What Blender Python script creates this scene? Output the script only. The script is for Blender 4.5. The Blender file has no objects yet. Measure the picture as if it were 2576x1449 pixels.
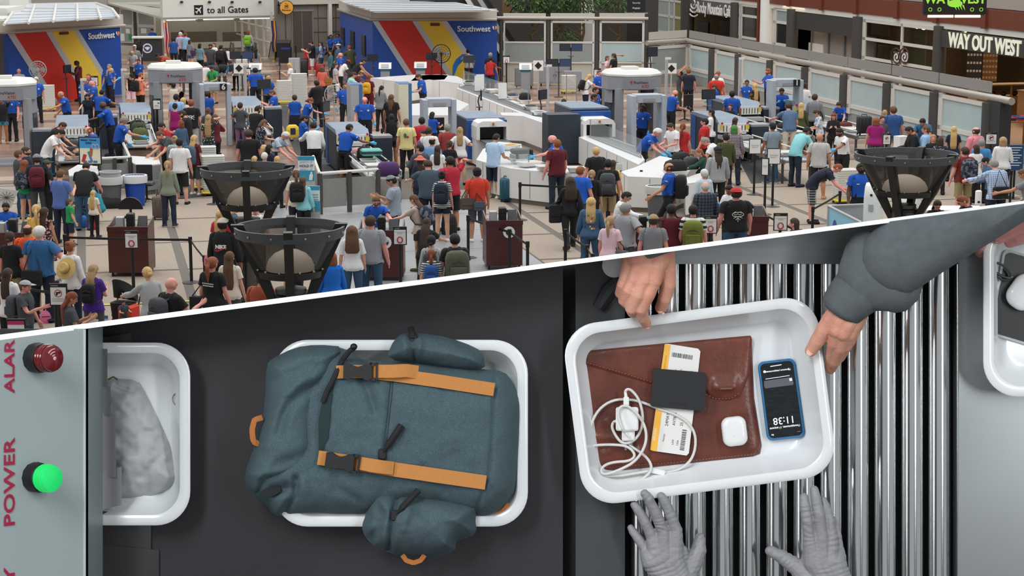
import bpy,bmesh,math,random
import numpy as np
from mathutils import Vector,Matrix
random.seed(11)
rnd=random.Random(11)
S=bpy.context.scene
C=S.collection
# ------------------------------------------------------------------ camera
F_PX,CAM_H=4700.0,7.4
PITCH=math.atan(909.0/F_PX)
cam_d=bpy.data.cameras.new('camera');cam=bpy.data.objects.new('camera',cam_d);C.objects.link(cam)
cam_d.sensor_width=36.0;cam_d.lens=36.0*F_PX/2576.0
cam_d.clip_start=.05;cam_d.clip_end=600
cam.location=(0,0,CAM_H);cam.rotation_euler=(math.pi/2-PITCH,0,0)
S.camera=cam
# ------------------------------------------------------------------ light
W=bpy.data.worlds.new('world');S.world=W;W.use_nodes=True
bg=W.node_tree.nodes['Background'];bg.inputs[0].default_value=(.93,.97,1.0,1);bg.inputs[1].default_value=.46
def area(name,loc,tgt,sx,sy,power,col=(1,1,1)):
    d=bpy.data.lights.new(name,'AREA');d.shape='RECTANGLE';d.size=sx;d.size_y=sy;d.energy=power;d.color=col
    o=bpy.data.objects.new(name,d);C.objects.link(o);o.location=loc
    o.rotation_euler=(Vector(tgt)-Vector(loc)).to_track_quat('-Z','Y').to_euler();return o
area('daylight_roof',(2,68,26),(2,68.01,0),70,90,30000,(1.0,.985,.96))
area('lane_fill_high',(-1.6,-.6,9.9),(0,4.1,6.6),.7,2.6,150,(.95,.98,1.0))  # soft key added behind the viewpoint to light the lane, no visible fixture
area('lane_fill_side',(2.6,-.4,8.2),(.3,4.1,6.6),.35,2.8,75,(.95,.98,1.0))  # added strip light, unseen, for roller streaks and the tunnel edge
area('lane_fill_left',(-3.6,.6,7.6),(-.3,4.1,6.6),.35,2.4,52,(.97,.95,1.0))  # added unseen fill for the left end of the lane
def ABp(a,b,z):h=math.radians(12.76);return (-math.sin(h)*a+math.cos(h)*b,math.cos(h)*a+math.sin(h)*b,z)
for nm,a_,b_,pw in (('shop_lamp_corner',60.5,38.2,260),('shop_lamp_window',72.0,38.2,240),('cafe_lamp',88.0,36.6,130)):area(nm,ABp(a_,b_,3.5),ABp(a_+.01,b_,0),5,3,pw,(1.0,.78,.5))
vs=S.view_settings;vs.view_transform='Standard';vs.look='None';vs.exposure=.0;vs.gamma=1.0;vs.use_curve_mapping=False
# ------------------------------------------------------------------ helpers
def lin(c):
    r=[]
    for v in c[:3]:
        v=v/255.0
        r.append(v/12.92 if v <= .04045 else ((v+.055)/1.055)**2.4)
    return (r[0],r[1],r[2],1.0)
MATS={}
def mat(key,rgb=None,rough=.6,metal=.0,noise=.0,ns=30.0,bump=.0,bs=60.0,emit=.0,trans=.0,coat=.0,alpha=1.0,stretch=None,rgb2=None):
    if key in MATS:return MATS[key]
    m=bpy.data.materials.new(key);m.use_nodes=True;nt=m.node_tree;b=nt.nodes['Principled BSDF']
    b.inputs['Base Color'].default_value=lin(rgb);b.inputs['Roughness'].default_value=rough;b.inputs['Metallic'].default_value=metal
    if coat:b.inputs['Coat Weight'].default_value=coat;b.inputs['Coat Roughness'].default_value=.08
    if trans:b.inputs['Transmission Weight'].default_value=trans
    if alpha < 1:b.inputs['Alpha'].default_value=alpha
    if emit:b.inputs['Emission Color'].default_value=lin(rgb);b.inputs['Emission Strength'].default_value=emit
    if noise or bump:
        tc=nt.nodes.new('ShaderNodeTexCoord');src=tc.outputs['Object']
        if stretch:
            mp=nt.nodes.new('ShaderNodeMapping');mp.inputs['Scale'].default_value=stretch;nt.links.new(src,mp.inputs[0]);src=mp.outputs[0]
        n=nt.nodes.new('ShaderNodeTexNoise');n.inputs['Scale'].default_value=ns;n.inputs['Detail'].default_value=5;nt.links.new(src,n.inputs['Vector'])
        if noise:
            rp=nt.nodes.new('ShaderNodeValToRGB');e=rp.color_ramp.elements;a=lin(rgb)
            e[0].position=.3;e[1].position=.7
            if rgb2 is not None:e[0].color=a;e[1].color=lin(rgb2)
            else:
                e[0].color=tuple(max(0,v*(1-noise)) for v in a[:3])+(1,);e[1].color=tuple(min(1,v*(1+noise)) for v in a[:3])+(1,)
            nt.links.new(n.outputs['Fac'],rp.inputs[0]);nt.links.new(rp.outputs[0],b.inputs['Base Color'])
        if bump:
            n2=nt.nodes.new('ShaderNodeTexNoise');n2.inputs['Scale'].default_value=bs;n2.inputs['Detail'].default_value=4;nt.links.new(src,n2.inputs['Vector'])
            bn=nt.nodes.new('ShaderNodeBump');bn.inputs['Strength'].default_value=bump;bn.inputs['Distance'].default_value=.01
            nt.links.new(n2.outputs['Fac'],bn.inputs['Height']);nt.links.new(bn.outputs[0],b.inputs['Normal'])
    MATS[key]=m;return m
def pattern(key,kind,c1,c2,sc=10.0,rough=.85):
    """woven or printed cloth pattern: stripes / plaid / dots / camo in object space"""
    if key in MATS:return MATS[key]
    m=mat(key,c1,rough);nt=m.node_tree;b=nt.nodes['Principled BSDF'];L=nt.links.new
    tc=nt.nodes.new('ShaderNodeTexCoord');mix=nt.nodes.new('ShaderNodeMix');mix.data_type='RGBA'
    mix.inputs[6].default_value=lin(c1);mix.inputs[7].default_value=lin(c2)
    def band(axis,th):
        sp=nt.nodes.new('ShaderNodeSeparateXYZ');L(tc.outputs['Object'],sp.inputs[0])
        mu=nt.nodes.new('ShaderNodeMath');mu.operation='MULTIPLY';mu.inputs[1].default_value=sc;L(sp.outputs[axis],mu.inputs[0])
        fr=nt.nodes.new('ShaderNodeMath');fr.operation='FRACT';L(mu.outputs[0],fr.inputs[0])
        gt=nt.nodes.new('ShaderNodeMath');gt.operation='GREATER_THAN';gt.inputs[1].default_value=th;L(fr.outputs[0],gt.inputs[0]);return gt
    if kind == 'stripe':L(band(2,.5).outputs[0],mix.inputs[0])
    elif kind == 'plaid':
        a,c=band(2,.62),band(0,.62);ad=nt.nodes.new('ShaderNodeMath');ad.operation='ADD';L(a.outputs[0],ad.inputs[0]);L(c.outputs[0],ad.inputs[1])
        hf=nt.nodes.new('ShaderNodeMath');hf.operation='MULTIPLY';hf.inputs[1].default_value=.5;L(ad.outputs[0],hf.inputs[0]);L(hf.outputs[0],mix.inputs[0])
    elif kind == 'dots':
        v=nt.nodes.new('ShaderNodeTexVoronoi');v.inputs['Scale'].default_value=sc;L(tc.outputs['Object'],v.inputs['Vector'])
        lt=nt.nodes.new('ShaderNodeMath');lt.operation='LESS_THAN';lt.inputs[1].default_value=.3;L(v.outputs['Distance'],lt.inputs[0]);L(lt.outputs[0],mix.inputs[0])
    else:
        v=nt.nodes.new('ShaderNodeTexNoise');v.inputs['Scale'].default_value=sc;L(tc.outputs['Object'],v.inputs['Vector'])
        gt=nt.nodes.new('ShaderNodeMath');gt.operation='GREATER_THAN';gt.inputs[1].default_value=.53;L(v.outputs['Fac'],gt.inputs[0]);L(gt.outputs[0],mix.inputs[0])
    L(mix.outputs[2],b.inputs['Base Color']);return m
class MB:
    """collects geometry; build() links it as ONE mesh object"""
    def __init__(s):s.V=[];s.F=[];s.I=[];s.mi=0
    def m(s,i):s.mi=i;return s
    def add(s,V,F):
        o=len(s.V);s.V+= [tuple(v) for v in V];s.F+= [tuple(i+o for i in f) for f in F];s.I+= [s.mi]*len(F);return s
    def box(s,x0,x1,y0,y1,z0,z1):
        V=[(x,y,z) for z in (z0,z1) for y in (y0,y1) for x in (x0,x1)]
        return s.add(V,[(0,2,3,1),(4,5,7,6),(0,1,5,4),(2,6,7,3),(0,4,6,2),(1,3,7,5)])
    def cbox(s,c,d,rz=.0,M=None):
        o=len(s.V);s.box(-d[0]/2,d[0]/2,-d[1]/2,d[1]/2,-d[2]/2,d[2]/2)
        R=(Matrix.Rotation(rz,4,'Z') if M is None else M.to_4x4());T=Matrix.Translation(c) @ R
        s.V[o:]=[tuple(T @ Vector(v)) for v in s.V[o:]];return s
    def prism(s,P,v):
        """polygon P (3D points) extruded by vector v"""
        P=[Vector(p) for p in P];v=Vector(v);n=len(P)
        V=P+[p+v for p in P]
        nr=sum(((P[i]-P[0]).cross(P[(i+1) % n]-P[0]) for i in range(n)),Vector())
        F=[tuple(range(n)),tuple(range(2*n-1,n-1,-1))]+[(i,i+n,(i+1) % n+n,(i+1) % n) for i in range(n)]
        if nr.dot(v) > 0:F=[f[::-1] for f in F]
        return s.add(V,F)
    def loft(s,R,cap=True,closed=False):
        n=len(R[0]);V=[p for r in R for p in r];F=[]
        for k in range(len(R)-1+(1 if closed else 0)):
            a,b=k*n,((k+1) % len(R))*n
            F+= [(a+i,a+(i+1) % n,b+(i+1) % n,b+i) for i in range(n)]
        if cap and not closed:F+= [tuple(range(n-1,-1,-1)),tuple(range((len(R)-1)*n,len(R)*n))]
        return s.add(V,F)
    def tube(s,P,r,n=8,closed=False):
        P=[Vector(p) for p in P];R=[];rr=r if isinstance(r,(list,tuple)) else [r]*len(P)
        t0=(P[1]-P[0]).normalized();u=t0.orthogonal().normalized()
        for i,p in enumerate(P):
            if closed:t=(P[(i+1) % len(P)]-P[i-1])
            else:t=P[min(i+1,len(P)-1)]-P[max(i-1,0)]
            t=t.normalized() if t.length > 1e-9 else t0
            u=(u-t*u.dot(t));u=u.normalized() if u.length > 1e-6 else t.orthogonal().normalized();w=t.cross(u)
            R.append([p+(u*math.cos(2*math.pi*k/n)+w*math.sin(2*math.pi*k/n))*rr[i] for k in range(n)])
        return s.loft(R,True,closed)
    def cyl(s,a,b,r,n=12,r2=None):return s.tube([a,b],[r,r if r2 is None else r2],n)
    def lathe(s,prof,c=(0,0,0),n=20,cap=True):
        c=Vector(c);R=[[c+Vector((r*math.cos(2*math.pi*k/n),r*math.sin(2*math.pi*k/n),z)) for k in range(n)] for r,z in prof]
        return s.loft(R,cap)
    def ell(s,c,r,nu=10,nv=6,M=None):
        c=Vector(c);R=[]
        for j in range(nv+1):
            th=math.pi*(.02+.96*j/nv)-math.pi/2;q=[]
            for i in range(nu):
                a=2*math.pi*i/nu;v=Vector((r[0]*math.cos(th)*math.cos(a),r[1]*math.cos(th)*math.sin(a),r[2]*math.sin(th)))
                q.append(c+(M @ v if M is not None else v))
            R.append(q)
        return s.loft(R)
    def rbox(s,x0,x1,y0,y1,z0,z1,r=.03,k=3,ez=None):
        """box with rounded vertical edges and softened top and bottom"""
        ez=r*.5 if ez is None else ez
        def rr(q):return rrect(x0+q,x1-q,y0+q,y1-q,max(r-q*.3,.002),k)
        return s.loft([[(a,b,z) for a,b in rr(q)] for q,z in ((ez,z0),(0,z0+ez),(0,z1-ez),(ez,z1))])
    def xf(s,M,o=0):s.V[o:]=[tuple(M @ Vector(v)) for v in s.V[o:]];return s
    def build(s,name,mats,parent=None,smooth=35,off=None,M=None):
        me=bpy.data.meshes.new(name)
        V=s.V if off is None else [(v[0]-off[0],v[1]-off[1],v[2]-off[2]) for v in s.V]
        me.from_pydata(V,[],s.F)
        if not isinstance(mats,(list,tuple)):mats=[mats]
        for k in mats:me.materials.append(k)
        if len(mats) > 1:me.polygons.foreach_set('material_index',s.I)
        if smooth:finish(me,smooth)
        o=bpy.data.objects.new(name,me);C.objects.link(o)
        if parent is not None:o.parent=parent
        if M is not None:o.matrix_world=M
        return o
def finish(me,ang):
    me.polygons.foreach_set('use_smooth',[True]*len(me.polygons))
    try:me.set_sharp_from_angle(angle=math.radians(ang))
    except Exception:pass
    me.update()
def rrect(x0,x1,y0,y1,r,k=4):
    P=[]
    for cx,cy,a0 in ((x1-r,y1-r,0),(x0+r,y1-r,90),(x0+r,y0+r,180),(x1-r,y0+r,270)):
        for i in range(k+1):
            a=math.radians(a0+90.0*i/k);P.append((cx+r*math.cos(a),cy+r*math.sin(a)))
    return P
def tag(o,label=None,cat=None,group=None,kind=None):
    if label:o['label']=label
    if cat:o['category']=cat
    if group:o['group']=group
    if kind:o['kind']=kind
    return o
def thing(name,label,cat,loc=(0,0,0),rz=.0,group=None,M=None):
    o=bpy.data.objects.new(name,None);C.objects.link(o);o.empty_display_size=.1
    if M is not None:o.matrix_world=M
    else:o.location=loc;o.rotation_euler=(0,0,rz)
    return tag(o,label,cat,group)
def struct(o,label,cat=None):return tag(o,label,cat or None,None,'structure')
def text_mesh(txt,size,mb,M,bold=.0,depth=.0,align='CENTER',sx=1.0,spacing=1.0):
    """lettering from the built-in font, added to mb through matrix M (text lies in its xy plane)"""
    cu=bpy.data.curves.new('lettering','FONT');cu.body=txt;cu.size=size;cu.align_x=align;cu.align_y='CENTER'
    cu.offset=bold;cu.extrude=depth;cu.resolution_u=3;cu.space_character=spacing
    o=bpy.data.objects.new('lettering',cu);C.objects.link(o)
    me=bpy.data.meshes.new_from_object(o.evaluated_get(bpy.context.evaluated_depsgraph_get()))
    mb.add([M @ Vector((v.co.x*sx,v.co.y,v.co.z)) for v in me.vertices],[tuple(p.vertices) for p in me.polygons])
    bpy.data.objects.remove(o);bpy.data.curves.remove(cu);bpy.data.meshes.remove(me);return mb
# photograph -> hall: the ray through pixel (px, py), and where it meets the height z
def ray(px,py):
    u=(px-1288.0)/F_PX;v=(724.5-py)/F_PX
    return Vector((u,math.cos(PITCH)+v*math.sin(PITCH),-math.sin(PITCH)+v*math.cos(PITCH)))
def X(px,py,z=.0):
    r=ray(px,py);t=(z-CAM_H)/r.z;return Vector((r.x*t,r.y*t,z))
HR=math.radians(12.76)  # the hall's own axes: B across, A into depth
def AB(a,b,z=.0):return Vector((-math.sin(HR)*a+math.cos(HR)*b,math.cos(HR)*a+math.sin(HR)*b,z))
def toAB(p):return (-math.sin(HR)*p.x+math.cos(HR)*p.y,math.cos(HR)*p.x+math.sin(HR)*p.y)
class Wall:
    """a vertical plane through two floor points; traced pixels become points on it"""
    def __init__(s,p0,p1):
        s.o=Vector((p0[0],p0[1],0));s.d=(Vector((p1[0],p1[1],0))-s.o);s.len=s.d.length;s.d.normalize()
        s.n=Vector((s.d.y,-s.d.x,0))
        if s.n.y > 0 and abs(s.n.y) > .3:s.n=-s.n
    def at(s,px,py,out=.0):
        r=ray(px,py);o=s.o+s.n*out;t=(o-Vector((0,0,CAM_H))).dot(s.n)/r.dot(s.n);return Vector((0,0,CAM_H))+r*t
    def uz(s,px,py):
        q=s.at(px,py);return ((q-s.o).dot(s.d),q.z)
    def pt(s,u,z,out=.0):return s.o+s.d*u+Vector((0,0,z))+s.n*out
    def poly(s,mb,P,d0,d1):
        """traced pixel outline as a slab between offsets d0 and d1 in front of the plane"""
        return mb.prism([s.at(x,y)+s.n*d0 for x,y in P],s.n*(d1-d0))
    def rect(s,mb,u0,u1,z0,z1,d0,d1):return mb.prism([s.pt(u0,z0,d0),s.pt(u1,z0,d0),s.pt(u1,z1,d0),s.pt(u0,z1,d0)],s.n*(d1-d0))
    def prect(s,mb,x0,y0,x1,y1,d0,d1):
        (u0,z1),(u1,z0)=s.uz(x0,y0),s.uz(x1,y1);return s.rect(mb,u0,u1,z0,z1,d0,d1)
    def tm(s,px,py,out):  # matrix for lettering: x along the wall, y up
        q=s.at(px,py)+s.n*out;z=Vector((0,0,1));n=s.d.cross(z)
        return Matrix(((s.d.x,0,n.x,q.x),(s.d.y,0,n.y,q.y),(0,1,0,q.z),(0,0,0,1)))
WHITE=mat('white_paint',(236,236,232),.45);OFFW=mat('off_white_panel',(222,221,214),.5)
DGREY=mat('dark_grey_metal',(72,70,68),.5);MGREY=mat('mid_grey_metal',(128,130,132),.45)
LGREY=mat('light_grey_metal',(176,178,180),.4);BLACK=mat('black_plastic',(22,22,23),.5)
STEEL=mat('brushed_steel',(170,172,172),.32,.9);CHAR=mat('charcoal',(50,51,54),.6)
GLASS=mat('clear_glass',(215,225,225),.03,0,alpha=.14);SHOPG=mat('shop_window_glass',(44,38,28),.05,alpha=.22);SHOPG.node_tree.nodes['Principled BSDF'].inputs['Specular IOR Level'].default_value=.15;DGLASS=mat('dark_window_glass',(38,40,40),.08)
FROST=mat('frosted_glass',(178,198,200),.35,noise=.03,ns=2)
FROSTG=mat('grey_frosted_glass',(150,156,155),.4)
ALU=mat('window_frame_white',(212,210,203),.45);RAIL=mat('rail_beige_metal',(176,170,160),.35,.3)
# ================================================================== HALL: floor
def slab(mb,P,z0,z1):return mb.prism([(p[0],p[1],z0) for p in P],(0,0,z1-z0))
def abrect(a0,a1,b0,b1):return [AB(a0,b0),AB(a0,b1),AB(a1,b1),AB(a1,b0)]
TERR=mat('polished_stone_floor',(176,150,132),.22,noise=.22,ns=.55,rgb2=(142,108,90));DSTRIP=mat('dark_floor_band',(104,98,90),.8)
CARPET=mat('beige_carpet_tile',(160,147,133),.95,noise=.07,ns=9);GTILE=mat('grey_floor_tile',(150,152,154),.4,noise=.05,ns=1.5)
floor=slab(MB(),abrect(-8,150,-45,70),-.1,.0).build('floor',TERR,None,0);struct(floor,'polished tan stone floor of the departure hall')
slab(MB(),abrect(-6,56.5,-9,31),.0,.004).build('floor_band',DSTRIP,floor,0)
slab(MB(),abrect(-6,50.5,4.6,9.75),.004,.008).build('grey_tile_aisle',GTILE,floor,0)
def panels(b0,b1,a_first,step,a_lo,a_hi):
    a=a_first
    while a > a_lo:a-= step
    while a < a_hi:
        q0,q1=max(a+.08,a_lo),min(a+step-.08,a_hi)
        if q1-q0 > .2:slab(MB(),abrect(q0,q1,b0+.1,b1-.1),.004,.012).build('carpet_tile',CARPET,floor,0)
        a+= step
panels(-9,-4.5,44.62,3.68,26,56);panels(-4.5,-.31,44.62,3.68,26,56);panels(-.31,1.88,44.62,3.68,26,56);panels(1.88,4.7,44.62,3.68,26,56)
panels(9.7,11.03,43.85,3.45,26,52);panels(11.03,18.25,43.85,3.45,26,53);panels(18.25,25.4,43.7,3.45,26,56)
for k in range(9):slab(MB(),abrect(26+k*2.7,26+k*2.7+2.66,4.75,9.6),.008,.012).build('floor_tile',GTILE,floor,0)
YEL=mat('yellow_floor_tape',(214,196,70),.6)
slab(MB(),abrect(37.3,37.42,-.3,4.4),.012,.014).build('floor_tape',YEL,floor,0)
for k,(px,py) in enumerate(((700,250),(1150,392),(985,372),(1960,352),(1130,230))):
    p=toAB(X(px,py));slab(MB(),abrect(p[0]-.9,p[0]+.9,p[1]-.06,p[1]+.06),.006,.01).build('floor_tape',YEL,floor,0)
# stone joints, cut as thin dark inlays
JOINT=mat('stone_joint',(118,92,78),.4)
for k in range(16):slab(MB(),abrect(57+k*3.4,57+k*3.4+.9,-14+(k % 2),30),.0,.004).build('stone_band',JOINT if k % 3 else mat('pale_stone_band',(200,180,160),.25),floor,0)
# ================================================================== HALL: back
BEIGE=mat('beige_wall',(196,190,180),.7);TAUPE=mat('taupe_stone_panel',(122,114,106),.55,noise=.04,ns=1)
wb=MB();wb.box(-70,70,135,136,0,16);wb=wb.build('wall_back',BEIGE,None,0);struct(wb,'beige far end wall of the hall')
SWB=mat('airline_blue',(24,76,166),.5);SWR=mat('airline_red',(208,44,30),.5);SWY=mat('airline_yellow',(240,205,62),.5);SWO=mat('airline_amber',(236,168,52),.5);SILV=mat('silver_stripe',(192,194,200),.4,.15)
def logo(wall,cx,cy,size,parent):
    text_mesh('Southwest',size,MB(),wall.tm(cx,cy,.08),.022*size,.01).build('lettering',WHITE,parent,0)
    h=MB();u,z=wall.uz(cx,cy);hu=u+size*2.68;s=size*.3
    P=[(0,-1.0),(.95,.05),(.85,.7),(.4,.8),(0,.35),(-.4,.8),(-.85,.7),(-.95,.05)]
    rects=((0,'a'),(1,'b'),(2,'c'))
    for k,(lo,hi) in enumerate(((-1.0,-.3),(-.3,.3),(.3,1.0))):
        Q=[(max(lo,min(hi,x)),y) for x,y in P];h.m(k).prism([wall.pt(hu+x*s,z+.06+y*s,.06) for x,y in Q],wall.n*.02)
    h.build('heart_emblem',[WHITE,SWR,SWY],parent,0)
# ---- left airline booth
HW=3.0
swl=Wall(X(17,85,HW),X(302,68,HW));n1=swl.len
bx=MB();swl.rect(bx,0,n1,0,HW,-.3,0);bx=bx.build('wall_booth_left',SWB,None,0);struct(bx,'blue airline booth wall with red and yellow diagonal stripes beside the gate portal')
def stripe(wall,P,m,par,d=.03):
    A_=[wall.uz(x,y) for x,y in P];Q=[]  # clip the traced band at the floor
    for i in range(len(A_)):
        a_,b_=A_[i],A_[(i+1) % len(A_)]
        if a_[1] >= 0:Q.append(a_)
        if (a_[1] >= 0) != (b_[1] >= 0):t=a_[1]/(a_[1]-b_[1]);Q.append((a_[0]+(b_[0]-a_[0])*t,.0))
    q=MB();q.prism([wall.pt(u_,z_) for u_,z_ in Q],wall.n*d);q.build('stripe',m,par,0)
def zc(wall,px,py):return (px,py)
stripe(swl,[(34,83),(112,78),(240,290),(168,292)],SWR,bx);stripe(swl,[(126,77),(182,74),(254,190),(254,290),(254,290)],SWY,bx)
for P in ([(18,85),(34,83),(168,292),(150,292)],[(113,78),(127,77),(256,290),(240,290)],[(182,74),(195,73),(258,176),(254,192)]):stripe(swl,P,SILV,bx,.034)
logo(swl,252,90,.37,bx)
ex=MB();swl.prect(ex,148,81,169,86,.03,.1);ex.build('exit_sign_box',mat('dark_red_sign',(90,30,28),.4),bx,0)
fa=MB();swl.rect(fa,-1.2,n1+.15,HW+.12,HW+.55,-.3,.06);fa.build('fascia',BEIGE,bx,0)
rl=MB();rl.tube([swl.pt(-1.4,HW+.06,.1),swl.pt(n1+.2,HW+.06,.1)],.07,10);rl.build('rail',RAIL,bx)
ROOF=mat('white_roof_sheet',(206,212,218),.35)
R0=[X(10,62,3.58),X(300,46,3.58),X(282,22,3.58),X(243,8,3.58),X(45,12,3.58)]
rf=MB();rf.prism(R0,(0,0,.06));rf.build('roof',ROOF,bx,0)
rb=MB()
for P in (((10,62),(45,12)),((72,58),(88,12)),((134,54),(141,11)),((195,50),(194,10)),((254,48),(245,20)),((300,46),(282,22)),((282,22),(243,8))):
    rb.tube([X(P[0][0],P[0][1],3.68),X(P[1][0],P[1][1],3.68)],.06,6)
rb.build('roof_rib',OFFW,bx)
for k in range(1,6):
    t=k/6.0;rs=MB();rs.tube([X(10+35*t,62-50*t,3.66),X(300-20*t,46-28*t,3.66)],.03,5);rs.build('roof_seam',mat('roof_seam',(186,192,198),.4),bx)
for sx in (-.35,):
    cl=MB();swl.rect(cl,sx-.35,sx,0,HW,-.2,.15);cl.build('corner_post',DGREY,bx,0)
# white stair blocks beyond the booth
for k in range(5):
    b=MB();q=X(-20+k*9,60-k*10,3.4);b.box(q.x-3,q.x+.5,q.y,q.y+3,0,3.6+k*.3);struct(b.build('wall_step',OFFW,None,0),'pale stepped wall block beyond the booth roof, step %s' % ('first','second','third','fourth','fifth')[k])
# ---- right airline booth
swr=Wall(X(937,52,HW),X(1250,52,HW));n2=swr.len
side0=X(855,27,HW);sw2=Wall(side0,swr.o)
bx2=MB();swr.rect(bx2,0,n2,0,HW,-.3,0);sw2.rect(bx2,0,sw2.len,0,HW,-.3,0);bx2=bx2.build('wall_booth_right',SWB,None,0);struct(bx2,'blue airline booth wall with stripes and side windows in front of the escalators')
stripe(swr,[(952,53),(1037,53),(1165,255),(1082,255)],SWR,bx2);stripe(swr,[(1052,53),(1111,53),(1187,168),(1187,255),(1180,255)],SWY,bx2)
for P in ([(937,53),(952,53),(1082,255),(1066,255)],[(1037,53),(1052,53),(1182,255),(1166,255)],[(1111,53),(1125,53),(1194,155),(1187,168)]):stripe(swr,P,SILV,bx2,.034)
logo(swr,1192,73,.37,bx2)
ex=MB();swr.prect(ex,1083,58,1106,65,.03,.1);ex.build('exit_sign_box',MATS['dark_red_sign'],bx2,0)
for x0,y0,x1,y1 in ((860,68,868,117),(883,77,893,124),(911,86,921,141)):
    w=MB();sw2.prect(w,x0,y0,x1,y1,.0,.06);w.build('window',DGLASS,bx2,0)
fa=MB();swr.rect(fa,0,n2,HW+.12,HW+.55,-.3,.06);sw2.rect(fa,0,sw2.len,HW+.12,HW+.55,-.3,.06);fa.build('fascia',BEIGE,bx2,0)
rl=MB();rl.tube([sw2.pt(0,HW+.06,.1),sw2.pt(sw2.len,HW+.06,.1),swr.pt(n2,HW+.06,.1)],.07,10);rl.build('rail',RAIL,bx2)
ROOF2=mat('grey_roof_sheet',(186,188,188),.45)
rf=MB();rf.prism([X(942,32,3.58),X(1254,30,3.58),X(1105,0,3.58),X(1040,-14,3.58),X(890,-14,3.58),X(861,8,3.58)],(0,0,.06));rf.build('roof',ROOF2,bx2,0)
for k in range(1,7):
    t=k/7.0;rs=MB();rs.tube([X(942-81*t,32-30*t,3.67),X(1254-150*t,30-32*t,3.67)],.03,5);rs.build('roof_seam',MATS['roof_seam'],bx2)
# ---- gate portal
gw=Wall(X(410,51,2.25),X(698,45,2.25));GP=mat('portal_white',(230,230,222),.5)
pm=MB();gw.rect(pm,0,gw.len,2.25,5.2,-.5,0);gw.prect(pm,410,45,422,160,-.5,0);gw.prect(pm,686,45,698,160,-.5,0)
portal=pm.build('wall_portal',GP,None,0);struct(portal,'white gate portal with black lettering over the escalators')
text_mesh('to all Gates',.52,MB(),gw.tm(573,25,.02),.004,.01,sx=1.0).build('lettering',BLACK,portal,0)
ps=MB();gw.prect(ps,488,13,511,37,.0,.03);pst=ps.build('plane_sign',BLACK,portal,0)
pl=MB();(u,z)=gw.uz(499.5,25);s=.24;ca=math.cos(math.radians(-45));sa=math.sin(math.radians(-45))
PL=[(0,1),(.12,.8),(.13,.35),(.85,-.1),(.85,-.3),(.13,-.05),(.1,-.6),(.34,-.82),(.34,-.98),(0,-.85),(-.34,-.98),(-.34,-.82),(-.1,-.6),(-.13,-.05),(-.85,-.3),(-.85,-.1),(-.13,.35),(-.12,.8)]
for sgn in (1,-1):
    Q=[q for q in PL if q[0]*sgn >=-1e-6];Q=Q if sgn > 0 else Q
    pl.prism([gw.pt(u+(x*ca-y*sa)*s,z+(x*sa+y*ca)*s,.03) for x,y in Q],gw.n*.01)
pl.build('plane_emblem',WHITE,pst,0)
for x in (457,527,584,654):
    d=MB();d.ell(gw.at(x,5,.1),(.1,.1,.07));d.build('dome_camera',BLACK,portal)
# inside the portal: back wall, ceiling beams, escalators
gi=Wall(gw.o-gw.n*7-gw.d*1.5,gw.pt(gw.len+1.5,0)-gw.n*7)
im=MB();gi.rect(im,0,gi.len,-1,3.4,-.2,0);gwall=im.build('wall_portal_inner',mat('warm_grey_wall',(168,166,154),.6),None,0);struct(gwall,'grey inner wall behind the gate escalators')
for x0,x1 in ((430,545),(560,628)):
    w=MB();gi.prect(w,x0,81,x1,108,0,.05);w.build('window',mat('brown_dim_glass',(112,104,96),.2),gwall,0)
b=MB();gi.prect(b,430,108,640,118,.0,.12);b.build('ledge',OFFW,gwall,0)
cm=MB();cm.prism([gw.pt(0,2.3),gw.pt(gw.len,2.3),gi.pt(gi.len,2.9),gi.pt(0,2.9)],(0,0,.1));ce=cm.build('ceiling_portal',mat('portal_ceiling',(186,186,174),.6),None,0);struct(ce,'slatted ceiling inside the gate portal')
for k in range(6):
    t=(k+.5)/6;b=MB();p0=gw.pt(.2,2.3).lerp(gi.pt(1.6,2.9),t);p1=gw.pt(gw.len-.2,2.3).lerp(gi.pt(gi.len-1.6,2.9),t);b.tube([p0-Vector((0,0,.09)),p1-Vector((0,0,.09))],.07,8);b.build('tube_light',mat('cream_tube',(255,250,236),.4,emit=2.6),ce)
for x in (.3,.62):
    b=MB();p0=gw.pt(gw.len*x,2.28);p1=gi.pt(gi.len*(x+.06),2.85);b.prism([p0,p0+gw.d*.3,p1+gw.d*.3,p1],(0,0,-.16));b.build('beam',mat('olive_beam',(104,98,82),.6),ce,0)
sd=Wall(gw.pt(gw.len-.3,0),gi.pt(gi.len-1.9,0));sm=MB()
for k in range(6):u=sd.len*k/5;sm.prism([sd.pt(u,0),sd.pt(u+.14,0),sd.pt(u+.14,2.6),sd.pt(u,2.6)],sd.n*.12)
for z in (.8,1.6,2.3):sm.tube([sd.pt(0,z),sd.pt(sd.len,z+.2)],.06,6)
struct(sm.build('wall_portal_side',ALU,None,0),'white framed side lattice inside the gate portal')
def escalator(px,py,label):
    o=X(px,py);t=thing('escalator',label,'escalator',o,HR,'escalators down to the gates')
    for s_ in (-.5,.5):
        q=MB();P=[(-1.2,0),(-1.2,.75),(-.9,.95),(.5,.95),(3.0,-.4),(3.0,-1.4),(.4,0)]
        q.prism([(s_-.02,y,z) for y,z in P],(.04,0,0));q.build('balustrade',mat('smoked_glass',(96,100,98),.15),t,0)
        q=MB();q.tube([(s_,-.6,.5),(s_,-1.25,.7),(s_,-.95,1.0),(s_,.5,1.0),(s_,3.0,-.35)],.05,8);q.build('handrail',BLACK,t)
    for k in range(7):q=MB();z=.01-max(0,k-1)*.2;q.box(-.46,.46,-.8+k*.42,-.4+k*.42,z-.1,z);q.build('step',MGREY,t,0)
escalator(607,152,'dark escalator with green backpack rider under the gate portal');escalator(664,152,'dark escalator next to the blue and gold flag')
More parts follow.
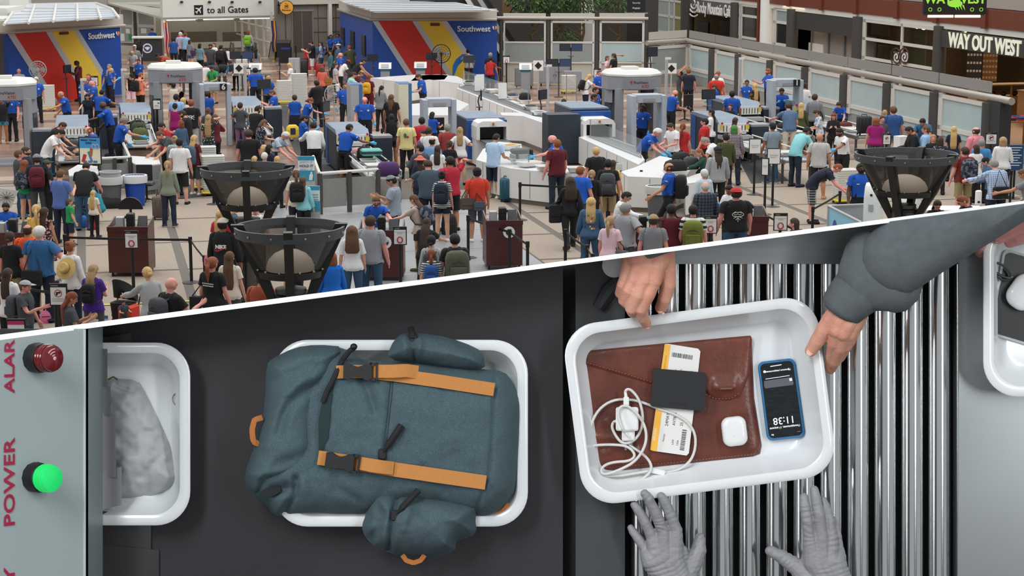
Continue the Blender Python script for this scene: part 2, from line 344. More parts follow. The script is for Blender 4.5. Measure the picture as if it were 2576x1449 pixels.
# elevator wall
ew=Wall(X(698,155),X(862,150));em=MB();ew.rect(em,0,ew.len,0,5,-.4,0);elev=em.build('wall_elevator',TAUPE,None,0);struct(elev,'taupe stone elevator wall beside the gate portal')
for k,(x0,x1) in enumerate(((737,760),(761,785))):
    d=MB();ew.prect(d,x0,28,x1,130,.0,.03);d.build('elevator_door',mat('elevator_door_grey',(96,90,86),.35,.3),elev,0)
fr=MB();ew.prect(fr,733,24,789,28,0,.06);ew.prect(fr,733,24,737,132,0,.06);ew.prect(fr,785,24,789,132,0,.06);fr.build('door_frame',mat('door_frame_grey',(140,134,128),.4),elev,0)
for x in (718,800,824,845):
    j=MB();ew.prect(j,x,5,x+1,145,0,.015);j.build('panel_joint',DGREY,elev,0)
for y in (45,80):
    j=MB();ew.prect(j,789,y,855,y+1,0,.012);j.build('panel_joint',DGREY,elev,0)
b=MB();ew.prect(b,698,-10,862,9,.0,.25);b.build('beam',BEIGE,elev,0)
wj=MB();ew.prect(wj,822,10,832,90,.05,.3);wj.build('window_jamb',ALU,elev,0)
q=ew.at(721,19,.6)
sg=thing('elevator_sign','round yellow elevator sign hanging beside the gate portal','sign',q)
dd=MB();dd.cyl((0,.06,0),(0,-.02,0),.39,32);dd.build('rim',BLACK,sg);dd=MB();dd.cyl((0,.0,0),(0,-.04,0),.36,32);dd.build('disc',mat('sign_amber',(232,166,52),.5),sg)
em=MB();ES=lambda x,z:Matrix(((1,0,0,x),(0,0,-1,-.045),(0,1,0,z),(0,0,0,1)))
text_mesh('Elevator',.15,em,ES(0,-.14),.003);em.box(-.1,.1,-.05,-.04,-.03,-.01);em.box(-.1,.1,-.05,-.04,.12,.14);em.box(-.1,-.08,-.05,-.04,-.03,.14);em.box(.08,.1,-.05,-.04,-.03,.14);em.box(-.06,.06,-.05,-.04,.04,.09)
for sx,up in ((-.045,1),(.045,-1)):em.prism([(sx-.03,-.045,.21),(sx+.03,-.045,.21),(sx,-.045,.21+up*.05)],(0,-.005,0))
em.build('print',BLACK,sg,0);ar=MB();ar.box(-.48,-.42,0,.06,-.35,.35);ar.box(-.45,0,.0,.05,.22,.27);ar.box(-.48,-.42,0,.75,.1,.2);ar.build('bracket',BLACK,sg,0)
# frosted window bay left of the portal
lw=Wall(X(296,135),X(408,140));lm=MB();lw.rect(lm,0,lw.len,0,.5,-.1,0);lw.prect(lm,290,8,408,17,-.1,.1);lwo=lm.build('wall_window_bay',BEIGE,None,0);struct(lwo,'beige sill wall of the frosted window bay left of the portal')
for x0,x1 in ((302,338),(346,393)):
    f=MB();lw.prect(f,x0,20,x1,108,0,.06);fo=f.build('window_frame',ALU,lwo,0)
    for y0,y1 in ((25,62),(68,105)):g=MB();lw.prect(g,x0+4,y0,x1-4,y1,.05,.075);g.build('pane',FROSTG,lwo,0)
pp=MB();lw.prect(pp,338,18,346,120,0,.12);pp.build('post',DGREY,lwo,0)
for x0,y0,x1,y1,c in ((319,72,329,84,WHITE),(357,71,371,84,WHITE),(304,84,316,103,WHITE),(326,86,334,100,mat('green_box',(40,150,70),.6))):
    g=MB();lw.prect(g,x0,y0,x1,y1,.07,.09);g.build('notice',c,lwo,0)
# ---- glass wall with three bays
gl=Wall(X(1255,48,HW),X(1631,50,HW));gm=MB();gl.rect(gm,0,gl.len,0,gl.uz(1440,158)[1],-.1,0);glo=gm.build('wall_glazed',BEIGE,None,0);struct(glo,'glazed partition with three bays in front of the indoor trees')
for x0,x1 in ((1256,1265),(1374,1385),(1496,1507),(1621,1631)):q=MB();u0=gl.uz(x0,100)[0];u1=gl.uz(x1,100)[0];q.tube([gl.pt((u0+u1)/2,0),gl.pt((u0+u1)/2,HW+.05)],(u1-u0)/2,12);q.build('post',DGREY,glo)
for x0,x1 in ((1267,1373),(1386,1495),(1509,1620)):
    f=MB();t=4
    gl.prect(f,x0,52,x1,58,0,.08);gl.prect(f,x0,104,x1,109,0,.08);gl.prect(f,x0,155,x1,160,0,.08);gl.prect(f,x0,52,x0+t,190,0,.08);gl.prect(f,x1-t,52,x1,190,0,.08);f.build('window_frame',ALU,glo,0)
    g=MB();gl.prect(g,x0+t,58,x1-t,104,.03,.04);g.build('pane',SHOPG,glo,0)
    g=MB();gl.prect(g,x0+t,109,x1-t,155,.03,.05);g.build('pane',FROSTG if x0 < 1500 else FROST,glo,0)
rl=MB();rl.tube([gl.pt(-.1,HW+.06,.1),gl.pt(gl.len,HW+.06,.1)],.08,10);rl.build('rail',RAIL,glo)
for x0,x1 in ((1266,1373),(1385,1496),(1508,1622)):q=MB();gl.prect(q,x0,33,x1,46,-.05,.0);q.build('parapet_panel',BEIGE,glo,0)
# beyond it: dark rear level, escalators, trees
DK=mat('dark_rear_wall',(62,60,58),.7);q=MB();a=X(1235,110,1.5);bb=X(1650,110,1.5);q.box(a.x-6,bb.x+.8,a.y+9,a.y+9.4,0,7);struct(q.build('wall_rear',DK,None,0),'dark rear wall seen through the glazed partition')
def up_escalator(px0,py0,px1,py1,z0,z1,label):
    p0=X(px0,py0,z0);p1=p0+(X(px1,py1,z1)-p0);t=thing('escalator',label,'escalator',p0)
    d=Vector((p1.x-p0.x,.3,z1-z0));w=Vector((0,1.0,0))
    q=MB();q.prism([(0,0,0),(0,1.2,0),d+Vector((0,1.2,0)),d],(.5,0,0));q.build('truss',OFFW,t,0)
    q=MB();q.tube([(.3,-.1,.35),d+Vector((.3,-.1,.35))],.09,8);q.build('handrail',BLACK,t)
    q=MB();q.prism([(.55,0,0),d+Vector((.55,0,0)),d+Vector((1.2,.6,0)),(1.2,.6,0)],(0,0,.05));q.build('balustrade',mat('black_balustrade',(34,34,35),.3),t,0)
e0=gl.at(1300,105);zt=6.5
for k,(xa,lb) in enumerate(((1290,'pale escalator flank rising behind the glazed partition, nearest the trees'),(1222,'pale escalator flank rising behind the airline booth roof'))):
    p0=Vector((gl.at(xa,105).x,gl.o.y+4+k,.0));t=thing('escalator',lb,'escalator',p0)
    d=Vector((-4.1,0,6.4))
    for off,c,nm in ((.0,OFFW,'truss'),(.62,LGREY,'skirt'),(.95,BLACK,'handrail')):
        q=MB();q.prism([(off,0,0),(off+.26,0,0),d+Vector((off+.26,0,0)),d+Vector((off,0,0))],(0,.8,0));q.build(nm,c,t,0)
    q=MB();q.prism([(-1.6,.3,.0),(-.05,.3,.0),d+Vector((-.05,.3,0)),d+Vector((-1.6,.3,0))],(0,.6,0));q.build('step_well',mat('black_balustrade',(34,34,35),.3),t,0)
q=MB();q.box(gl.at(1262,20).x,gl.at(1300,20).x,gl.o.y+6.2,gl.o.y+6.4,2.5,7);struct(q.build('wall_wood',mat('wood_panel_brown',(122,84,48),.5,noise=.15,ns=3,stretch=(1,1,14)),None,0),'brown timber panel behind the escalator')
LEAF=[mat('leaf_green',(66,96,48),.6),mat('leaf_dark',(42,66,36),.6),mat('leaf_light',(104,134,66),.6)]
def tree(px,py,z,rx,rz_,n,label):
    c=gl.at(px,py);c.y=gl.o.y+2.6;r=random.Random(px);t=thing('indoor_tree',label,'tree',(c.x,c.y,0),0,'indoor trees behind the glazed partition')
    q=MB();q.tube([(-.2,0,0),(-.05,0,1.3),(.2,.1,2.2),(.15,0,z)],[.12,.1,.07,.03],8)
    for k in range(5):a=r.uniform(0,6.28);q.tube([(.1,0,1.8+k*.25),(math.cos(a)*rx*.6,math.sin(a)*rx*.5,2.2+k*.3)],[.05,.02],6)
    q.build('trunk',mat('trunk_brown',(112,88,60),.8),t)
    q=MB()
    for k in range(n):
        a=r.uniform(0,6.28);e=r.uniform(-1,1);rad=r.uniform(.35,1.0)**.6;s_=math.sqrt(1-e*e)
        p=Vector((math.cos(a)*s_*rx*rad,math.sin(a)*s_*rx*.7*rad,z+e*rz_*rad));dr=Vector((math.cos(a)+r.uniform(-.5,.5),math.sin(a)*.6,-.9+r.uniform(-.5,.5))).normalized()*r.uniform(.16,.3);sd_=dr.orthogonal().normalized()*.035
        q.mi=r.choice((0,0,1,1,2));q.add([p,p+dr*.5+sd_,p+dr,p+dr*.5-sd_],[(0,1,2,3)])
    q.build('crown',LEAF,t,0)
tree(1335,8,4.0,1.2,1.2,1500,'leafy indoor tree above the first glazed bay');tree(1405,8,4.2,1.3,1.3,1700,'tall leafy indoor tree behind the middle glazed bay');tree(1465,8,4.2,1.2,1.1,1300,'leafy indoor tree by the white column');tree(1410,80,1.6,1.1,.9,900,'low leafy tree seen through the middle glazed bay');tree(1560,10,3.9,.8,1.0,700,'slim leafy tree beside the black directory sign')
q=MB();p=gl.at(1492,60);q.cyl((p.x,gl.o.y+6.4,0),(p.x,gl.o.y+6.4,8),.32,20);struct(q.build('column_white',WHITE,None),'white round column behind the indoor trees')
ds=gl.at(1610,40);t=thing('directory_sign','black directory sign standing behind the glazed partition','sign',(ds.x,gl.o.y+2.0,0))
q=MB();q.box(-.45,.45,0,.15,0,4.0);q.build('panel',BLACK,t,0);q=MB()
for k in range(3):text_mesh(('Security','Baggage','Ground Transportation')[k],.12,q,Matrix(((1,0,0,0),(0,0,-1,-.005),(0,1,0,3.7-k*.25),(0,0,0,1))))
q.build('print',WHITE,t,0)
# ================================================================== HALL: side partition
PB=28.35
parts_a=[86.9,83.0,79.4,75.4,71.4,67.4,63.4,59.5,55.6]
pw=Wall(AB(93,PB),AB(55,PB));pk=MB();pw.rect(pk,4.2,37.6,0,.42,-.08,.02);pwo=pk.build('wall_partition',mat('kick_panel_grey',(150,152,150),.5),None,0);struct(pwo,'long low partition of frosted glass bays running beside the shops')
us=[93-a for a in parts_a]
def bay(u0,u1,first=False):
    f=MB();pw.rect(f,u0,u0+.3,.4,1.85,-.02,.1);pw.rect(f,u0,u1,1.68,1.82,.0,.1);pw.rect(f,u0,u1,.62,.76,.0,.1);f.build('window_frame',ALU,pwo,0)
    g=MB();pw.rect(g,u0+.3,u1,.76,1.68,.02,.04);g.build('pane',FROST,pwo,0)
    g=MB();pw.rect(g,u0+.3,u1,.42,.62,.02,.04);g.build('lower_pane',FROST,pwo,0)
for k in range(len(us)-1):
    bay(us[k]+.55,us[k+1]-.0);q=MB();q.tube([pw.pt(us[k+1]+.28,0,.05),pw.pt(us[k+1]+.28,1.84,.05)],.24,14);q.build('post',DGREY,pwo)
q=MB();pw.rect(q,us[-1]+.5,us[-1]+1.2,0,1.9,-.25,.15);q.build('end_post',CHAR,pwo,0)
rl=MB();rl.tube([pw.pt(us[0]+.2,2.0,.02),pw.pt(us[-1]+1.7,2.0,.02)],.12,12);rl.build('rail',RAIL,pwo)
for k in range(len(us)-1):q=MB();pw.rect(q,us[k]+.35,us[k+1]+.25,2.14,2.5,-.03,.0);q.build('parapet_panel',mat('parapet_grey',(146,144,140),.4),pwo,0)
# return panel that closes the partition towards the glazed wall
rw=Wall(X(1633,108,2.0),pw.pt(us[0],0));q=MB();rw.rect(q,0,rw.len,0,.4,-.08,.0);rwo=q.build('wall_return',MATS['kick_panel_grey'],None,0);struct(rwo,'short frosted return panel joining the partition to the glazed wall')
f=MB();rw.rect(f,0,.14,.4,1.8,0,.08);rw.rect(f,rw.len-.14,rw.len,.4,1.8,0,.08);rw.rect(f,0,rw.len,1.68,1.82,0,.08);rw.rect(f,0,rw.len,.5,.64,0,.08);f.build('window_frame',ALU,rwo,0)
g=MB();rw.rect(g,.14,rw.len-.14,.64,1.68,.02,.04);g.build('pane',FROSTG,rwo,0);rl=MB();rl.tube([rw.pt(-.2,2.0,.02),rw.pt(rw.len,2.0,.02)],.12,12);rl.build('rail',RAIL,rwo);g=MB();rw.rect(g,0,rw.len,2.14,2.5,-.03,0);g.build('parapet_panel',BEIGE,rwo,0)
# ================================================================== HALL: shop fronts
SB=34.3
sw=Wall(AB(112,SB),AB(40,SB));def_post=DGREY
BROWN=mat('brown_beam_paint',(112,54,34),.55);SIGNG=mat('sign_charcoal',(62,62,60),.5);WOOD=mat('honey_wood',(158,108,58),.45,noise=.2,ns=2,stretch=(1,1,8));WFLOOR=mat('shop_wood_floor',(120,72,40),.35,noise=.2,ns=2)
bm=MB();sw.rect(bm,-40,70,3.55,4.25,-.4,.15);beam=bm.build('beam_brown',BROWN,None,0);struct(beam,'brown steel beam running above the shop fronts')
for px in (1990,2072,2159,2262,2362,2485):u=sw.uz(px,60)[0];q=MB();sw.rect(q,u-.1,u+.25,3.5,4.3,.15,.25);q.build('stiffener',BROWN,beam,0)
um=MB();sw.rect(um,-40,70,4.3,9,-.5,-.1);struct(um.build('wall_upper',mat('upper_wall_greige',(164,154,146),.7),None,0),'greige upper wall above the shop beam')
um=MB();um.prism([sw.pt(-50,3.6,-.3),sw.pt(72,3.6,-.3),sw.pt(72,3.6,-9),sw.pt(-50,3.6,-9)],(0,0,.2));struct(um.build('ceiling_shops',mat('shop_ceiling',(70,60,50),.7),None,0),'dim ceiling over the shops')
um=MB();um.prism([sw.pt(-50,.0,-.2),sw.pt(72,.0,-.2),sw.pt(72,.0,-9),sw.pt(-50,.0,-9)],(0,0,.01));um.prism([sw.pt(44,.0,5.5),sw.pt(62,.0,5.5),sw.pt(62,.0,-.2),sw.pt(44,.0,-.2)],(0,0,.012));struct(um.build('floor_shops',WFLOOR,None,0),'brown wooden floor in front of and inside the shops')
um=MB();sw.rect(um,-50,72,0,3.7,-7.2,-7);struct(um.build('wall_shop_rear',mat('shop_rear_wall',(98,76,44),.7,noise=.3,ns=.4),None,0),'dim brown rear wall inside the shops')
fro=MB();sw.rect(fro,6,70,3.3,3.56,-.05,.08);front=fro.build('wall_shopfront',OFFW,None,0);struct(front,'row of shop fronts with white header band and dark posts')
def spost(x0,x1,y,m=DGREY):
    u0,u1=sw.uz(x0,y)[0],sw.uz(x1,y)[0];q=MB();q.tube([sw.pt((u0+u1)/2,0,.1),sw.pt((u0+u1)/2,3.4,.1)],abs(u1-u0)/2,12);q.build('post',m,front)
for x0,x1 in ((1727,1738),(1850,1860),(1992,2003),(2159,2173),(2363,2378)):spost(x0,x1,90)
def swindow(x0,x1,zs,xm=(),glass=GLASS,t=.13):
    u0,u1=sw.uz(x0,90)[0],sw.uz(x1,90)[0];f=MB()
    for z in zs:sw.rect(f,u0,u1,z-t/2,z+t/2,0,.08)
    for u in [u0,u1-t]+[sw.uz(x,90)[0] for x in xm]:sw.rect(f,u,u+t*1.2,.1,3.3,0,.08)
    f.build('window_frame',ALU,front,0);ul=[u0]+[sw.uz(x,90)[0] for x in xm]+[u1];zl=[.2]+list(zs)
    for i in range(len(ul)-1):
        for j in range(len(zl)-1):g=MB();sw.rect(g,ul[i]+t,ul[i+1],zl[j]+t/2,zl[j+1]-t/2,.02,.03);g.build('pane',glass if not callable(glass) else glass(i,j),front,0)
PALE=mat('pale_window_glass',(150,164,162),.25);OLIVE=mat('olive_window_glass',(128,122,64),.3)
swindow(1636,1727,(1.1,2.1,3.05),(1684,1697),lambda i,j:PALE if i < 2 else OLIVE)
swindow(1861,1913,(.9,1.6,2.75,3.3),(1866,),DGLASS);swindow(1948,1992,(1.0,1.55,2.65,3.3),(1952,),lambda i,j:PALE if j in (0,1,3) else DGLASS)
swindow(2173,2363,(.9,1.6,2.45,3.25),(2177,2270),SHOPG)
q=MB();p=sw.at(1931,60);q.cyl((p.x,p.y-.2,0),(p.x,p.y-.2,8),.42,24);struct(q.build('column_shop',WHITE,None),'thick white round column between the café and the shutter')
q=MB();u=sw.uz(1914,90)[0];sw.rect(q,u,u+.25,0,4.3,.02,.25);q.build('brown_post',BROWN,front,0)
# café sign
def shopsign(x0,y0,x1,y1,m,d0,d1,name,label,txt,size,tx,ty,bold,sxx,col,al='CENTER'):
    q=MB();sw.prect(q,x0,y0,x1,y1,d0,d1);o=q.build(name,m,None,0);tag(o,label,'sign');q=MB();text_mesh(txt,size,q,sw.tm(tx,ty,d1+.02),bold,.015,align=al,sx=sxx);q.build('lettering',col,o,0);return o
SWHT=mat('sign_letter_white',(240,240,234),.5)
cs=shopsign(1740,-3,1850,45,mat('sign_violet_grey',(88,84,90),.5),.02,.16,'cafe_sign','grey café sign with white condensed lettering and a cup emblem','Rocky Mountain Café',.86,1803,24,.012,.78,SWHT)
q=MB();(u,z)=sw.uz(1753,20)
for r_,a0,a1,dz in ((.42,200,340,.0),(.3,160,380,.15),(.55,220,320,-.15)):
    q.tube([sw.pt(u+r_*1.6*math.cos(math.radians(a)),z+dz+r_*.6*math.sin(math.radians(a)),.19) for a in range(a0,a1+1,20)],.045,6)
q.tube([sw.pt(u+.25*math.sin(k*.9),z+.15+k*.09,.19) for k in range(6)],.04,6);q.build('cup_emblem',SWHT,cs)
q=MB();u0,u1=sw.uz(1742,90)[0],sw.uz(1850,90)[0]
sw.rect(q,u0-14,u1+1,.0,3.5,-3.2,-3.0);cw=q.build('wall_cafe',mat('cafe_olive_wall',(118,100,44),.7),None,0);struct(cw,'olive back wall inside the café')
cwl=Wall(sw.pt(0,0,-3.0),sw.pt(10,0,-3.0))
for x0_,y0_,x1_,y1_ in ((1756,52,1784,98),(1814,50,1850,97)):q=MB();cwl.prect(q,x0_,y0_,x1_,y1_,.0,.08);q.build('menu_screen',BLACK,cw,0)
LAMP=mat('warm_lamp',(255,225,170),.5,emit=6.0)
def spot(px,py,label,m=LAMP):
    p=sw.at(px,py)-sw.n*1.2;p=Vector((0,0,CAM_H))+(p-Vector((0,0,CAM_H)))*1.0
    t=thing('spot_lamp',label,'lamp',p);q=MB();q.ell((0,0,0),(.1,.1,.07));q.build('bulb',m,t);q=MB();q.lathe([(.13,.0),(.05,.14),(.02,.4)],n=10);q.build('shade',OFFW,t)
spot(1777,41,'small round ceiling lamp glowing in the café');spot(2243,69,'warm spot lamp in the shop window, first of the pair');spot(2259,72,'warm spot lamp in the shop window, second of the pair');spot(2357,82,'warm spot lamp near the shop corner post')
# shutter unit with white door
q=MB();u0,u1=sw.uz(2004,60)[0],sw.uz(2159,90)[0];sw.rect(q,u0,u1,2.45,3.3,-.1,.05);q.build('dark_header',SIGNG,front,0)
q=MB();sw.rect(q,u0,u1,0,2.45,-.9,-.8);shut=q.build('wall_shutter',mat('shutter_greige',(158,150,144),.6),None,0);struct(shut,'greige recessed wall with a white door between the shops')
for a0 in (.02,.3,.56):q=MB();sw.rect(q,u0+(u1-u0)*a0,u0+(u1-u0)*a0+.12,0,2.45,-.8,-.7);q.build('seam',MGREY,shut,0)
q=MB();w2=Wall(sw.pt(0,0,-.8),sw.pt(10,0,-.8));w2.prect(q,2037,107,2072,160,.0,.06);struct(q.build('door_1',WHITE,None,0),'small white door in the greige shop wall')
# west shop sign and interior
shopsign(2380,76,2700,162,SIGNG,.02,.2,'shop_sign','charcoal shop sign with cream slab lettering at the corner shop','WAY OUT WEST',.8,2399,101,.026,1.0,mat('sign_letter_cream',(234,234,214),.5,emit=.25),'LEFT')
hb=Wall(AB(61.5,31.8),AB(61.5,31.8)+Vector((1,0,0)));q=MB();hb.prect(q,2326,-30,2481,36,-.25,.0);hs=q.build('hanging_sign',BLACK,None,0);tag(hs,'black hanging shop sign with a green emblem and two tube lights','sign')
GRN=mat('sign_green',(150,214,70),.5,emit=.5);q=MB()
text_mesh('WAY WEST',.42,q,hb.tm(2403,-1,.02),.012,.01);(u,z)=hb.uz(2402,9)
q.prism([hb.pt(u+.27*math.cos(a*.35),z+.13*math.sin(a*.35),.012) for a in range(18)],hb.n*.01)
for k in range(4):q.prism([hb.pt(u-.05+k*.1,z-.05,.012),hb.pt(u+.02+k*.1,z-.05,.012),hb.pt(u+.07+k*.1,z-.24,.012)],hb.n*.01)
for xx in (2340,2363,2445,2468):
    (u,z)=hb.uz(xx,24);q.tube([hb.pt(u+.06*math.cos(a),z+.06*math.sin(a),.02) for a in [k*.628 for k in range(10)]],.012,5,True)
q.build('emblem',GRN,hs,0)
for x0,x1 in ((2334,2398),(2402,2466)):q=MB();q.tube([hb.at(x0,41),hb.at(x1,41)],.045,8);q.build('tube_light',mat('warm_tube',(255,214,184),.5,emit=2.0),hs)
q=MB();hb.prect(q,2326,36,2476,39,-.2,.0);q.build('bracket',CHAR,hs,0)
# things inside the corner shop
def display_counter(px,py,w,d,h,label):
    t=thing('display_counter',label,'counter',X(px,py),HR);q=MB();q.box(-w/2,w/2,-d/2,d/2,0,h*.62);q.build('base',WOOD,t,0);q=MB();q.box(-w/2,-w/2+.05,-d/2,d/2,h*.62,h);q.box(w/2-.05,w/2,-d/2,d/2,h*.62,h);q.box(-.03,.03,-d/2,-d/2+.06,h*.62,h);q.build('frame',WOOD,t,0)
    q=MB();q.box(-w/2-.03,w/2+.03,-d/2-.03,d/2+.03,h,h+.05);q.build('top',WOOD,t,0)
    r=random.Random(int(px))
    for k in range(6):q=MB();x=-w/2+.3+k*(w-.6)/5;q.ell((x,-d/4,h*.62+.1),(.13,.1,.1));q.build('ware',BLACK,t)
display_counter(2530,285,3.0,.8,1.15,'wooden display counter with dark goods in the corner shop');display_counter(2640,300,2.4,.8,1.1,'wooden display counter at the edge of the corner shop')
def display_table(px,py,label):
    t=thing('display_table',label,'table',X(px,py),HR);q=MB();q.box(-.75,.75,-.5,.5,.82,.88);q.build('top',WOOD,t,0)
    for sx in (-.68,.68):
        for sy in (-.43,.43):q=MB();q.box(sx-.04,sx+.04,sy-.04,sy+.04,0,.82);q.build('leg',WOOD,t,0)
    base=X(px,py)
    for k in range(8):
        x=-.55+(k % 4)*.36;y=-.22+(k//4)*.42;o=thing('folded_shirt','folded blue shirt stack on the wooden table of the corner shop','clothing',base+Matrix.Rotation(HR,3,'Z') @ Vector((x,y,.88)),HR,'folded shirts on the shop table')
        for j in range(2):q=MB();q.rbox(-.13,.13,-.16,.16,j*.06,j*.06+.055,.03);q.build('layer',mat(('blue_cloth_a','blue_cloth_b','red_cloth_a')[(k+j) % 3],((38,74,140),(30,44,90),(150,50,50))[(k+j) % 3],.9),o)
display_table(2545,365,'light wooden table with folded blue shirts in front of the corner shop')
def rack(px,py,h,label,m1,m2,cols=5,rows=6):
    t=thing('card_rack',label,'rack',X(px,py),HR-.4);q=MB();q.box(-.32,.32,-.06,.06,.5,h);q.build('board',m1,t,0);q=MB();q.cyl((0,0,0),(0,0,.5),.05);q.cyl((0,0,0),(0,0,.04),.3);q.build('stand',BLACK,t)
    for i in range(cols):
        for j in range(rows):q=MB();x=-.27+i*.54/(cols-1);z=.62+j*(h-.75)/(rows-1);q.box(x-.045,x+.045,-.075,-.06,z,z+.1);q.build('card',m2,t,0)
rack(2487,232,2.0,'orange wooden rack of pale souvenir cards on the shop counter',WOOD,mat('pale_card',(226,200,170),.7));rack(2447,236,2.2,'dark rack of white cards beside the shop entrance',CHAR,WHITE,5,5)
for k in range(7):
    t=thing('hanging_jacket','dark jacket on the clothes rail inside the corner shop','clothing',sw.at(2400+k*7,178)-sw.n*4.0,0,'jackets on the shop rail');q=MB();q.loft([[(x*w,y*.1,z) for x,y in ((-1,-1),(1,-1),(1,1),(-1,1))] for w,z in ((.2,0),(.24,.8),(.25,1.15),(.06,1.3))]);q.build('coat',mat(('coat_a','coat_b','coat_c')[k % 3],((40,36,34),(70,34,30),(34,40,52))[k % 3],.9),t,0)
# shop window displays
def display_board(px0,py0,px1,py1,dep,m,label):
    w_=Wall(sw.pt(0,0,-dep),sw.pt(10,0,-dep));q=MB();w_.prect(q,px0,py0,px1,py1,0,.08);o=q.build('display_board',m,None,0);tag(o,label,'display');return o
display_board(2212,112,2250,180,2.5,mat('lime_board',(128,150,60),.6,noise=.4,ns=3),'lime green display board in the shop window');display_board(2294,70,2328,190,2.0,mat('green_wood_board',(96,100,50),.6),'green slatted display board behind the right shop window');display_board(2196,60,2238,92,2.0,WOOD,'wooden shelf cabinet high in the shop window')
for k,xx in enumerate((2262,2282)):
    w_=sw;q=MB();w_.prect(q,xx-7,130,xx+7,156,.1,.12);o=q.build('spiral_poster',WHITE,None,0);tag(o,('white poster with a brown spiral left of the window mullion','white poster with a brown spiral right of the window mullion')[k],'poster')
    (u,z)=w_.uz(xx,143);q=MB();q.tube([w_.pt(u+.035*t_*math.cos(t_),z+.026*t_*math.sin(t_),.13) for t_ in [j*.5 for j in range(3,34)]],.03,5);q.build('spiral',mat('spiral_brown',(70,44,40),.6),o)
# unseen dark panels added behind the viewpoint to stripe the chrome reflections
for k,(x0,x1) in enumerate(((-9.0,-3.6),(2.6,6.6))):
    q=MB();q.box(x0,x1,-4.2,-4.0,0,14);struct(q.build('reflection_panel',mat('reflection_panel_dark',(58,60,64),.8),None,0),('unseen dark panel added for the roller reflections, left one','unseen dark panel added for the roller reflections, right one')[k])
MATT=mat('rubber_mat',(58,58,60),.85,noise=.06,ns=6)
for k,P in enumerate(([(236,335),(302,335),(322,474),(238,474)],[(690,268),(752,262),(905,476),(812,500),(760,420)],[(1855,395),(1905,388),(1985,455),(1890,462)],[(420,470),(520,462),(560,492),(420,502)])):
    q=MB();q.prism([X(x,y,.012) for x,y in P],(0,0,.008));o=q.build('floor_mat',MATT,None,0);tag(o,('dark rubber mat behind the sharp-items poster','dark rubber mat in the lane of the bottle banner','dark rubber mat under the lane number signs','dark rubber strip beside the white clogs')[k],'mat')
# ================================================================== HALL: equipment
NAVY=mat('machine_navy',(44,54,66),.45);MBLUE=mat('machine_blue',(36,84,144),.45);BGREY=mat('machine_blue_grey',(128,142,160),.4,noise=.12,ns=2)
DEVG=mat('scanner_grey',(150,152,157),.45);DEVL=mat('scanner_pale',(172,180,190),.4);CWHITE=mat('counter_white',(232,232,230),.35);BELT=mat('grey_belt',(92,94,96),.6)
TRAYW=mat('tray_white',(226,226,222),.4);MAROON=mat('podium_maroon',(76,30,28),.35,noise=.15,ns=4);PAPER=mat('sign_paper',(232,232,230),.6);REDS=mat('sign_red',(178,40,48),.5)
BAGB=mat('bag_black',(28,28,30),.8);SUITB=mat('suitcase_black',(34,33,32),.55)
def PT(px,py,h):p=X(px,py,h);return Vector((p.x,p.y,0))
def instance(src,loc,rz,label,group):
    r=src.copy();C.objects.link(r);r.location=loc;r.rotation_euler=(0,0,rz);r['label']=label;r['group']=group
    for ch in list(src.children):c=ch.copy();C.objects.link(c);c.parent=r
    return r
# ---- body scanners
def body_scanner(px,py,label):
    t=thing('body_scanner',label,'scanner',PT(px,py,2.6),HR,'round body scanners')
    oc=lambda r,k=8:[(r*math.cos(math.pi/8+i*math.pi/4)*1.03,r*math.sin(math.pi/8+i*math.pi/4)*1.03) for i in range(8)]
    q=MB();q.loft([[(x,y,z) for x,y in oc(r)] for r,z in ((.98,2.05),(.98,2.5))]);q.build('head_ring',DEVG,t,0)
    q=MB();q.loft([[(x,y,z) for x,y in oc(r)] for r,z in ((1.0,2.5),(1.0,2.56),(.86,2.68))]);q.build('roof',mat('scanner_white',(220,220,216),.45),t,0)
    q=MB();q.box(-.3,.2,-.2,.25,2.66,2.78);q.build('roof_box',OFFW,t,0)
    q=MB();q.box(-.55,.55,-.99,-.93,2.08,2.45);q.build('header',mat('scanner_header',(138,140,146),.45),t,0)
    lm=MB();text_mesh('ProVision',.13,lm,Matrix(((1,0,0,.05),(0,0,-1,-.995),(0,1,0,2.3),(0,0,0,1))),.002);lm.build('lettering',CHAR,t,0)
    lm=MB();text_mesh('ATD',.13,lm,Matrix(((1,0,0,.2),(0,0,-1,-.995),(0,1,0,2.17),(0,0,0,1))),.003);lm.prism([(-.33,-.995,2.36),(-.24,-.995,2.36),(-.285,-.995,2.24)],(0,-.005,0));lm.build('red_lettering',REDS,t,0)
    for sx in (-1,1):
        for sy in (-1,1):q=MB();q.prism([(sx*.52,sy*.9,0),(sx*.68,sy*.98,0),(sx*.8,sy*.8,0),(sx*.62,sy*.62,0)],(0,0,2.1));q.build('pillar',DEVG,t,0)
        q=MB();q.loft([[(sx*(.9+d)*math.cos(a),.62*math.sin(a),z) for d in (0,.03) for a in ((-1,-.5,0,.5,1) if d == 0 else (1,.5,0,-.5,-1))] for z in (.25,2.1)]);q.build('side_glass',mat('scanner_glass',(78,86,94),.12,alpha=.75),t,0)
        q=MB();q.prism([(sx*.78,-.45,1.6),(sx*.93,0,1.6),(sx*.78,.45,1.6)],(0,0,.5));q.build('side_housing',DEVG,t,0)
    q=MB();q.loft([[(x,y,z) for x,y in oc(r)] for r,z in ((1.0,0),(1.0,.06))]);q.build('base',DEVG,t,0);return t
body_scanner(440,165,'grey round body scanner near the gate portal, with a person inside');body_scanner(1588,180,'grey round body scanner in front of the frosted window bays');body_scanner(14,204,'grey round body scanner cut by the photo edge beside the striped booth')
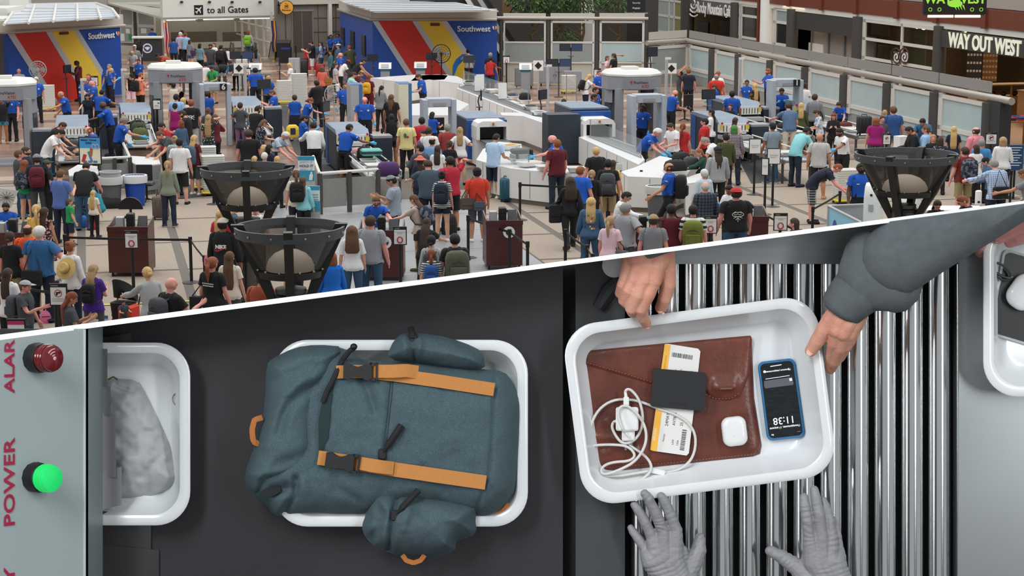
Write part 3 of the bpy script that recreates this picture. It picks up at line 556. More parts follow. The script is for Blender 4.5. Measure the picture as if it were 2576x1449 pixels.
def detector(px,py,label,num=None,w=.9):
    t=thing('metal_detector',label,'metal detector',PT(px,py,2.15),HR,'walk-through metal detectors')
    for sx in (-1,1):q=MB();q.rbox(sx*w/2-.08,sx*w/2+.08,-.32,.32,0,2.12,.03);q.build('side_post',DEVL,t)
    q=MB();q.rbox(-w/2+.07,w/2-.07,-.28,.28,1.88,2.15,.03);q.build('crossbar',DEVL,t)
    q=MB();q.box(-.2,.2,-.3,-.28,1.92,2.02);q.build('display',DEVG,t,0)
    if num:
        q=MB();q.box(w/2-.3,w/2-.06,-.33,-.3,1.9,2.14);p=q.build('number_plate',BLACK,t,0);q=MB();text_mesh(num,.26,q,Matrix(((1,0,0,w/2-.18),(0,0,-1,-.335),(0,1,0,2.02),(0,0,0,1))),.006);q.build('numeral',WHITE,p,0)
detector(540,208,'grey walk-through detector number six near the portal','6');detector(1102,246,'grey walk-through detector beside the curved white counter');detector(1627,236,'grey walk-through detector in front of the round body scanner',None,1.0);detector(1975,198,'grey walk-through detector number one near the frosted partition','1',1.0)
def slab_panel(px,py,label,front,w=.34,d=.9):
    t=thing('lane_divider',label,'panel',PT(px,py,2.1),HR);q=MB();q.box(-w/2,w/2,-d/2,d/2,0,2.1);q.build('panel',mat('panel_blue_side',(74,116,166),.4),t,0);q=MB();q.box(-w/2-.01,w/2-.12,-d/2-.02,-d/2,.02,2.08);q.box(-w/2-.02,-w/2,-d/2,d/2,.02,2.08);q.build('face',front,t,0)
slab_panel(892,210,'tall grey divider panel with blue edge behind the heavy officer',LGREY,.4);slab_panel(1014,208,'tall cream divider panel with blue edge beside the curved counter',mat('cream_panel',(228,224,200),.5),.45)
# ---- older x-ray machines
def tray_mesh():
    R=[]
    for q,z in ((.04,.0),(.0,.1),(-.015,.105),(-.015,.12),(.015,.12),(.055,.015)):R.append([(x,y,z) for x,y in rrect(-.3+q,.3-q,-.22+q,.22-q,.06,3)])
    m_=MB();m_.loft(R);return m_
TRAY=tray_mesh().build('tray_mould',TRAYW);TRAY_ME=TRAY.data;bpy.data.objects.remove(TRAY)
def tray(loc,rz,label,group=None):
    o=bpy.data.objects.new('security_tray',TRAY_ME);C.objects.link(o);o.location=loc;o.rotation_euler=(0,0,rz);return tag(o,label,'tray',group or 'white security trays')
def xray_old(px,py,label,L=2.6,w=1.0,cab=-1,z=1.35):
    t=thing('x_ray_machine',label,'x-ray machine',PT(px,py,z),HR,'blue-topped x-ray machines')
    q=MB();q.box(-w/2,w/2,.25,L,.12,z-.12);q.build('body',NAVY,t,0)
    q=MB();q.box(-w/2-.02,w/2+.02,L-.5,L,.1,z-.1);q.build('blue_band',MBLUE,t,0)
    q=MB();q.prism([(-w/2,.05,z-.14),(-w/2,.3,z),(-w/2,L,z),(-w/2,L,z-.14)],(w,0,0));q.build('top',BGREY,t,0)
    q=MB();q.box(-w/2+.02,w/2-.02,.0,.3,z-.42,z-.14);q.build('front_panel',OFFW,t,0)
    for k in range(8):q=MB();x=-w/2+.14+k*(w-.28)/7;q.box(x-.012,x+.012,-.008,0,z-.39,z-.2);q.build('slot',BLACK,t,0)
    q=MB();q.box(-w/2+.02,w/2-.02,-.35,.3,z-.62,z-.5);q.build('shelf',LGREY,t,0)
    q=MB();q.box(-w/2,w/2,-.4,.25,.55,z-.62);q.box(-w/2,-w/2+.12,-.2,.25,.1,.56);q.box(w/2-.12,w/2,-.2,.25,.1,.56);q.build('tunnel_curtain',BLACK,t,0)
    for sx in (-1,1):
        q=MB();q.cyl((sx*(w/2-.07),-.01,z-.12),(sx*(w/2-.07),-.06,z-.12),.035,8);q.build('stop_button',REDS,t);q=MB();q.box(sx*(w/2-.06)-.06,sx*(w/2-.06)+.06,-.012,0,z-.32,z-.2);q.build('warning_sticker',YEL,t,0)
    if cab:q=MB();q.rbox(cab*(w/2+.42)-.3,cab*(w/2+.42)+.3,.1,.75,0,z-.28,.02);q.build('side_cabinet',NAVY,t);q=MB();q.box(cab*(w/2+.42)-.3,cab*(w/2+.42)+.3,.1,.75,z-.27,z-.2);q.build('cabinet_top',DEVG,t,0)
    return t
def roller_table(t0,y0,y1,w,z,label,rail=True):
    """steel roller table running from local y0 to y1 along the lane of machine t0"""
    M_=Matrix.Rotation(HR,3,'Z');o=Vector(t0.location)+M_ @ Vector((0,y0,0));t=thing('roller_table',label,'conveyor',o,HR,'steel roller tables');L=y1-y0
    q=MB()
    for sx in (-1,1):q.box(sx*w/2-.03,sx*w/2+.03,0,L,z-.12,z)
    q.build('side_beam',STEEL,t,0)
    me=None
    for k in range(int(L/.14)):
        if me is None:q=MB();q.cyl((-w/2+.03,0,0),(w/2-.03,0,0),.045,8);r_=q.build('roller',mat('roller_grey',(158,160,162),.35,.6),t);me=r_.data
        else:r_=bpy.data.objects.new('roller',me);C.objects.link(r_);r_.parent=t
        r_.location=(0,.07+k*.14,z-.05)
    for sx in (-1,1):
        for yy in (.15,L-.15):q=MB();q.box(sx*w/2-.03,sx*w/2+.03,yy-.03,yy+.03,0,z-.1);q.build('leg',DGREY,t,0)
        if rail:q=MB();q.tube([(sx*(w/2+.03),.1,z),(sx*(w/2+.03),.02,z+.16),(sx*(w/2+.03),L-.02,z+.16),(sx*(w/2+.03),L-.1,z)],.02,6);q.build('side_rail',OFFW,t)
    return t
xm={}
for key,px,py,lab,cab in (('a',181,309,'blue-topped x-ray machine next to the sharp-items poster',-1),('b',342,275,'blue-topped x-ray machine beside the round body scanner by the portal',-1),('c',622,258,'blue-topped x-ray machine with papers on its lid',1),
                              ('d',888,328,'blue-topped x-ray machine with an officer loading trays',1),('e',1882,258,'blue-topped x-ray machine by the frosted partition',1),('f',1848,300,'blue-topped x-ray machine behind the woman in plaid shirt',1),('g',2032,255,'x-ray machine partly hidden by the numbered detector near the partition',0)):
    xm[key]=xray_old(px,py,lab,2.9 if key in 'ef' else 2.6,cab=cab)
for key,y0,lab in (('a',-4.6,'steel roller table under loaded trays by the sharp-items poster'),('b',-5.2,'steel roller table carrying backpacks beside the grey-haired officer'),('c',-4.4,'steel roller table with rails beside the woman in purple leggings'),('d',-6.2,'steel roller table with a teal case and open trays'),('e',-5.0,'steel roller table beside the man reaching over in blue tee'),('f',-5.6,'steel roller table behind the lane number signs'),('g',-5.5,'steel roller table by the partition with a black suitcase')):
    roller_table(xm[key],y0,-.4,.85,.72,lab)
def on_table(key,x,y,z=.72):return Vector(xm[key].location)+Matrix.Rotation(HR,3,'Z') @ Vector((x,y,z))
rolls=(('a',-3.4),('a',-2.2),('a',-4.3),('b',-4.6),('b',-3.4),('b',-2.4),('c',-3.9),('c',-3.0),('d',-1.0),('d',-1.8),('d',-3.1),('d',-4.2),('d',-5.6),('e',-4.6),('e',-3.6),('f',-4.5),('f',-2.9),('g',-4.2),('g',-2.6),('g',-3.4))
where={'a':'table by the sharp-items poster','b':'table beside the grey-haired officer','c':'table by the purple leggings','d':'table with the teal case','e':'table by the man in blue tee','f':'table behind the lane signs','g':'table by the partition'}
ordn=['nearest','second','third','fourth','fifth'];cnt={}
for k,y in sorted(rolls,key=lambda r:(r[0],r[1])):cnt[k]=cnt.get(k,0)+1;tray(on_table(k,0,y),HR+math.pi/2+rnd.uniform(-.06,.06),'white tray on the roller %s, %s to the viewer' % (where[k],ordn[cnt[k]-1]))
for k,y,z in (('a',.05,.88),('b',.05,.88),('c',.05,.88),('d',.05,.88),('f',.05,.88)):tray(on_table(k,.1,y,z),HR,'white tray on the machine shelf above the %s' % where[k])
# ---- bags and cases
def soft_bag(loc,d,m,label,rz=.0,cat='bag',name='travel_bag',handle=True):
    t=thing(name,label,cat,loc,rz);q=MB();a,b,h=d
    q.loft([[(x,y,z) for x,y in rrect(-a*s/2,a*s/2,-b*s/2,b*s/2,min(a,b)*.28*s,3)] for s,z in ((.9,0),(1,.08*h),(1.0,.55*h),(.86,.85*h),(.5,h))]);q.build('body',m,t,60)
    q=MB();q.tube([(x,-b*.46,h*.55) for x in (-a*.35,0,a*.35)],.012,5);q.build('zip',CHAR,t)
    if handle:q=MB();q.tube([(-a*.16,0,h*.92),(-a*.12,0,h*1.12),(a*.12,0,h*1.12),(a*.16,0,h*.92)],.016,6);q.build('handle',BAGB,t)
    return t
def suitcase(loc,m,label,h=.66,w=.44,d=.27,rz=.0,ext=False):
    t=thing('suitcase',label,'suitcase',loc,rz);q=MB();q.rbox(-w/2,w/2,-d/2,d/2,.06,h,.07,4);q.build('shell',m,t,50)
    for k in (-1,0,1):q=MB();q.box(k*w*.28-.012,k*w*.28+.012,-d/2-.008,-d/2+.01,.12,h-.07);q.build('rib',m,t,0)
    for sx in (-1,1):
        for sy in (-1,1):q=MB();q.cyl((sx*w*.38-.02,sy*d*.34,.035),(sx*w*.38+.02,sy*d*.34,.035),.035,8);q.build('wheel',BLACK,t)
    q=MB();q.tube([(-.09,0,h),(-.09,0,h+.05),(.09,0,h+.05),(.09,0,h)],.014,6);q.build('handle',BLACK,t)
    if ext:q=MB();q.tube([(-.1,d*.3,h),(-.1,d*.3,h+.4),(.1,d*.3,h+.4),(.1,d*.3,h)],.01,6);q.build('trolley_bar',STEEL,t)
    return t
OLV=mat('bag_olive',(86,92,52),.9,noise=.2,ns=12);GRNB=mat('bag_green',(62,120,40),.6);TEALC=mat('case_teal',(98,172,170),.5)
soft_bag(on_table('b',0,-4.5,.77),(.5,.42,.42),OLV,'olive green backpack lying on the roller table',.4);soft_bag(on_table('b',0,-2.6,.77),(.5,.4,.4),mat('bag_dark_olive',(60,66,44),.9),'dark olive duffel on the roller table behind the orange cloth',.2);soft_bag(on_table('b',0,-1.4,.77),(.5,.4,.36),BAGB,'black bag with white straps at the machine mouth near the grey-haired officer',.1)
soft_bag(on_table('b',.05,-3.5,.8),(.36,.3,.14),mat('orange_cloth',(222,110,34),.9),'orange cloth in a tray on the roller table',.3,'clothing','folded_cloth',False);soft_bag(on_table('b',-.05,-3.9,.8),(.28,.24,.14),BAGB,'black cap in a tray beside the olive backpack',.3,'hat','dark_cap',False)
soft_bag(on_table('a',0,-2.3,.78),(.5,.34,.3),CHAR,'grey bag in a tray beneath reaching arms',.3);soft_bag(on_table('a',0,-3.4,.78),(.5,.36,.2),BAGB,'black jacket heap in a tray by the sharp-items poster',.2,'clothing','jacket_heap',False);soft_bag(on_table('a',0,-4.3,.78),(.42,.3,.16),BAGB,'black bundle in the nearest tray beside the bent-over man',.2,'clothing','jacket_heap',False)
t=thing('teal_case','teal hard case on top of a black tote on the belt','suitcase',on_table('d',.1,-3.0,.95),HR);q=MB();q.rbox(-.3,.3,-.24,.24,0,.18,.08,4);q.build('shell',TEALC,t);q=MB();q.rbox(-.31,.31,-.25,.25,.08,.1,.08,4);q.build('seam',CHAR,t)
soft_bag(on_table('d',.02,-2.3,.76),(.46,.3,.36),BAGB,'black tote bag with white handles on the belt',HR);soft_bag(on_table('d',0,-1.5,.78),(.5,.36,.22),mat('blush_cloth',(196,150,146),.9),'blush pink jacket bundle in a tray on the belt',.4,'clothing','jacket_heap',False);soft_bag(on_table('d',.15,-5.8,.74),(.6,.34,.36),mat('bag_purple',(78,46,96),.8),'purple duffel held at the end of the belt',.2)
soft_bag(on_table('c',0,-2.7,.77),(.5,.4,.38),mat('bag_slate',(92,104,122),.8),'slate blue bag in a tray beside the woman in floral blouse',.3);soft_bag(on_table('c',-.1,-3.6,.78),(.34,.2,.14),REDS,'red bundle by the bearded man on the belt',.3,'bag','red_pouch',False)
t=soft_bag(on_table('c',.95,-5.8,.74),(.42,.24,.4),mat('bag_yellow',(226,196,40),.7),'bright yellow printed shopping bag on the belt end',HR,handle=False);q=MB();q.prism([(-.08,-.125,.1),(.08,-.125,.1),(.08,-.115,.3),(-.08,-.115,.3)],(0,-.012,0));q.build('print_patch',mat('bag_print_navy',(32,38,80),.7),t,0)
soft_bag(on_table('e',0,-3.7,.77),(.55,.4,.26),BAGB,'black bag under the reaching hand on the belt',.3);suitcase(on_table('g',-.1,-5.2,.72),SUITB,'black suitcase standing on the belt by the partition',.62,.46,.3,HR)
soft_bag(on_table('g',0,-3.4,.77),(.45,.3,.2),mat('bag_wine',(96,40,40),.8),'wine red bag on the belt behind the black suitcase',.2)
suitcase(X(405,553),mat('suitcase_taupe',(92,84,74),.6),'taupe suitcase beside the woman in sage blouse',.62,.42,.28,.15,True);suitcase(X(128,522),GRNB,'green suitcase behind the man with maroon backpack',.5,.36,.26,.4);suitcase(X(1276,508),mat('suitcase_teal',(28,84,104),.5),'teal wheeled suitcase in front of the white counter',.66,.4,.3,HR-.3)
soft_bag(X(276,524),(.62,.4,.3),BAGB,'black duffel on the carpet beside the crouching woman',.3);soft_bag(X(272,512)+Vector((0,0,.28)),(.4,.26,.28),mat('bag_tan_leather',(138,82,40),.6),'tan leather handbag lying on the black duffel',.2);suitcase(X(208,562),SUITB,'black suitcase standing by the blond child',.5,.36,.24,.5);soft_bag(X(1130,590),(.36,.26,.5),BAGB,'black backpack standing on the floor by the man in crimson tee',.5);soft_bag(X(232,578),(.26,.2,.42),mat('bag_pink_red',(186,40,66),.8),'pink and red child backpack on the carpet',.2)
for k,(px,py,lab,m) in enumerate(((560,182,'black backpack lying on the belt beyond the numbered detector',BAGB),(595,180,'dark case pile beyond the numbered detector',CHAR),(536,184,'grey rounded bag on the far belt behind the boy in green',CHAR))):soft_bag(X(px,py,.78),(.55,.4,.36),m,lab,.3*k)
for px_,w_,lb_ in ((566,4.2,'far steel belt bench beyond the numbered detector'),):
    t=thing('belt_bench',lb_,'conveyor',PT(px_,184,.8),HR);q=MB();q.box(-w_/2,w_/2,-.4,.4,.7,.78);q.build('bed',STEEL,t,0)
    for sx in (-1,0,1):q=MB();q.box(sx*w_*.45-.04,sx*w_*.45+.04,-.35,.35,0,.7);q.build('leg',DGREY,t,0)
suitcase(X(760,196),SUITB,'tall black suitcase beyond the tray racks',.9,.6,.4,.1);suitcase(X(806,196),mat('suitcase_red',(168,36,36),.5),'red suitcase by the woman in pale blue near the elevator',.7,.45,.3,.1)
soft_bag(X(786,176),(.5,.3,.5),mat('suitcase_red',(168,36,36),.5),'red travel bag under the man in white shorts',.2)
# ---- tray racks
def tray_rack(px,py,n,label):
    base=X(px,py);c=thing('tray_cart','low yellow tray cart under '+label,'cart',base,HR,'yellow tray carts');q=MB();q.rbox(-.34,.34,-.26,.26,.08,.14,.04);q.build('deck',YEL,c)
    for sx in (-1,1):
        for sy in (-1,1):q=MB();q.cyl((sx*.25-.02,sy*.2,.04),(sx*.25+.02,sy*.2,.04),.04,8);q.build('wheel',BLACK,c)
    for k in range(n):tray(base+Vector((0,0,.14+k*.062)),HR,'white tray in '+label,label)
tray_rack(754,282,22,'the tallest tray stack by the salmon-topped woman');tray_rack(716,262,13,'the tray stack behind the two officers near the portal');tray_rack(120,280,14,'the tray stack beside the striped booth');tray_rack(518,478,17,'the tray stack by the white clogs');tray_rack(538,492,15,'the tray stack behind the perforated lamp bowl');tray_rack(2125,512,12,'the tray stack behind the smiling officer');tray_rack(1430,235,10,'the tray stack at the far white lane')
# ---- new lanes with white counters
def counter(P,label,z=.95,m=CWHITE,lip=True,name='lane_counter',kick=.14):
    o=X(*P[0],z);o.z=0;t=thing(name,label,'counter',o);Q=[X(x,y,z)-o for x,y in P];cen=sum(Q,Vector())/len(Q)
    q=MB();q.prism([(p.x,p.y,kick) for p in Q],(0,0,z-kick-.03));q.build('carcass',m,t,0)
    q=MB();q.prism([(cen.x+(p.x-cen.x)*.97,cen.y+(p.y-cen.y)*.97,0) for p in Q],(0,0,kick));q.build('plinth',mat('plinth_steel',(120,116,108),.4,.3),t,0)
    q=MB();q.prism([(p.x,p.y,z-.03) for p in Q],(0,0,.03));q.build('worktop',mat('worktop_pale',(224,225,226),.3),t,0)
    n=len(Q)
    for i in range(n):
        a,b=Q[i],Q[(i+1) % n];d=(b-a)
        if d.length < .9:continue
        nr=Vector((d.y,-d.x,0)).normalized();nr=nr if nr.dot((a+b)/2-cen) > 0 else -nr
        if nr.y > .2:continue
        for k in range(1,max(2,int(d.length/1.1))):q=MB();p=a+d*(k/max(2,int(d.length/1.1)));q.cbox((p.x+nr.x*.004,p.y+nr.y*.004,(z+kick)/2),(.012,.012,z-kick-.08),0);q.build('panel_joint',MGREY,t,0)
    return t
def belt_strip(P,z,label,m=BELT):
    o=X(*P[0],z);t=thing('conveyor_strip',label,'conveyor',o);q=MB();q.prism([X(x,y,z)-o for x,y in P],(0,0,.02));q.build('belt',m,t,0)
    a0,a1,b1,b0=[X(x,y,z)-o for x,y in (P[0],P[1],P[2],P[3])]
    for s_,e_ in ((a0,a1),(b0,b1)):q=MB();q.tube([s_+Vector((0,0,.02)),e_+Vector((0,0,.02))],.03,6);q.build('edge_rail',STEEL,t)
counter([(930,196),(1000,205),(1118,200),(1128,188),(1040,188)],'white curved counter in front of the left end of the airline booth');counter([(1030,206),(1050,190),(1100,187),(1150,192),(1182,208),(1182,214),(1130,206),(1080,200)],'white curved counter with round cut-outs below the standing fan',.95)
counter([(1148,222),(1172,208),(1392,290),(1375,305),(1330,292)],'long white lane counter with a grey belt along its top',.95);belt_strip([(1155,220),(1340,290),(1372,296),(1178,212)],.96,'grey belt running along the long white lane counter')
counter([(1258,283),(1316,283),(1372,302),(1374,312),(1316,292),(1262,290)],'white corner lane wall enclosing the officer',1.0)
counter([(1030,262),(1150,250),(1180,262),(1140,290),(1035,290)],'white low table behind the seated officer at the detector',.8)
counter([(1198,402),(1232,412),(1286,424),(1381,434),(1440,438),(1482,432),(1480,420),(1440,424),(1385,419),(1330,409),(1292,397),(1318,382),(1310,362),(1255,356),(1215,375)],'curved white counter where bags are repacked',.95)
counter([(1456,345),(1478,340),(1535,352),(1612,386),(1622,402),(1606,414)],'white lane outlet counter beside the blue-striped machine',.95);belt_strip([(1482,344),(1612,396),(1600,372),(1535,350)],.96,'grey outlet belt of the blue-striped machine')
counter([(1562,432),(1600,420),(1660,392),(1700,400),(1732,430),(1690,448),(1580,444)],'white repacking counter in front of the leaning officer',.95);counter([(1722,448),(1792,425),(1800,440),(1770,456),(1726,462)],'curved white counter end by the woman in green sleeves',.95)
counter([(318,402),(330,392),(398,396),(404,412),(352,418)],'pale steel inspection table at the lane gate',.85,DEVG);counter([(172,428),(196,414),(246,418),(248,436),(174,442)],'pale steel loading table beneath the bent man in black tee',.85,DEVG)
def xray_new(px,py,label,L=3.4,tall=.0):
    t=thing('x_ray_tunnel',label,'x-ray machine',PT(px,py,1.5),HR,'white-hooded x-ray machines')
    q=MB();q.box(-.62,.62,1.0,L,.1,1.42+tall);q.build('body',NAVY,t,0);q=MB();q.box(-.63,.63,.72,1.0,.1,1.42+tall*.8);q.build('blue_band',mat('machine_bright_blue',(20,74,148),.4),t,0);q=MB();q.box(-.62,.62,1.0,L,1.42+tall,1.47+tall);q.build('lid',BGREY,t,0)
    q=MB();q.box(-.5,.5,.0,.7,.1,.9);q.build('skirt',CWHITE,t,0)
    R=[]
    for y in (-.15,.72):R.append([(x,y,z) for x,z in [(-.52,.9),(-.52,1.3),(-.46,1.42),(-.34,1.48),(.34,1.48),(.46,1.42),(.52,1.3),(.52,.9),(.42,.9),(.42,1.3),(-.42,1.3),(-.42,.9)]])
    q=MB();q.loft(R,True);q.build('hood',CWHITE,t,0);q=MB();q.box(-.42,.42,.3,.34,.9,1.3);q.build('tunnel_curtain',BLACK,t,0);q=MB();q.box(-.09,.09,-.17,-.15,1.33,1.46);q.build('label_plate',OFFW,t,0);q=MB();q.ell((0,-.175,1.39),(.04,.006,.05));q.build('emblem',mat('emblem_orange',(190,100,40),.5),t)
    q=MB();q.box(-.4,.4,-1.6,.3,.86,.9);q.build('outfeed_belt',BELT,t,0);return t
xn1=xray_new(1238,302,'white-hooded x-ray tunnel behind the man in pale blue tee');xn2=xray_new(1505,296,'white-hooded x-ray tunnel with tall navy body and blue stripe',3.2,.25)
sign_cab=MB();p=PT(1412,290,1.55);sign_cab.box(-.5,.55,-.3,.5,.05,1.6);cab=sign_cab.build('machine_cabinet',NAVY);cab.location=p;cab.rotation_euler=(0,0,HR);tag(cab,'tall dark navy machine cabinet behind the bald officer','cabinet')
cl=MB();cl.box(-.42,-.38,-.31,-.3,.8,1.0);cl.build('vent',BLACK,cab,0)
for k,(px,py,lab) in enumerate(((1180,213,'white tray with black cloth on the far lane belt'),(1238,232,'white tray with papers on the far lane belt'),(1290,248,'white tray with a slate case on the far lane belt'),(1320,258,'white tray under the domed black case'),(1335,275,'white tray holding a crumpled black jacket'),(1355,288,'white tray with a dark round pouch at the lane corner'))):
    l=X(px,py,.985);tray(l,HR+1.57,lab);soft_bag(l+Vector((0,0,.03)),(.42,.3,(.12,.06,.18,.34,.14,.08)[k]),(BAGB,PAPER,mat('slate_cloth',(62,72,88),.8),BAGB,CHAR,NAVY)[k],('black cloth','loose papers','slate laptop case','domed black case','crumpled black jacket','dark round pouch')[k]+' in a tray on the far lane',.2,'bag','tray_load',False)
l=X(1282,374,.985);tray(l,HR+.6,'white tray holding clothes on the near white counter');soft_bag(l+Vector((.05,0,.03)),(.34,.26,.12),mat('mustard_cloth',(196,160,80),.9),'mustard and navy clothes in the near tray',.3,'clothing','folded_clothes',False)
l=X(1312,408,.985);tray(l,HR+.4,'white tray under the black and silver hard case');t=thing('hard_case','black and silver hard case in a tray on the curved counter','suitcase',l+Vector((0,0,.05)),HR+.2);q=MB();q.rbox(-.29,.29,-.2,.2,0,.2,.05);q.build('lower_shell',mat('case_silver',(150,152,156),.35,.4),t);q=MB();q.rbox(-.28,.28,-.19,.19,.2,.33,.06);q.build('upper_shell',SUITB,t)
for k in (-1,1):q=MB();q.box(k*.22-.04,k*.22+.04,-.205,-.195,.04,.28);q.build('strap',SUITB,t,0)
tray(X(1330,417,.985),HR+.35,'empty white tray beneath the hard case edge');tray(X(1378,427,.985),HR+.1,'white tray beside the bald officer on the curved counter');tray(X(1455,431,.985),HR-.2,'white tray at the end of the curved counter')
tray(on_table('d',0,.2,.9),HR,'white tray in the mouth of the machine with the loading officer')
l=X(1700,440,.985);tray(l,HR+.2,'white tray under the black duffel on the repacking counter');soft_bag(l+Vector((0,.1,.05)),(.6,.36,.34),BAGB,'black duffel with white band on the repacking counter',.4);soft_bag(X(1738,425,.97),(.42,.3,.34),CHAR,'charcoal backpack on the repacking counter beside the woman in green',.2);soft_bag(X(1712,405,.97),(.5,.34,.26),BAGB,'black shoulder bag pile behind the duffel',.9)
t=thing('shoe_box','blue box with a colourful lid held beside the white counter','box',X(1745,478,.55),.2);q=MB();q.box(-.2,.2,-.14,.14,0,.14);q.build('carton',mat('box_blue',(30,60,120),.6),t,0);q=MB();q.box(-.21,.21,-.15,.15,.14,.17);q.build('lid',mat('box_lid',(224,160,70),.6,noise=.4,ns=8),t,0)
# ---- glass screens, fences, gates
def glass_screen(P,z0,z1,label,g=0):
    o=X(*P[0],z0);b=X(*P[1],z0)-o;o.z-= g;z1=z1 if not g else z1+g;t=thing('glass_screen',label,'screen',o);a=Vector();n=Vector((b.y,-b.x,0)).normalized()*.015
    q=MB();q.prism([a,b,b+Vector((0,0,z1-z0)),Vector((0,0,z1-z0))],n);q.build('pane',GLASS,t,0)
    for p in (a,b):q=MB();q.tube([p,p+Vector((0,0,z1-z0))],.015,6);q.build('edge_post',STEEL,t)
glass_screen(((1165,206),(1330,262)),.95,1.45,'clear glass screen along the far lane belt');glass_screen(((1425,232),(1450,262)),.8,1.5,'clear glass screen near the white-tee traveller',.8);glass_screen(((1485,345),(1612,398)),.95,1.5,'clear glass screen beside the outlet belt');glass_screen(((1240,408),(1330,422)),.95,1.5,'clear glass screen on the curved repacking counter')
for k,(px,py) in enumerate(((1202,200),(1262,220),(1206,196))):
    t=thing('divider_card',('white upright divider card on the far lane, left one','white upright divider card on the far lane, right one','white upright divider card behind the far lane belt')[k],'panel',X(px+2,py+30,.98),HR+.2);q=MB();q.box(-.17,.17,-.01,.01,0,.62);q.build('card',PAPER,t,0);q=MB();q.box(-.17,.17,-.06,.06,0,.03);q.build('foot',STEEL,t,0)
def fence(P,h,label,n=2):
    o=X(*P[0]);t=thing('steel_fence',label,'fence',o);b=X(*P[1])-o;d=b.normalized();nn=Vector((-d.y,d.x,0))*.02
    q=MB();q.tube([Vector((0,0,h)),b+Vector((0,0,h))],.045,8);q.build('top_rail',mat('fence_rail',(214,212,206),.4),t)
    for k in range(n+1):q=MB();p=b*(k/n);q.cbox((p.x,p.y,h/2),(.1,.1,h),math.atan2(d.y,d.x));q.build('post',DGREY,t,0)
    for k in range(n):q=MB();p0=b*((k+.1)/n);p1=b*((k+.9)/n);q.prism([p0+Vector((0,0,.18)),p1+Vector((0,0,.18)),p1+Vector((0,0,h-.16)),p0+Vector((0,0,h-.16))],nn);q.build('panel',mat('fence_panel',(150,150,146),.4,.2,noise=.06,ns=3),t,0)
fence(((806,540),(952,528)),1.08,'steel gate fence behind the officer at the maroon podium',2);fence(((252,488),(330,484)),1.0,'steel gate fence behind the trash bins',2);fence(((330,484),(312,440)),1.0,'short steel fence leading to the inspection table',1);fence(((806,540),(790,490)),1.08,'short steel fence beside the bottle banner',1)
# ---- monitors, fans, sanitisers, printers
def monitor(px,py,z,label,yaw=.0,n=1,m=BLACK,tilt=.0):
    t=thing('monitor',label,'monitor',X(px,py,z),yaw)
    for k in range(n):q=MB();x=(k-(n-1)/2)*.56;q.cbox((x,0,.42),(.52,.05,.34));so=q.build('screen',m,t,0);q=MB();q.cbox((x,-.027,.42),(.48,.005,.3));q.build('display',mat('screen_glow' if k else 'screen_dim',(62,80,110) if k else (52,58,66),.2),so,0)
    q=MB();q.tube([(0,.05,.42),(0,.1,.2),(0,.05,0)],.025,6);q.build('stand',DGREY,t);q=MB();q.box(-.14,.14,-.05,.16,0,.02);q.cyl((0,.06,-z),(0,.06,0),.03,8);q.lathe([(.2,-z),(.2,-z+.03),(.04,-z+.05)],(0,.06,0),n=12);q.build('floor_post',DGREY,t)
monitor(608,162,1.2,'twin monitors in front of the smiling woman at the portal',0,2);monitor(170,198,1.0,'large black monitor beneath the booth stripes',1.2,1);monitor(938,168,1.0,'monitor standing in front of the booth side wall',0,1,CHAR);monitor(1086,165,1.1,'monitor beside the black standing fan',0,1,CHAR);monitor(1180,172,1.1,'monitor in front of the man with the blue wrap',0,1,CHAR);monitor(1436,142,1.4,'twin monitors raised before the frosted glass',-.1,2,BLACK);monitor(1406,182,1.1,'wide twin monitor backs on the grey desk',.1,2,BLACK);monitor(665,240,1.3,'tilted grey monitor on the x-ray machine with papers',.5,1,CHAR);monitor(1365,268,1.2,'monitor pair turned sideways on the white corner',1.0,1);monitor(1210,270,1.35,'black monitor on a folding arm above the white-hooded tunnel',1.6,1);monitor(1782,268,1.35,'black monitor with cables on the dark x-ray machine',.4,1);monitor(1640,160,2.6,'small monitor on an arm atop the round body scanner',.7,1);monitor(820,300,1.3,'black monitor at the officer desk beside the blue machine',1.2,1);monitor(700,180,1.2,'dark monitor facing the blond woman in white',-1.2,1)
def fan(px,py,h,label,m,r=.36):
    p=PT(px,py,h);t=thing('standing_fan',label,'fan',p,.15);q=MB();q.lathe([(.28,0),(.28,.03),(.05,.06)],n=16);q.cyl((0,0,.03),(0,0,h-r),.03);q.build('stand',m,t)
    q=MB()
    for k in range(4):rr=r*(k+1)/4;q.tube([(rr*math.cos(a),-.09+.05*(rr/r)**2,h-r+rr*math.sin(a)) for a in [i*.3307 for i in range(19)]],.008,4,True)
    for k in range(16):a=k*.3927;q.tube([(0,-.09,h-r),(r*math.cos(a),-.04,h-r+r*math.sin(a))],.006,4)
    q.tube([(r*math.cos(a),0,h-r+r*math.sin(a)) for a in [i*.2618 for i in range(24)]],.02,6,True);q.build('guard',m,t)
    for k in range(3):a=k*2.094;q=MB();q.prism([(.03*math.cos(a),-.03,h-r+.03*math.sin(a)),(r*.85*math.cos(a-.35),-.05,h-r+r*.85*math.sin(a-.35)),(r*.9*math.cos(a+.1),-.03,h-r+r*.9*math.sin(a+.1)),(r*.7*math.cos(a+.5),-.01,h-r+r*.7*math.sin(a+.5))],(0,.012,0));q.build('blade',mat('fan_blade',(150,152,152),.4),t,0)
    q=MB();q.ell((0,.02,h-r),(.07,.12,.07));q.build('motor',m,t)
fan(1110,112,2.1,'black standing fan before the yellow stripe',BLACK,.42);fan(94,154,2.0,'pale standing fan before the red stripe',LGREY,.34);fan(840,214,1.5,'grey standing fan next to the officer with lanyard',LGREY,.36)
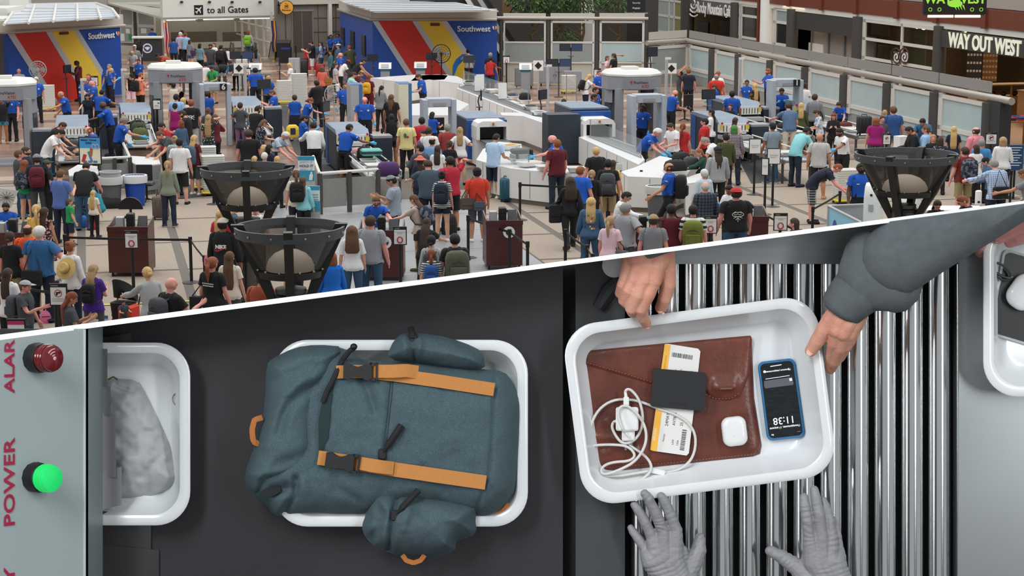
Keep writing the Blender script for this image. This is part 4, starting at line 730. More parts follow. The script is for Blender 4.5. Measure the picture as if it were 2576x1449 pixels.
def sanitiser(px,py,h,label):
    t=thing('sanitiser_stand',label,'dispenser',PT(px,py,h));q=MB();q.lathe([(.16,0),(.16,.02),(.02,.04)],n=14);q.cyl((0,.03,0),(0,.03,h-.1),.02,8);q.build('stand',LGREY,t);q=MB();q.rbox(-.075,.075,-.1,.02,h-.36,h,.05,4);q.build('case',WHITE,t);q=MB();q.ell((0,-.1,h-.27),(.035,.012,.03));q.build('nozzle',CHAR,t)
sanitiser(262,150,1.5,'white sanitiser dispenser on the blue booth wall, left of the pair');sanitiser(281,148,1.5,'white sanitiser dispenser on the blue booth wall, right of the pair');sanitiser(988,132,1.45,'white sanitiser dispenser on a pole by the red stripe');sanitiser(953,132,1.4,'white sanitiser dispenser behind the woman in black');sanitiser(2461,478,1.35,'white sanitiser dispenser beside the glasses-wearing man')
def reader(px,py,z,label):
    t=thing('document_reader',label,'device',X(px,py,z));q=MB();q.rbox(-.24,.24,-.2,.2,0,.1,.05);q.build('base',mat('device_teal',(30,110,140),.5),t);q=MB();q.prism([(-.28,-.22,.1),(-.28,.2,.1),(-.28,.2,.36),(-.28,-.05,.34)],(.56,0,0));q.build('housing',WHITE,t,0);q=MB();q.prism([(-.17,-.2,.15),(.17,-.2,.15),(.17,-.09,.3),(-.17,-.09,.3)],(0,-.01,.005));q.build('touch_screen',LGREY,t,0);q=MB();q.box(-.2,.2,-.16,.16,-z,0);q.build('pedestal',DEVG,t,0)
reader(969,178,1.0,'white document scanner with teal base left of the red stripe');reader(1058,176,1.0,'white document scanner with teal base before the red stripe');reader(643,180,1.05,'white document scanner beside the dark-bearded officer');reader(1322,180,1.0,'white document scanner on the grey cabinet')
def cabinet(px,py,w,h,d,label,m=MGREY):
    t=thing('equipment_cabinet',label,'cabinet',X(px,py),.02);q=MB();q.box(-w/2,w/2,-d/2,d/2,.12,h);q.build('carcass',m,t,0)
    for k in (-1,1):q=MB();q.box(k*w/4-w/4+.03,k*w/4+w/4-.03,-d/2-.02,-d/2,.16,h-.05);dd=q.build('door',m,t,0);q=MB();q.box(k*.05-.01,k*.05+.01,-d/2-.035,-d/2-.02,h*.5,h*.62);q.build('handle',BLACK,dd,0)
    for sx in (-1,1):q=MB();q.cyl((sx*w*.4-.03,0,.06),(sx*w*.4+.03,0,.06),.06,10);q.build('wheel',BLACK,t)
cabinet(1318,222,.85,.95,.6,'grey wheeled cabinet under the white document scanner');cabinet(1395,215,1.6,.9,.6,'grey desk cabinet under the monitor backs',DEVG);cabinet(1440,228,.8,.9,.5,'grey framed dark-front cabinet beside the tray stack',DEVG);cabinet(1215,205,1.1,.95,.5,'grey inspection desk in front of the person in red polo',DEVG)
cabinet(610,222,.5,1.35,.4,'pale machine column with a black diamond mark',OFFW);cabinet(742,222,.5,1.4,.4,'pale grey machine column left of the tallest tray stack',LGREY);cabinet(140,250,.35,1.5,.3,'slim grey machine column beneath the booth',LGREY)
for px,py in ((601,172),(1354,165),(1689,172)):
    t=thing('diamond_sign',('black diamond marker by the portal machine','black diamond marker at the grey desk','black diamond marker behind the man raising his arms')[(601,1354,1689).index(px)],'sign',X(px,py,1.45));q=MB();q.box(-.22,.22,0,.02,-.22,.22);q.build('plate',WHITE,t,0);q=MB();q.prism([(-.16,-.005,0),(0,-.005,-.16),(.16,-.005,0),(0,-.005,.16)],(0,-.01,0));q.build('diamond',BLACK,t,0);q=MB();q.cyl((0,.03,-1.45),(0,.03,0),.03,8);q.build('post',LGREY,t)
for k,(px,py,h) in enumerate(((1378,168,2.2),(1862,150,2.4),(1677,150,2.6),(206,203,1.9),(308,178,2.0),(616,165,2.0))):
    t=thing('camera_mast',('grey camera mast at the grey desk','grey camera mast beside the frosted partition','slim grey camera mast by the round body scanner','slim grey mast between the two officers by the booth','grey mast at the booth corner','grey mast at the portal machine')[k],'mast',PT(px,py,h));q=MB();q.cyl((0,0,0),(0,0,h),.06,10);q.build('pole',LGREY,t);q=MB();q.box(-.05,.16,-.05,.05,h,h+.08);q.build('camera',OFFW,t,0);q=MB();q.lathe([(.16,0),(.16,.03)],n=12);q.build('foot',DGREY,t)
# ---- desks, officials
def officer_desk(px,py,label):
    t=thing('supervisor_desk',label,'desk',X(px,py),.05);q=MB();q.box(-.75,.75,-.3,.3,0,1.25);q.build('front',CHAR,t,0);q=MB();q.rbox(-.85,.85,-.42,.35,1.25,1.37,.06);q.build('top',OFFW,t);q=MB();q.cyl((0,-.3,.72),(0,-.315,.72),.27,24);s_=q.build('seal',WHITE,t);q=MB();q.cyl((0,-.314,.72),(0,-.32,.72),.2,24);q.build('seal_ring',mat('seal_blue',(50,80,120),.5),s_)
    q=MB();q.prism([(-.16,-.322,.76),(0,-.322,.6),(.16,-.322,.76),(.06,-.322,.8),(-.06,-.322,.8)],(0,-.003,0));q.build('seal_eagle',WHITE,s_,0)
officer_desk(374,153,'charcoal raised desk with an agency seal by the portal');
t=thing('guard_podium','black podium in front of the officer in black by the elevator','podium',X(715,158));q=MB();q.box(-.35,.35,-.25,.25,0,1.1);q.build('body',BLACK,t,0);q=MB();q.prism([(-.38,-.28,1.1),(-.38,.28,1.1),(-.38,.28,1.25)],(.76,0,0));q.build('lectern_top',CHAR,t,0)
def flag(px,py,label,stripes):
    t=thing('flag_on_pole',label,'flag',X(px,py));q=MB();q.cyl((0,0,0),(0,0,2.35),.022,8);q.lathe([(.16,0),(.16,.03),(.03,.1)],n=14);q.build('pole',mat('brass',(190,150,70),.3,.7),t);q=MB();q.ell((0,0,2.38),(.04,.04,.06));q.build('finial',MATS['brass'],t)
    n=len(stripes)
    for k,c in enumerate(stripes):
        a0,a1=-.12+.26*k/n,-.12+.26*(k+1)/n;q=MB();q.loft([[(x+.03*math.sin(z*5),y+.05*math.sin(9*x+z*3),z) for x,y in ((a0,-.02),(a1,-.02),(a1,.02),(a0,.02))] for z in (.55+.1*abs(k-n/2)/n,1.0,1.5,2.0,2.28)]);q.build('fold',mat('flag_%d_%d_%d' % c,c,.85),t)
flag(421,163,'striped red and white flag with a blue canton at the portal',((190,40,44),(230,226,220),(190,40,44),(40,50,96),(190,40,44),(230,226,220),(190,40,44)));flag(691,156,'dark blue and gold flag at the right portal post',((28,38,84),(28,38,84),(170,60,40),(216,160,50),(28,38,84)))
for k,(px,py) in enumerate(((733,165),(745,162))):
    t=thing('stanchion',('dark queue post with blue belt beside the elevator, near one','dark queue post beside the elevator, far one')[k],'queue post',X(px,py));q=MB();q.cyl((0,0,0),(0,0,1),.035);q.build('post',BLACK,t);q=MB();q.lathe([(.18,0),(.17,.03),(.03,.05)],n=14);q.build('foot',BLACK,t)
    if k == 0:q=MB();q.box(-.55,0,-.01,.01,.88,.97);q.build('belt',mat('belt_blue',(30,60,170),.7),t,0)
# ---- queue posts with belts
def stanchions(P,label):
    L=[X(x,y) for x,y in P];names=['first','second','third','fourth','fifth','sixth']
    for i,p in enumerate(L):
        t=thing('stanchion','black queue post %s, %s from the left' % (label,names[i]),'queue post',p,0,'black queue posts');q=MB();q.cyl((0,0,0),(0,0,.96),.034,10);q.build('post',BLACK,t);q=MB();q.cyl((0,0,.86),(0,0,.99),.042,10);q.build('cassette',BLACK,t);q=MB();q.lathe([(.2,0),(.2,.015),(.16,.03),(.04,.05)],n=18);q.build('foot',CHAR,t)
        if i+1 < len(L):
            d=L[i+1]-p;n=Vector((d.y,-d.x,0)).normalized()*.004;q=MB();m_=d*.5
            q.loft([[c+s*n+Vector((0,0,z)) for s,z in ((-1,z0),(1,z0),(1,z0+.05),(-1,z0+.05))] for c,z0 in ((d*.01,.9),(d*.5,.885),(d*.99,.9))]);q.build('belt',BLACK,t,0)
stanchions(((168,705),(482,712),(518,765)),'along the carpet by the maroon podium');stanchions(((1308,555),(1470,562)),'in front of the white counter');stanchions(((1178,650),(1282,690),(1327,725)),'beside the empty maroon podium');stanchions(((1422,690),(1476,735),(1490,760)),'behind the denim-jacket woman');stanchions(((1612,520),(1700,500)),'by the trash bin and striped traveller');stanchions(((2042,625),(2110,580)),'near the plaid shorts');stanchions(((1920,640),(2010,690)),'near the crouched passenger')
stanchions(((70,850),(145,862)),'beneath the no-guns sign');stanchions(((962,400),(1010,420)),'beside the numbered lanes');stanchions(((2480,540),(2540,520)),'in the far queue');stanchions(((538,515),(556,470)),'behind the perforated lamp bowl')
# ---- signs on posts
def sign_post(px,py,w,h,top,label,kind,base_h=None,yaw=.0):
    """px, py: centre of the top edge; top: its height"""
    p=PT(px,py,top);t=thing('sign_stand',label,'sign',p,yaw);fr=BLACK if kind != 'lane' else CHAR
    q=MB();q.box(-w/2,w/2,-.02,.02,top-h,top);f=q.build('frame',fr,t,0);hd=.17*h if kind not in ('lane','plain') else .03
    q=MB();q.box(-w/2+.02,w/2-.02,-.026,-.02,top-h+.02,top-hd);pa=q.build('paper',PAPER,f,0)
    Mx=lambda z,x=0:Matrix(((1,0,0,x),(0,0,-1,-.029),(0,1,0,z),(0,0,0,1)))
    if hd > .04:q=MB();text_mesh('WARNING' if kind == 'gun' else 'NOTICE',hd*.4,q,Mx(top-hd*.55,-w*.2));q.build('header_print',PAPER,f,0)
    q=MB();cz=top-hd-(h-hd)*.32
    if kind == 'gun':
        q.tube([(w*.2*math.cos(a),-.03,cz+w*.2*math.sin(a)) for a in [k*.3927 for k in range(16)]],w*.02,5,True);q.cbox((0,-.03,cz),(w*.38,.004,w*.035),0,Matrix.Rotation(-.785,3,'Y'));q.build('red_ring',REDS,pa);q=MB();q.box(-w*.12,w*.14,-.032,-.028,cz,cz+w*.07);q.box(-w*.12,-w*.04,-.032,-.028,cz-w*.11,cz);q.build('gun_mark',BLACK,pa,0)
        q=MB();text_mesh('Firearms and weapons\nare not allowed through\nsecurity checkpoints.',w*.075,q,Mx(top-hd-(h-hd)*.68));q.build('print',CHAR,pa,0)
    elif kind == 'hand':
        q=MB();cz=top-hd-(h-hd)*.66;q.tube([(w*.2*math.cos(a),-.03,cz+w*.23*math.sin(a)) for a in [math.pi/8+k*.7854 for k in range(8)]],w*.045,4,True);q.build('stop_ring',REDS,pa,0);q=MB();q.ell((0,-.03,cz),(w*.08,.004,w*.14));q.build('hand_mark',WHITE,pa);q=MB();text_mesh('Remove all items from pockets\nbefore entering\nthe checkpoint',w*.062,q,Mx(top-hd-(h-hd)*.2));q.build('print',CHAR,pa,0)
    elif kind == 'lane':q=MB();text_mesh('STATION\nROW '+label.split()[-1],w*.15,q,Mx(top-h*.52));q.build('print',MGREY,pa,0)
    elif kind == 'green':q=MB();q.box(w*.1,w*.35,-.03,-.027,top-h*.45,top-h*.35);q.build('green_mark',mat('sign_teal',(40,120,100),.5),pa,0);q=MB();q.box(-w*.25,w*.2,-.03,-.027,top-h*.62,top-h*.6);q.box(-w*.25,w*.25,-.03,-.027,top-h*.7,top-h*.68);q.build('print',MGREY,pa,0)
    elif kind == 'health':
        q=MB();q.box(-w/2+.02,w/2-.02,-.03,-.026,top-.09,top-.03);q.build('pink_band',mat('band_pink',(190,40,110),.5),f,0);q=MB();text_mesh('Symptoms?',w*.13,q,Mx(top-.16,-w*.12));q.build('print',CHAR,pa,0)
        for k in range(4):q=MB();q.cyl((-w*.25+(k % 2)*w*.4,-.026,top-.3-(k//2)*.2),(-w*.25+(k % 2)*w*.4,-.03,top-.3-(k//2)*.2),.06,14);q.build('round_mark',mat('mark_orange',(220,90,40),.5),pa)
    else:q=MB();text_mesh('Please have your\nboarding pass\nand identification\nready',w*.1,q,Mx(top-h*.5));q.build('print',MGREY,pa,0)
    q=MB();q.cyl((0,.02,0),(0,.02,top-h),.034,10);q.build('post',BLACK,t);q=MB();q.lathe([(.21,0),(.21,.015),(.05,.05)],n=18);q.build('foot',CHAR,t)
sign_post(330,580,.28,.36,1.45,'hand sign stand in front of the maroon podium by the stroller','hand');sign_post(1006,570,.28,.38,1.35,'hand sign stand beside the man in two-tone polo','hand');sign_post(1788,543,.28,.38,1.4,'hand sign stand between the olive backpack and red cap','hand');sign_post(1964,536,.3,.38,1.4,'hand sign stand beside the brown-haired passenger at the edge','hand')
sign_post(146,713,.3,.38,1.5,'no-guns sign stand behind the sunglasses woman','gun');sign_post(694,353,.26,.34,1.4,'no-guns sign stand by the white-haired leaning man','gun');sign_post(2231,335,.24,.34,1.4,'no-guns sign stand behind the lamp bowl next to magenta top','gun');sign_post(2494,333,.34,.36,1.4,'no-guns sign stand by the corner shop','gun')
sign_post(1900,348,.34,.44,1.6,'white lane sign left of its twin, reading row 1','lane');sign_post(1947,372,.36,.44,1.6,'white lane sign right of its twin, reading row 2','lane');sign_post(1926,397,.2,.46,1.5,'narrow angled notice stand below the lane signs','plain',yaw=-.5)
sign_post(67,292,.28,.4,1.5,'green-marked sign on the left body scanner','green');sign_post(394,248,.28,.38,1.6,'green-marked sign on the body scanner by the portal','green');sign_post(1274,140,.32,.36,1.6,'stop sign stand in front of the grey frosted bay','hand');sign_post(1503,172,.3,.4,1.6,'stop sign stand left of the round body scanner','hand');sign_post(237,191,.3,.4,1.5,'stop sign stand against the yellow stripe','hand');sign_post(622,170,.3,.36,1.4,'small stop sign by the pale machine column','hand');sign_post(40,802,.3,.5,1.35,'health notice stand with orange circles beside the boy in cap','health')
# ---- podiums
def podium(px,py,w,label,seal=False,yaw=.0):
    t=thing('podium',label,'podium',X(px,py),yaw,'maroon document podiums');d=.75;q=MB();q.box(-w/2,w/2,-d/2,d/2,.1,1.02);q.build('cabinet',MAROON,t,0);q=MB();q.box(-w/2-.01,w/2+.01,-d/2-.01,-d/2+.03,1.0,1.1);q.build('front_lip',MAROON,t,0)
    for sx in (-1,1):q=MB();q.prism([(sx*w/2,-d/2,1.02),(sx*w/2,d/2,1.02),(sx*w/2,d/2,1.22),(sx*w/2,-d/2+.1,1.12)],(sx*-.03,0,0));q.build('side_wing',MAROON,t,0)
    q=MB();q.box(-w/2+.03,w/2-.03,-d/2+.03,d/2,1.02,1.04);q.build('desk_top',mat('podium_top',(104,100,98),.4),t,0)
    for sx in (-1,1):
        for sy in (-1,1):q=MB();q.cyl((sx*w*.42-.02,sy*.3,.05),(sx*w*.42+.02,sy*.3,.05),.05,8);q.build('wheel',BLACK,t)
    q=MB();q.rbox(-w*.36,-w*.16,-.1,.1,1.04,1.26,.02);q.build('card_reader',LGREY,t);q=MB();q.rbox(-.08,.08,-.12,.12,1.04,1.34,.03);q.box(-.1,.1,-.14,-.1,1.24,1.3);q.build('document_scanner',BLACK,t);q=MB();q.prism([(w*.16,-.05,1.04),(w*.16,.12,1.04),(w*.16,.14,1.26)],(.2,0,0));q.build('keypad_screen',CHAR,t,0)
    if seal:q=MB();q.cyl((.1,-d/2,.84),(.1,-d/2-.012,.84),.13,24);s_=q.build('seal',WHITE,t);q=MB();q.cyl((.1,-d/2-.012,.84),(.1,-d/2-.018,.84),.07,20);q.build('seal_eagle',CHAR,s_)
podium(334,690,.86,'maroon podium with a hand sign before it');podium(962,700,.95,'maroon podium of the glasses-wearing officer',True);podium(1264,672,.8,'unattended maroon podium with a round seal',True,.12);podium(40,707,1.0,'maroon podium of the bearded officer at the photo edge');podium(1880,660,.8,'maroon podium behind the red cap man',False);podium(1615,698,.9,'maroon podium of the officer in white shirt')
t=thing('black_chair_back','black office chair back on the maroon podium by the stroller','chair',X(333,640));q=MB();q.loft([[(x,-.04+.06*(x*2)**2,z) for x,z in [(.28*math.cos(a),1.05+.28*math.sin(a)) for a in [k*.3927 for k in range(9)]]],[(x,.04+.06*(x*2)**2,z) for x,z in [(.28*math.cos(a),1.05+.28*math.sin(a)) for a in [k*.3927 for k in range(9)]]]]);q.build('backrest',BLACK,t);q=MB();q.cyl((0,0,0),(0,0,1.1),.03);q.lathe([(.28,0),(.28,.03),(.04,.06)],n=12);q.build('column',BLACK,t)
def desk_chair(px,py,label,yaw=.0):
    t=thing('desk_chair',label,'chair',X(px,py),yaw);q=MB();q.rbox(-.23,.23,-.22,.22,.46,.54,.08);q.build('seat',BLACK,t);q=MB();q.rbox(-.22,.22,-.27,-.2,.62,1.06,.03);q.build('backrest',BLACK,t);q=MB();q.cyl((0,0,.06),(0,0,.46),.03);q.box(-.03,.03,-.26,-.2,.5,.7);q.build('column',BLACK,t)
    for k in range(4):a=k*1.571;q=MB();q.tube([(0,0,.1),(.26*math.cos(a),.26*math.sin(a),.03)],.02,6);q.build('leg',BLACK,t)
desk_chair(370,508,'black chair behind the blue bin');desk_chair(1098,372,'black chair of the seated officer at the detector',.3);desk_chair(1722,305,'black chair back near the bald officer',.5);desk_chair(144,420,'black chair beside the man in white raglan tee',.4)
# ---- bins
def bin_(px,py,m,label,liner,r=.29,h=.78):
    t=thing('trash_bin',label,'bin',X(px,py));q=MB();q.lathe([(r*.82,0),(r,h),(r+.03,h),(r+.03,h+.05),(r-.02,h+.05),(r*.78,.04)],n=26);q.build('tub',m,t);q=MB();q.lathe([(r+.036,h-.14),(r+.05,h-.02),(r+.04,h+.06),(r-.01,h+.065),(r-.06,h-.1)],n=22,cap=False);q.build('liner',liner,t)
    return t
LIN=mat('bin_liner',(206,208,210),.35)
bin_(281,522,mat('bin_grey',(92,94,98),.6),'grey bin with a clear liner and a second tub stacked in it',LIN);t=bin_(342,518,mat('bin_blue',(24,74,170),.5),'bright blue round bin with white liner',mat('white_liner',(226,228,230),.4));bin_(1654,548,mat('bin_grey',(92,94,98),.6),'grey bin with white liner beside the officer with backpack',LIN);t=bin_(1567,475,mat('bin_blue',(24,74,170),.5),'blue bin with white lid behind the yellow top',LIN,.24,.7)
t=thing('bin_insert','pale grey tub stacked in the grey bin','bin',X(281,522)+Vector((0,0,.78)));q=MB();q.lathe([(.26,0),(.275,.16),(.3,.17),(.3,.2),(.26,.2),(.24,.05)],n=26);q.build('tub',LGREY,t)
# ---- posters and banners
t=thing('poster_stand','framed poster of sharp items on the lane gate','poster',PT(225,344,1.75),0);q=MB();q.box(-.31,.31,0,.04,.98,1.75);f=q.build('frame',BLACK,t,0);q=MB();q.box(-.28,.28,-.006,0,1.01,1.72);sh=q.build('sheet',mat('poster_cream',(226,220,190),.6),f,0)
q=MB();q.box(-.28,.28,-.01,-.006,1.44,1.72);q.build('blue_field',mat('poster_blue',(60,150,210),.6),f,0);q=MB();text_mesh("Makin' Home\nSafely",.078,q,Matrix(((1,0,0,-.03),(0,0,-1,-.013),(0,1,0,1.62),(0,0,0,1))),.003);q.build('print',CHAR,f,0)
q=MB();q.cbox((-.17,-.012,1.16),(.09,.004,.22),0,Matrix.Rotation(.3,3,'Y'));q.build('red_knife',REDS,f,0);q=MB();q.cbox((0,-.012,1.2),(.06,.004,.3),0,Matrix.Rotation(-.3,3,'Y'));q.build('blue_tool',mat('tool_blue',(60,120,180),.5),f,0);q=MB();q.cbox((.03,-.013,1.33),(.08,.004,.22),0,Matrix.Rotation(.15,3,'Y'));q.build('brown_tool',mat('tool_brown',(160,100,50),.5),f,0)
for sx in (.1,.2):q=MB();q.tube([(sx+.05*math.cos(a),-.012,1.48+.06*math.sin(a)) for a in [k*.628 for k in range(10)]],.012,5,True);q.build('scissor_ring',LGREY,f)
for k in range(3):q=MB();q.box(-.2+k*.14,-.09+k*.14,-.012,-.006,1.03,1.09);q.build('sponsor_box',mat('sponsor_blue',(70,110,150),.5),f,0)
q=MB();q.cyl((-.2,.02,0),(-.2,.02,1),.02);q.cyl((.2,.02,0),(.2,.02,1),.02);q.build('legs',BLACK,t)
def banner(px,py,top,h,label,full):
    p=PT(px,py,top);t=thing('banner_stand',label,'banner',p,0);BB=mat('banner_blue',(52,150,186),.5);q=MB();q.box(-.2,.2,0,.03,top-h,top);b=q.build('board',mat('banner_white',(224,230,234),.5),t,0)
    q=MB();q.box(-.2,.2,-.005,0,top-.1,top);q.build('top_band',BB,b,0);q=MB();q.box(-.2,.2,-.005,0,top-h,top-h*.58);q.build('blue_field',BB,b,0);q=MB()
    if full:
        text_mesh('HOLD IT',.085,q,Matrix(((1,0,0,0),(0,0,-1,-.008),(0,1,0,top-.24),(0,0,0,1))),.003);q.build('bold_print',mat('banner_slate',(70,100,120),.5),b,0);q=MB();text_mesh('EMPTY IT',.075,q,Matrix(((1,0,0,0),(0,0,-1,-.008),(0,1,0,top-.15),(0,0,0,1))));text_mesh('REFILL IT',.075,q,Matrix(((1,0,0,0),(0,0,-1,-.008),(0,1,0,top-.33),(0,0,0,1))));q.build('print',mat('banner_grey_print',(150,160,166),.5),b,0)
        q=MB();q.prism([(.06,-.01,top-h+.02),(.14,-.01,top-h+.02),(.16,-.01,top-h+.14),(.14,-.01,top-h+.18),(.14,-.01,top-h+.22),(.1,-.01,top-h+.22),(.1,-.01,top-h+.18),(.07,-.01,top-h+.14)],(0,-.004,0));q.build('bottle_mark',WHITE,b,0)
    else:q=MB();[q.box(-.16,.16,-.008,-.004,top-.22-k*.06,top-.2-k*.06) for k in range(4)];q.build('print',MATS.get('banner_grey_print') or LGREY,b,0)
    q=MB();q.box(-.2,.2,.0,.05,0,top-h);q.build('stand',LGREY,t,0)
banner(770,393,1.95,.6,'blue and white bottle banner reading hold it',True);banner(783,468,1.3,.62,'lower blue and white banner panel behind the ponytail woman',False)
t=thing('rules_banner','dark blue rules banner by the white bob woman','banner',PT(2556,365,1.5),0);q=MB();q.box(-.22,.22,0,.04,.8,1.5);b=q.build('board',mat('banner_dark_blue',(24,66,110),.5),t,0);q=MB();[q.box(-.17,.17-(k % 3)*.05,-.006,0,1.42-k*.07,1.44-k*.07) for k in range(8)];q.build('print',PAPER,b,0);q=MB();q.cyl((0,.02,0),(0,.02,.8),.03);q.lathe([(.2,0),(.2,.02)],n=14);q.build('stand',BLACK,t)
# ---- uplight bowls on columns
PERF=mat('perforated_metal',(50,48,43),.5,.3,alpha=.78);BLK2=mat('lamp_black_steel',(26,26,27),.45);BAND=mat('lamp_band_grey',(74,78,82),.45);DOME=mat('lamp_dome_cream',(246,226,202),.5,noise=.06,ns=60,emit=.3)
def bowl_lamp(px,py,zr,R,label,ang):
    """px, py: centre of the rim ellipse, zr: rim height"""
    c=X(px,py,zr);t=thing('bowl_lamp',label,'lamp',(c.x,c.y,0));hb=.4*R+.36;r2=R*.56;z0=zr-hb
    q=MB();q.lathe([(R,zr-.16),(R+.02,zr),(R-.02,zr),(R-.05,zr-.16)],n=48,cap=False);q.build('rim_band',BAND,t)
    q=MB();q.lathe([(r2+.02,z0-.1),(r2+.04,z0),(r2-.02,z0),(r2-.04,z0-.1)],n=40);q.build('lower_band',BLK2,t)
    for k in range(4):
        a0=ang+k*math.pi/2+.06;a1=a0+math.pi/2-.12;n=10
        q=MB();q.loft([[(rr*math.cos(a0+(a1-a0)*i/n),rr*math.sin(a0+(a1-a0)*i/n),z) for i in range(n+1)] for rr,z in ((r2,z0),(R,zr-.04))],False);
        F_=[f for f in q.F if max(f)-min(f) <= n+2 and not (0 in f and n in f)];q.F=F_;q.I=q.I[:len(F_)];q.build('mesh_panel',PERF,t)
        for (ra,za,rb_,zb) in ((r2,z0,R,zr-.04),):
            for aa in (a0,a1):q=MB();q.tube([(ra*math.cos(aa),ra*math.sin(aa),za),(rb_*math.cos(aa),rb_*math.sin(aa),zb)],.018,5);q.build('panel_edge',BLK2,t)
        a=ang+k*math.pi/2;d=Vector((math.cos(a),math.sin(a),0));s_=Vector((-d.y,d.x,0))*.07
        q=MB();P=[d*(R+.06)+Vector((0,0,zr+.03)),d*(R-.14)+Vector((0,0,zr+.03)),d*(r2-.1)+Vector((0,0,z0)),d*.14+Vector((0,0,z0-.75)),d*.24+Vector((0,0,z0-.75)),d*(r2+.08)+Vector((0,0,z0-.05))]
        q.prism([p-s_ for p in P],s_*2);q.build('fin',BLK2,t,0)
        for i in range(3):aa=a0+(a1-a0)*(i+.5)/3;q=MB();q.ell(((R+.02)*math.cos(aa),(R+.02)*math.sin(aa),zr-.08),(.022,.022,.022),6,4);q.build('bolt',STEEL,t);q=MB();q.ell(((r2+.05)*math.cos(aa),(r2+.05)*math.sin(aa),z0+.03),(.02,.02,.02),6,4);q.build('bolt',STEEL,t)
    q=MB();q.lathe([(r2*.8,z0+.0),(r2*.79,z0+.07),(r2*.7,z0+.17),(r2*.52,z0+.26),(r2*.28,z0+.315),(.02,z0+.33)],n=28);q.build('dome',DOME,t)
    q=MB();q.cyl((0,0,0),(0,0,z0-.3),.25,24);q.build('column',mat('lamp_column_mesh',(84,84,82),.45,.3),t)
    for z in (.05,.9,z0-.45):q=MB();q.lathe([(.27,z),(.28,z+.06),(.25,z+.08)],n=24);q.build('collar',BLK2,t)
    for k in range(3):a=k*2.094+.4;q=MB();q.cbox((.25*math.cos(a),.25*math.sin(a),(z0-.4)/2),(.05,.03,z0-.4),a);q.build('rib',BLK2,t,0)
bowl_lamp(620,420,2.75,.9,'black perforated bowl lamp with cream dome, farther of the stacked pair',-1.45);bowl_lamp(728,568,2.75,.86,'black perforated bowl lamp with cream dome, nearer of the stacked pair',-1.48);bowl_lamp(2280,385,2.75,1.05,'black perforated bowl lamp with cream dome near the corner shop',-2.1)
# ---- identity kiosks and banner table
def kiosk(px,py,top,label,mark):
    t=thing('identity_kiosk',label,'kiosk',PT(px,py,top),-.55);q=MB();q.loft([[(x,y,z) for x,y in rrect(-.2,.2,-.18+sh,.18,.06,4)] for z,sh in ((0,0),(top*.3,0),(top*.8,0),(top*.96,.06),(top,.14))]);q.build('cabinet',WHITE,t,60)
    q=MB();q.cyl((0,-.18,top*.84),(0,-.19,top*.84),.03,12);q.build('camera_eye',BLACK,t);q=MB();q.rbox(-.06,.06,-.2,-.18,top*.6,top*.7,.01);q.build('card_slot',LGREY,t)
    if mark:q=MB();text_mesh('CLEAR',.07,q,Matrix(((0,0,1,.204),(1,0,0,.0),(0,1,0,top*.66),(0,0,0,1))));q.tube([(.204,.035*math.cos(a),top*.72+.035*math.sin(a)) for a in [k*.628 for k in range(10)]],.005,4,True);q.build('lettering',MGREY,t,0)
kiosk(2200,462,1.55,'white identity kiosk with camera eye, the taller left one',True);kiosk(2290,490,1.5,'white identity kiosk beneath the bowl lamp',False)
t=thing('banner_desk','pale blue panel desk with dark blue dots by the kiosks','desk',PT(2085,518,1.0),0);p1=PT(2168,560,1.0)-Vector(t.location);q=MB();q.prism([(0,0,.05),(p1.x,p1.y,.05),(p1.x,p1.y,1.0),(0,0,1.0)],(0,.05,0));q.build('panel',mat('desk_cyan',(140,200,226),.4),t,0)
for f_ in (.2,.85):q=MB();c=p1*f_+Vector((0,-.01,.55));dd=p1.normalized();q.prism([c+dd*(.17*math.cos(a))+Vector((0,0,.2*math.sin(a))) for a in [k*.314 for k in range(20)]],(0,-.01,0));q.build('dot',mat('desk_dot_blue',(30,60,150),.4),t,0)
q=MB();q.tube([Vector((0,0,1.0)),p1+Vector((0,0,1.0))],.03,6);q.tube([Vector((0,0,0)),Vector((0,0,1.0))],.035,6);q.tube([Vector((0,0,1.0)),Vector((1.1,.3,1.0))],.03,6);q.build('frame',LGREY,t);q=MB();q.prism([(0,.05,.05),(1.1,.3,.05),(1.1,.3,.98),(0,.05,.98)],(0,.02,0));q.build('back_panel',LGREY,t,0)
t=thing('check_desk','grey-white desk in front of the woman with glasses','desk',PT(2385,525,1.0),0);q=MB();q.box(-.6,.75,-.3,.3,.05,.98);q.build('front',OFFW,t,0);q=MB();q.box(-.65,.8,-.35,.35,.98,1.02);q.build('top',WHITE,t,0)
t=thing('picture_box','white carton with a printed picture by the dark-jacket man','box',PT(2268,342,1.2),.5);q=MB();q.box(-.18,.18,-.15,.15,.82,1.2);q.build('carton',WHITE,t,0);q=MB();q.box(.18,.185,-.12,.12,.85,1.15);q.build('print',NAVY,t,0);q=MB();q.box(-.25,.25,-.2,.2,0,.82);q.build('stand',LGREY,t,0)
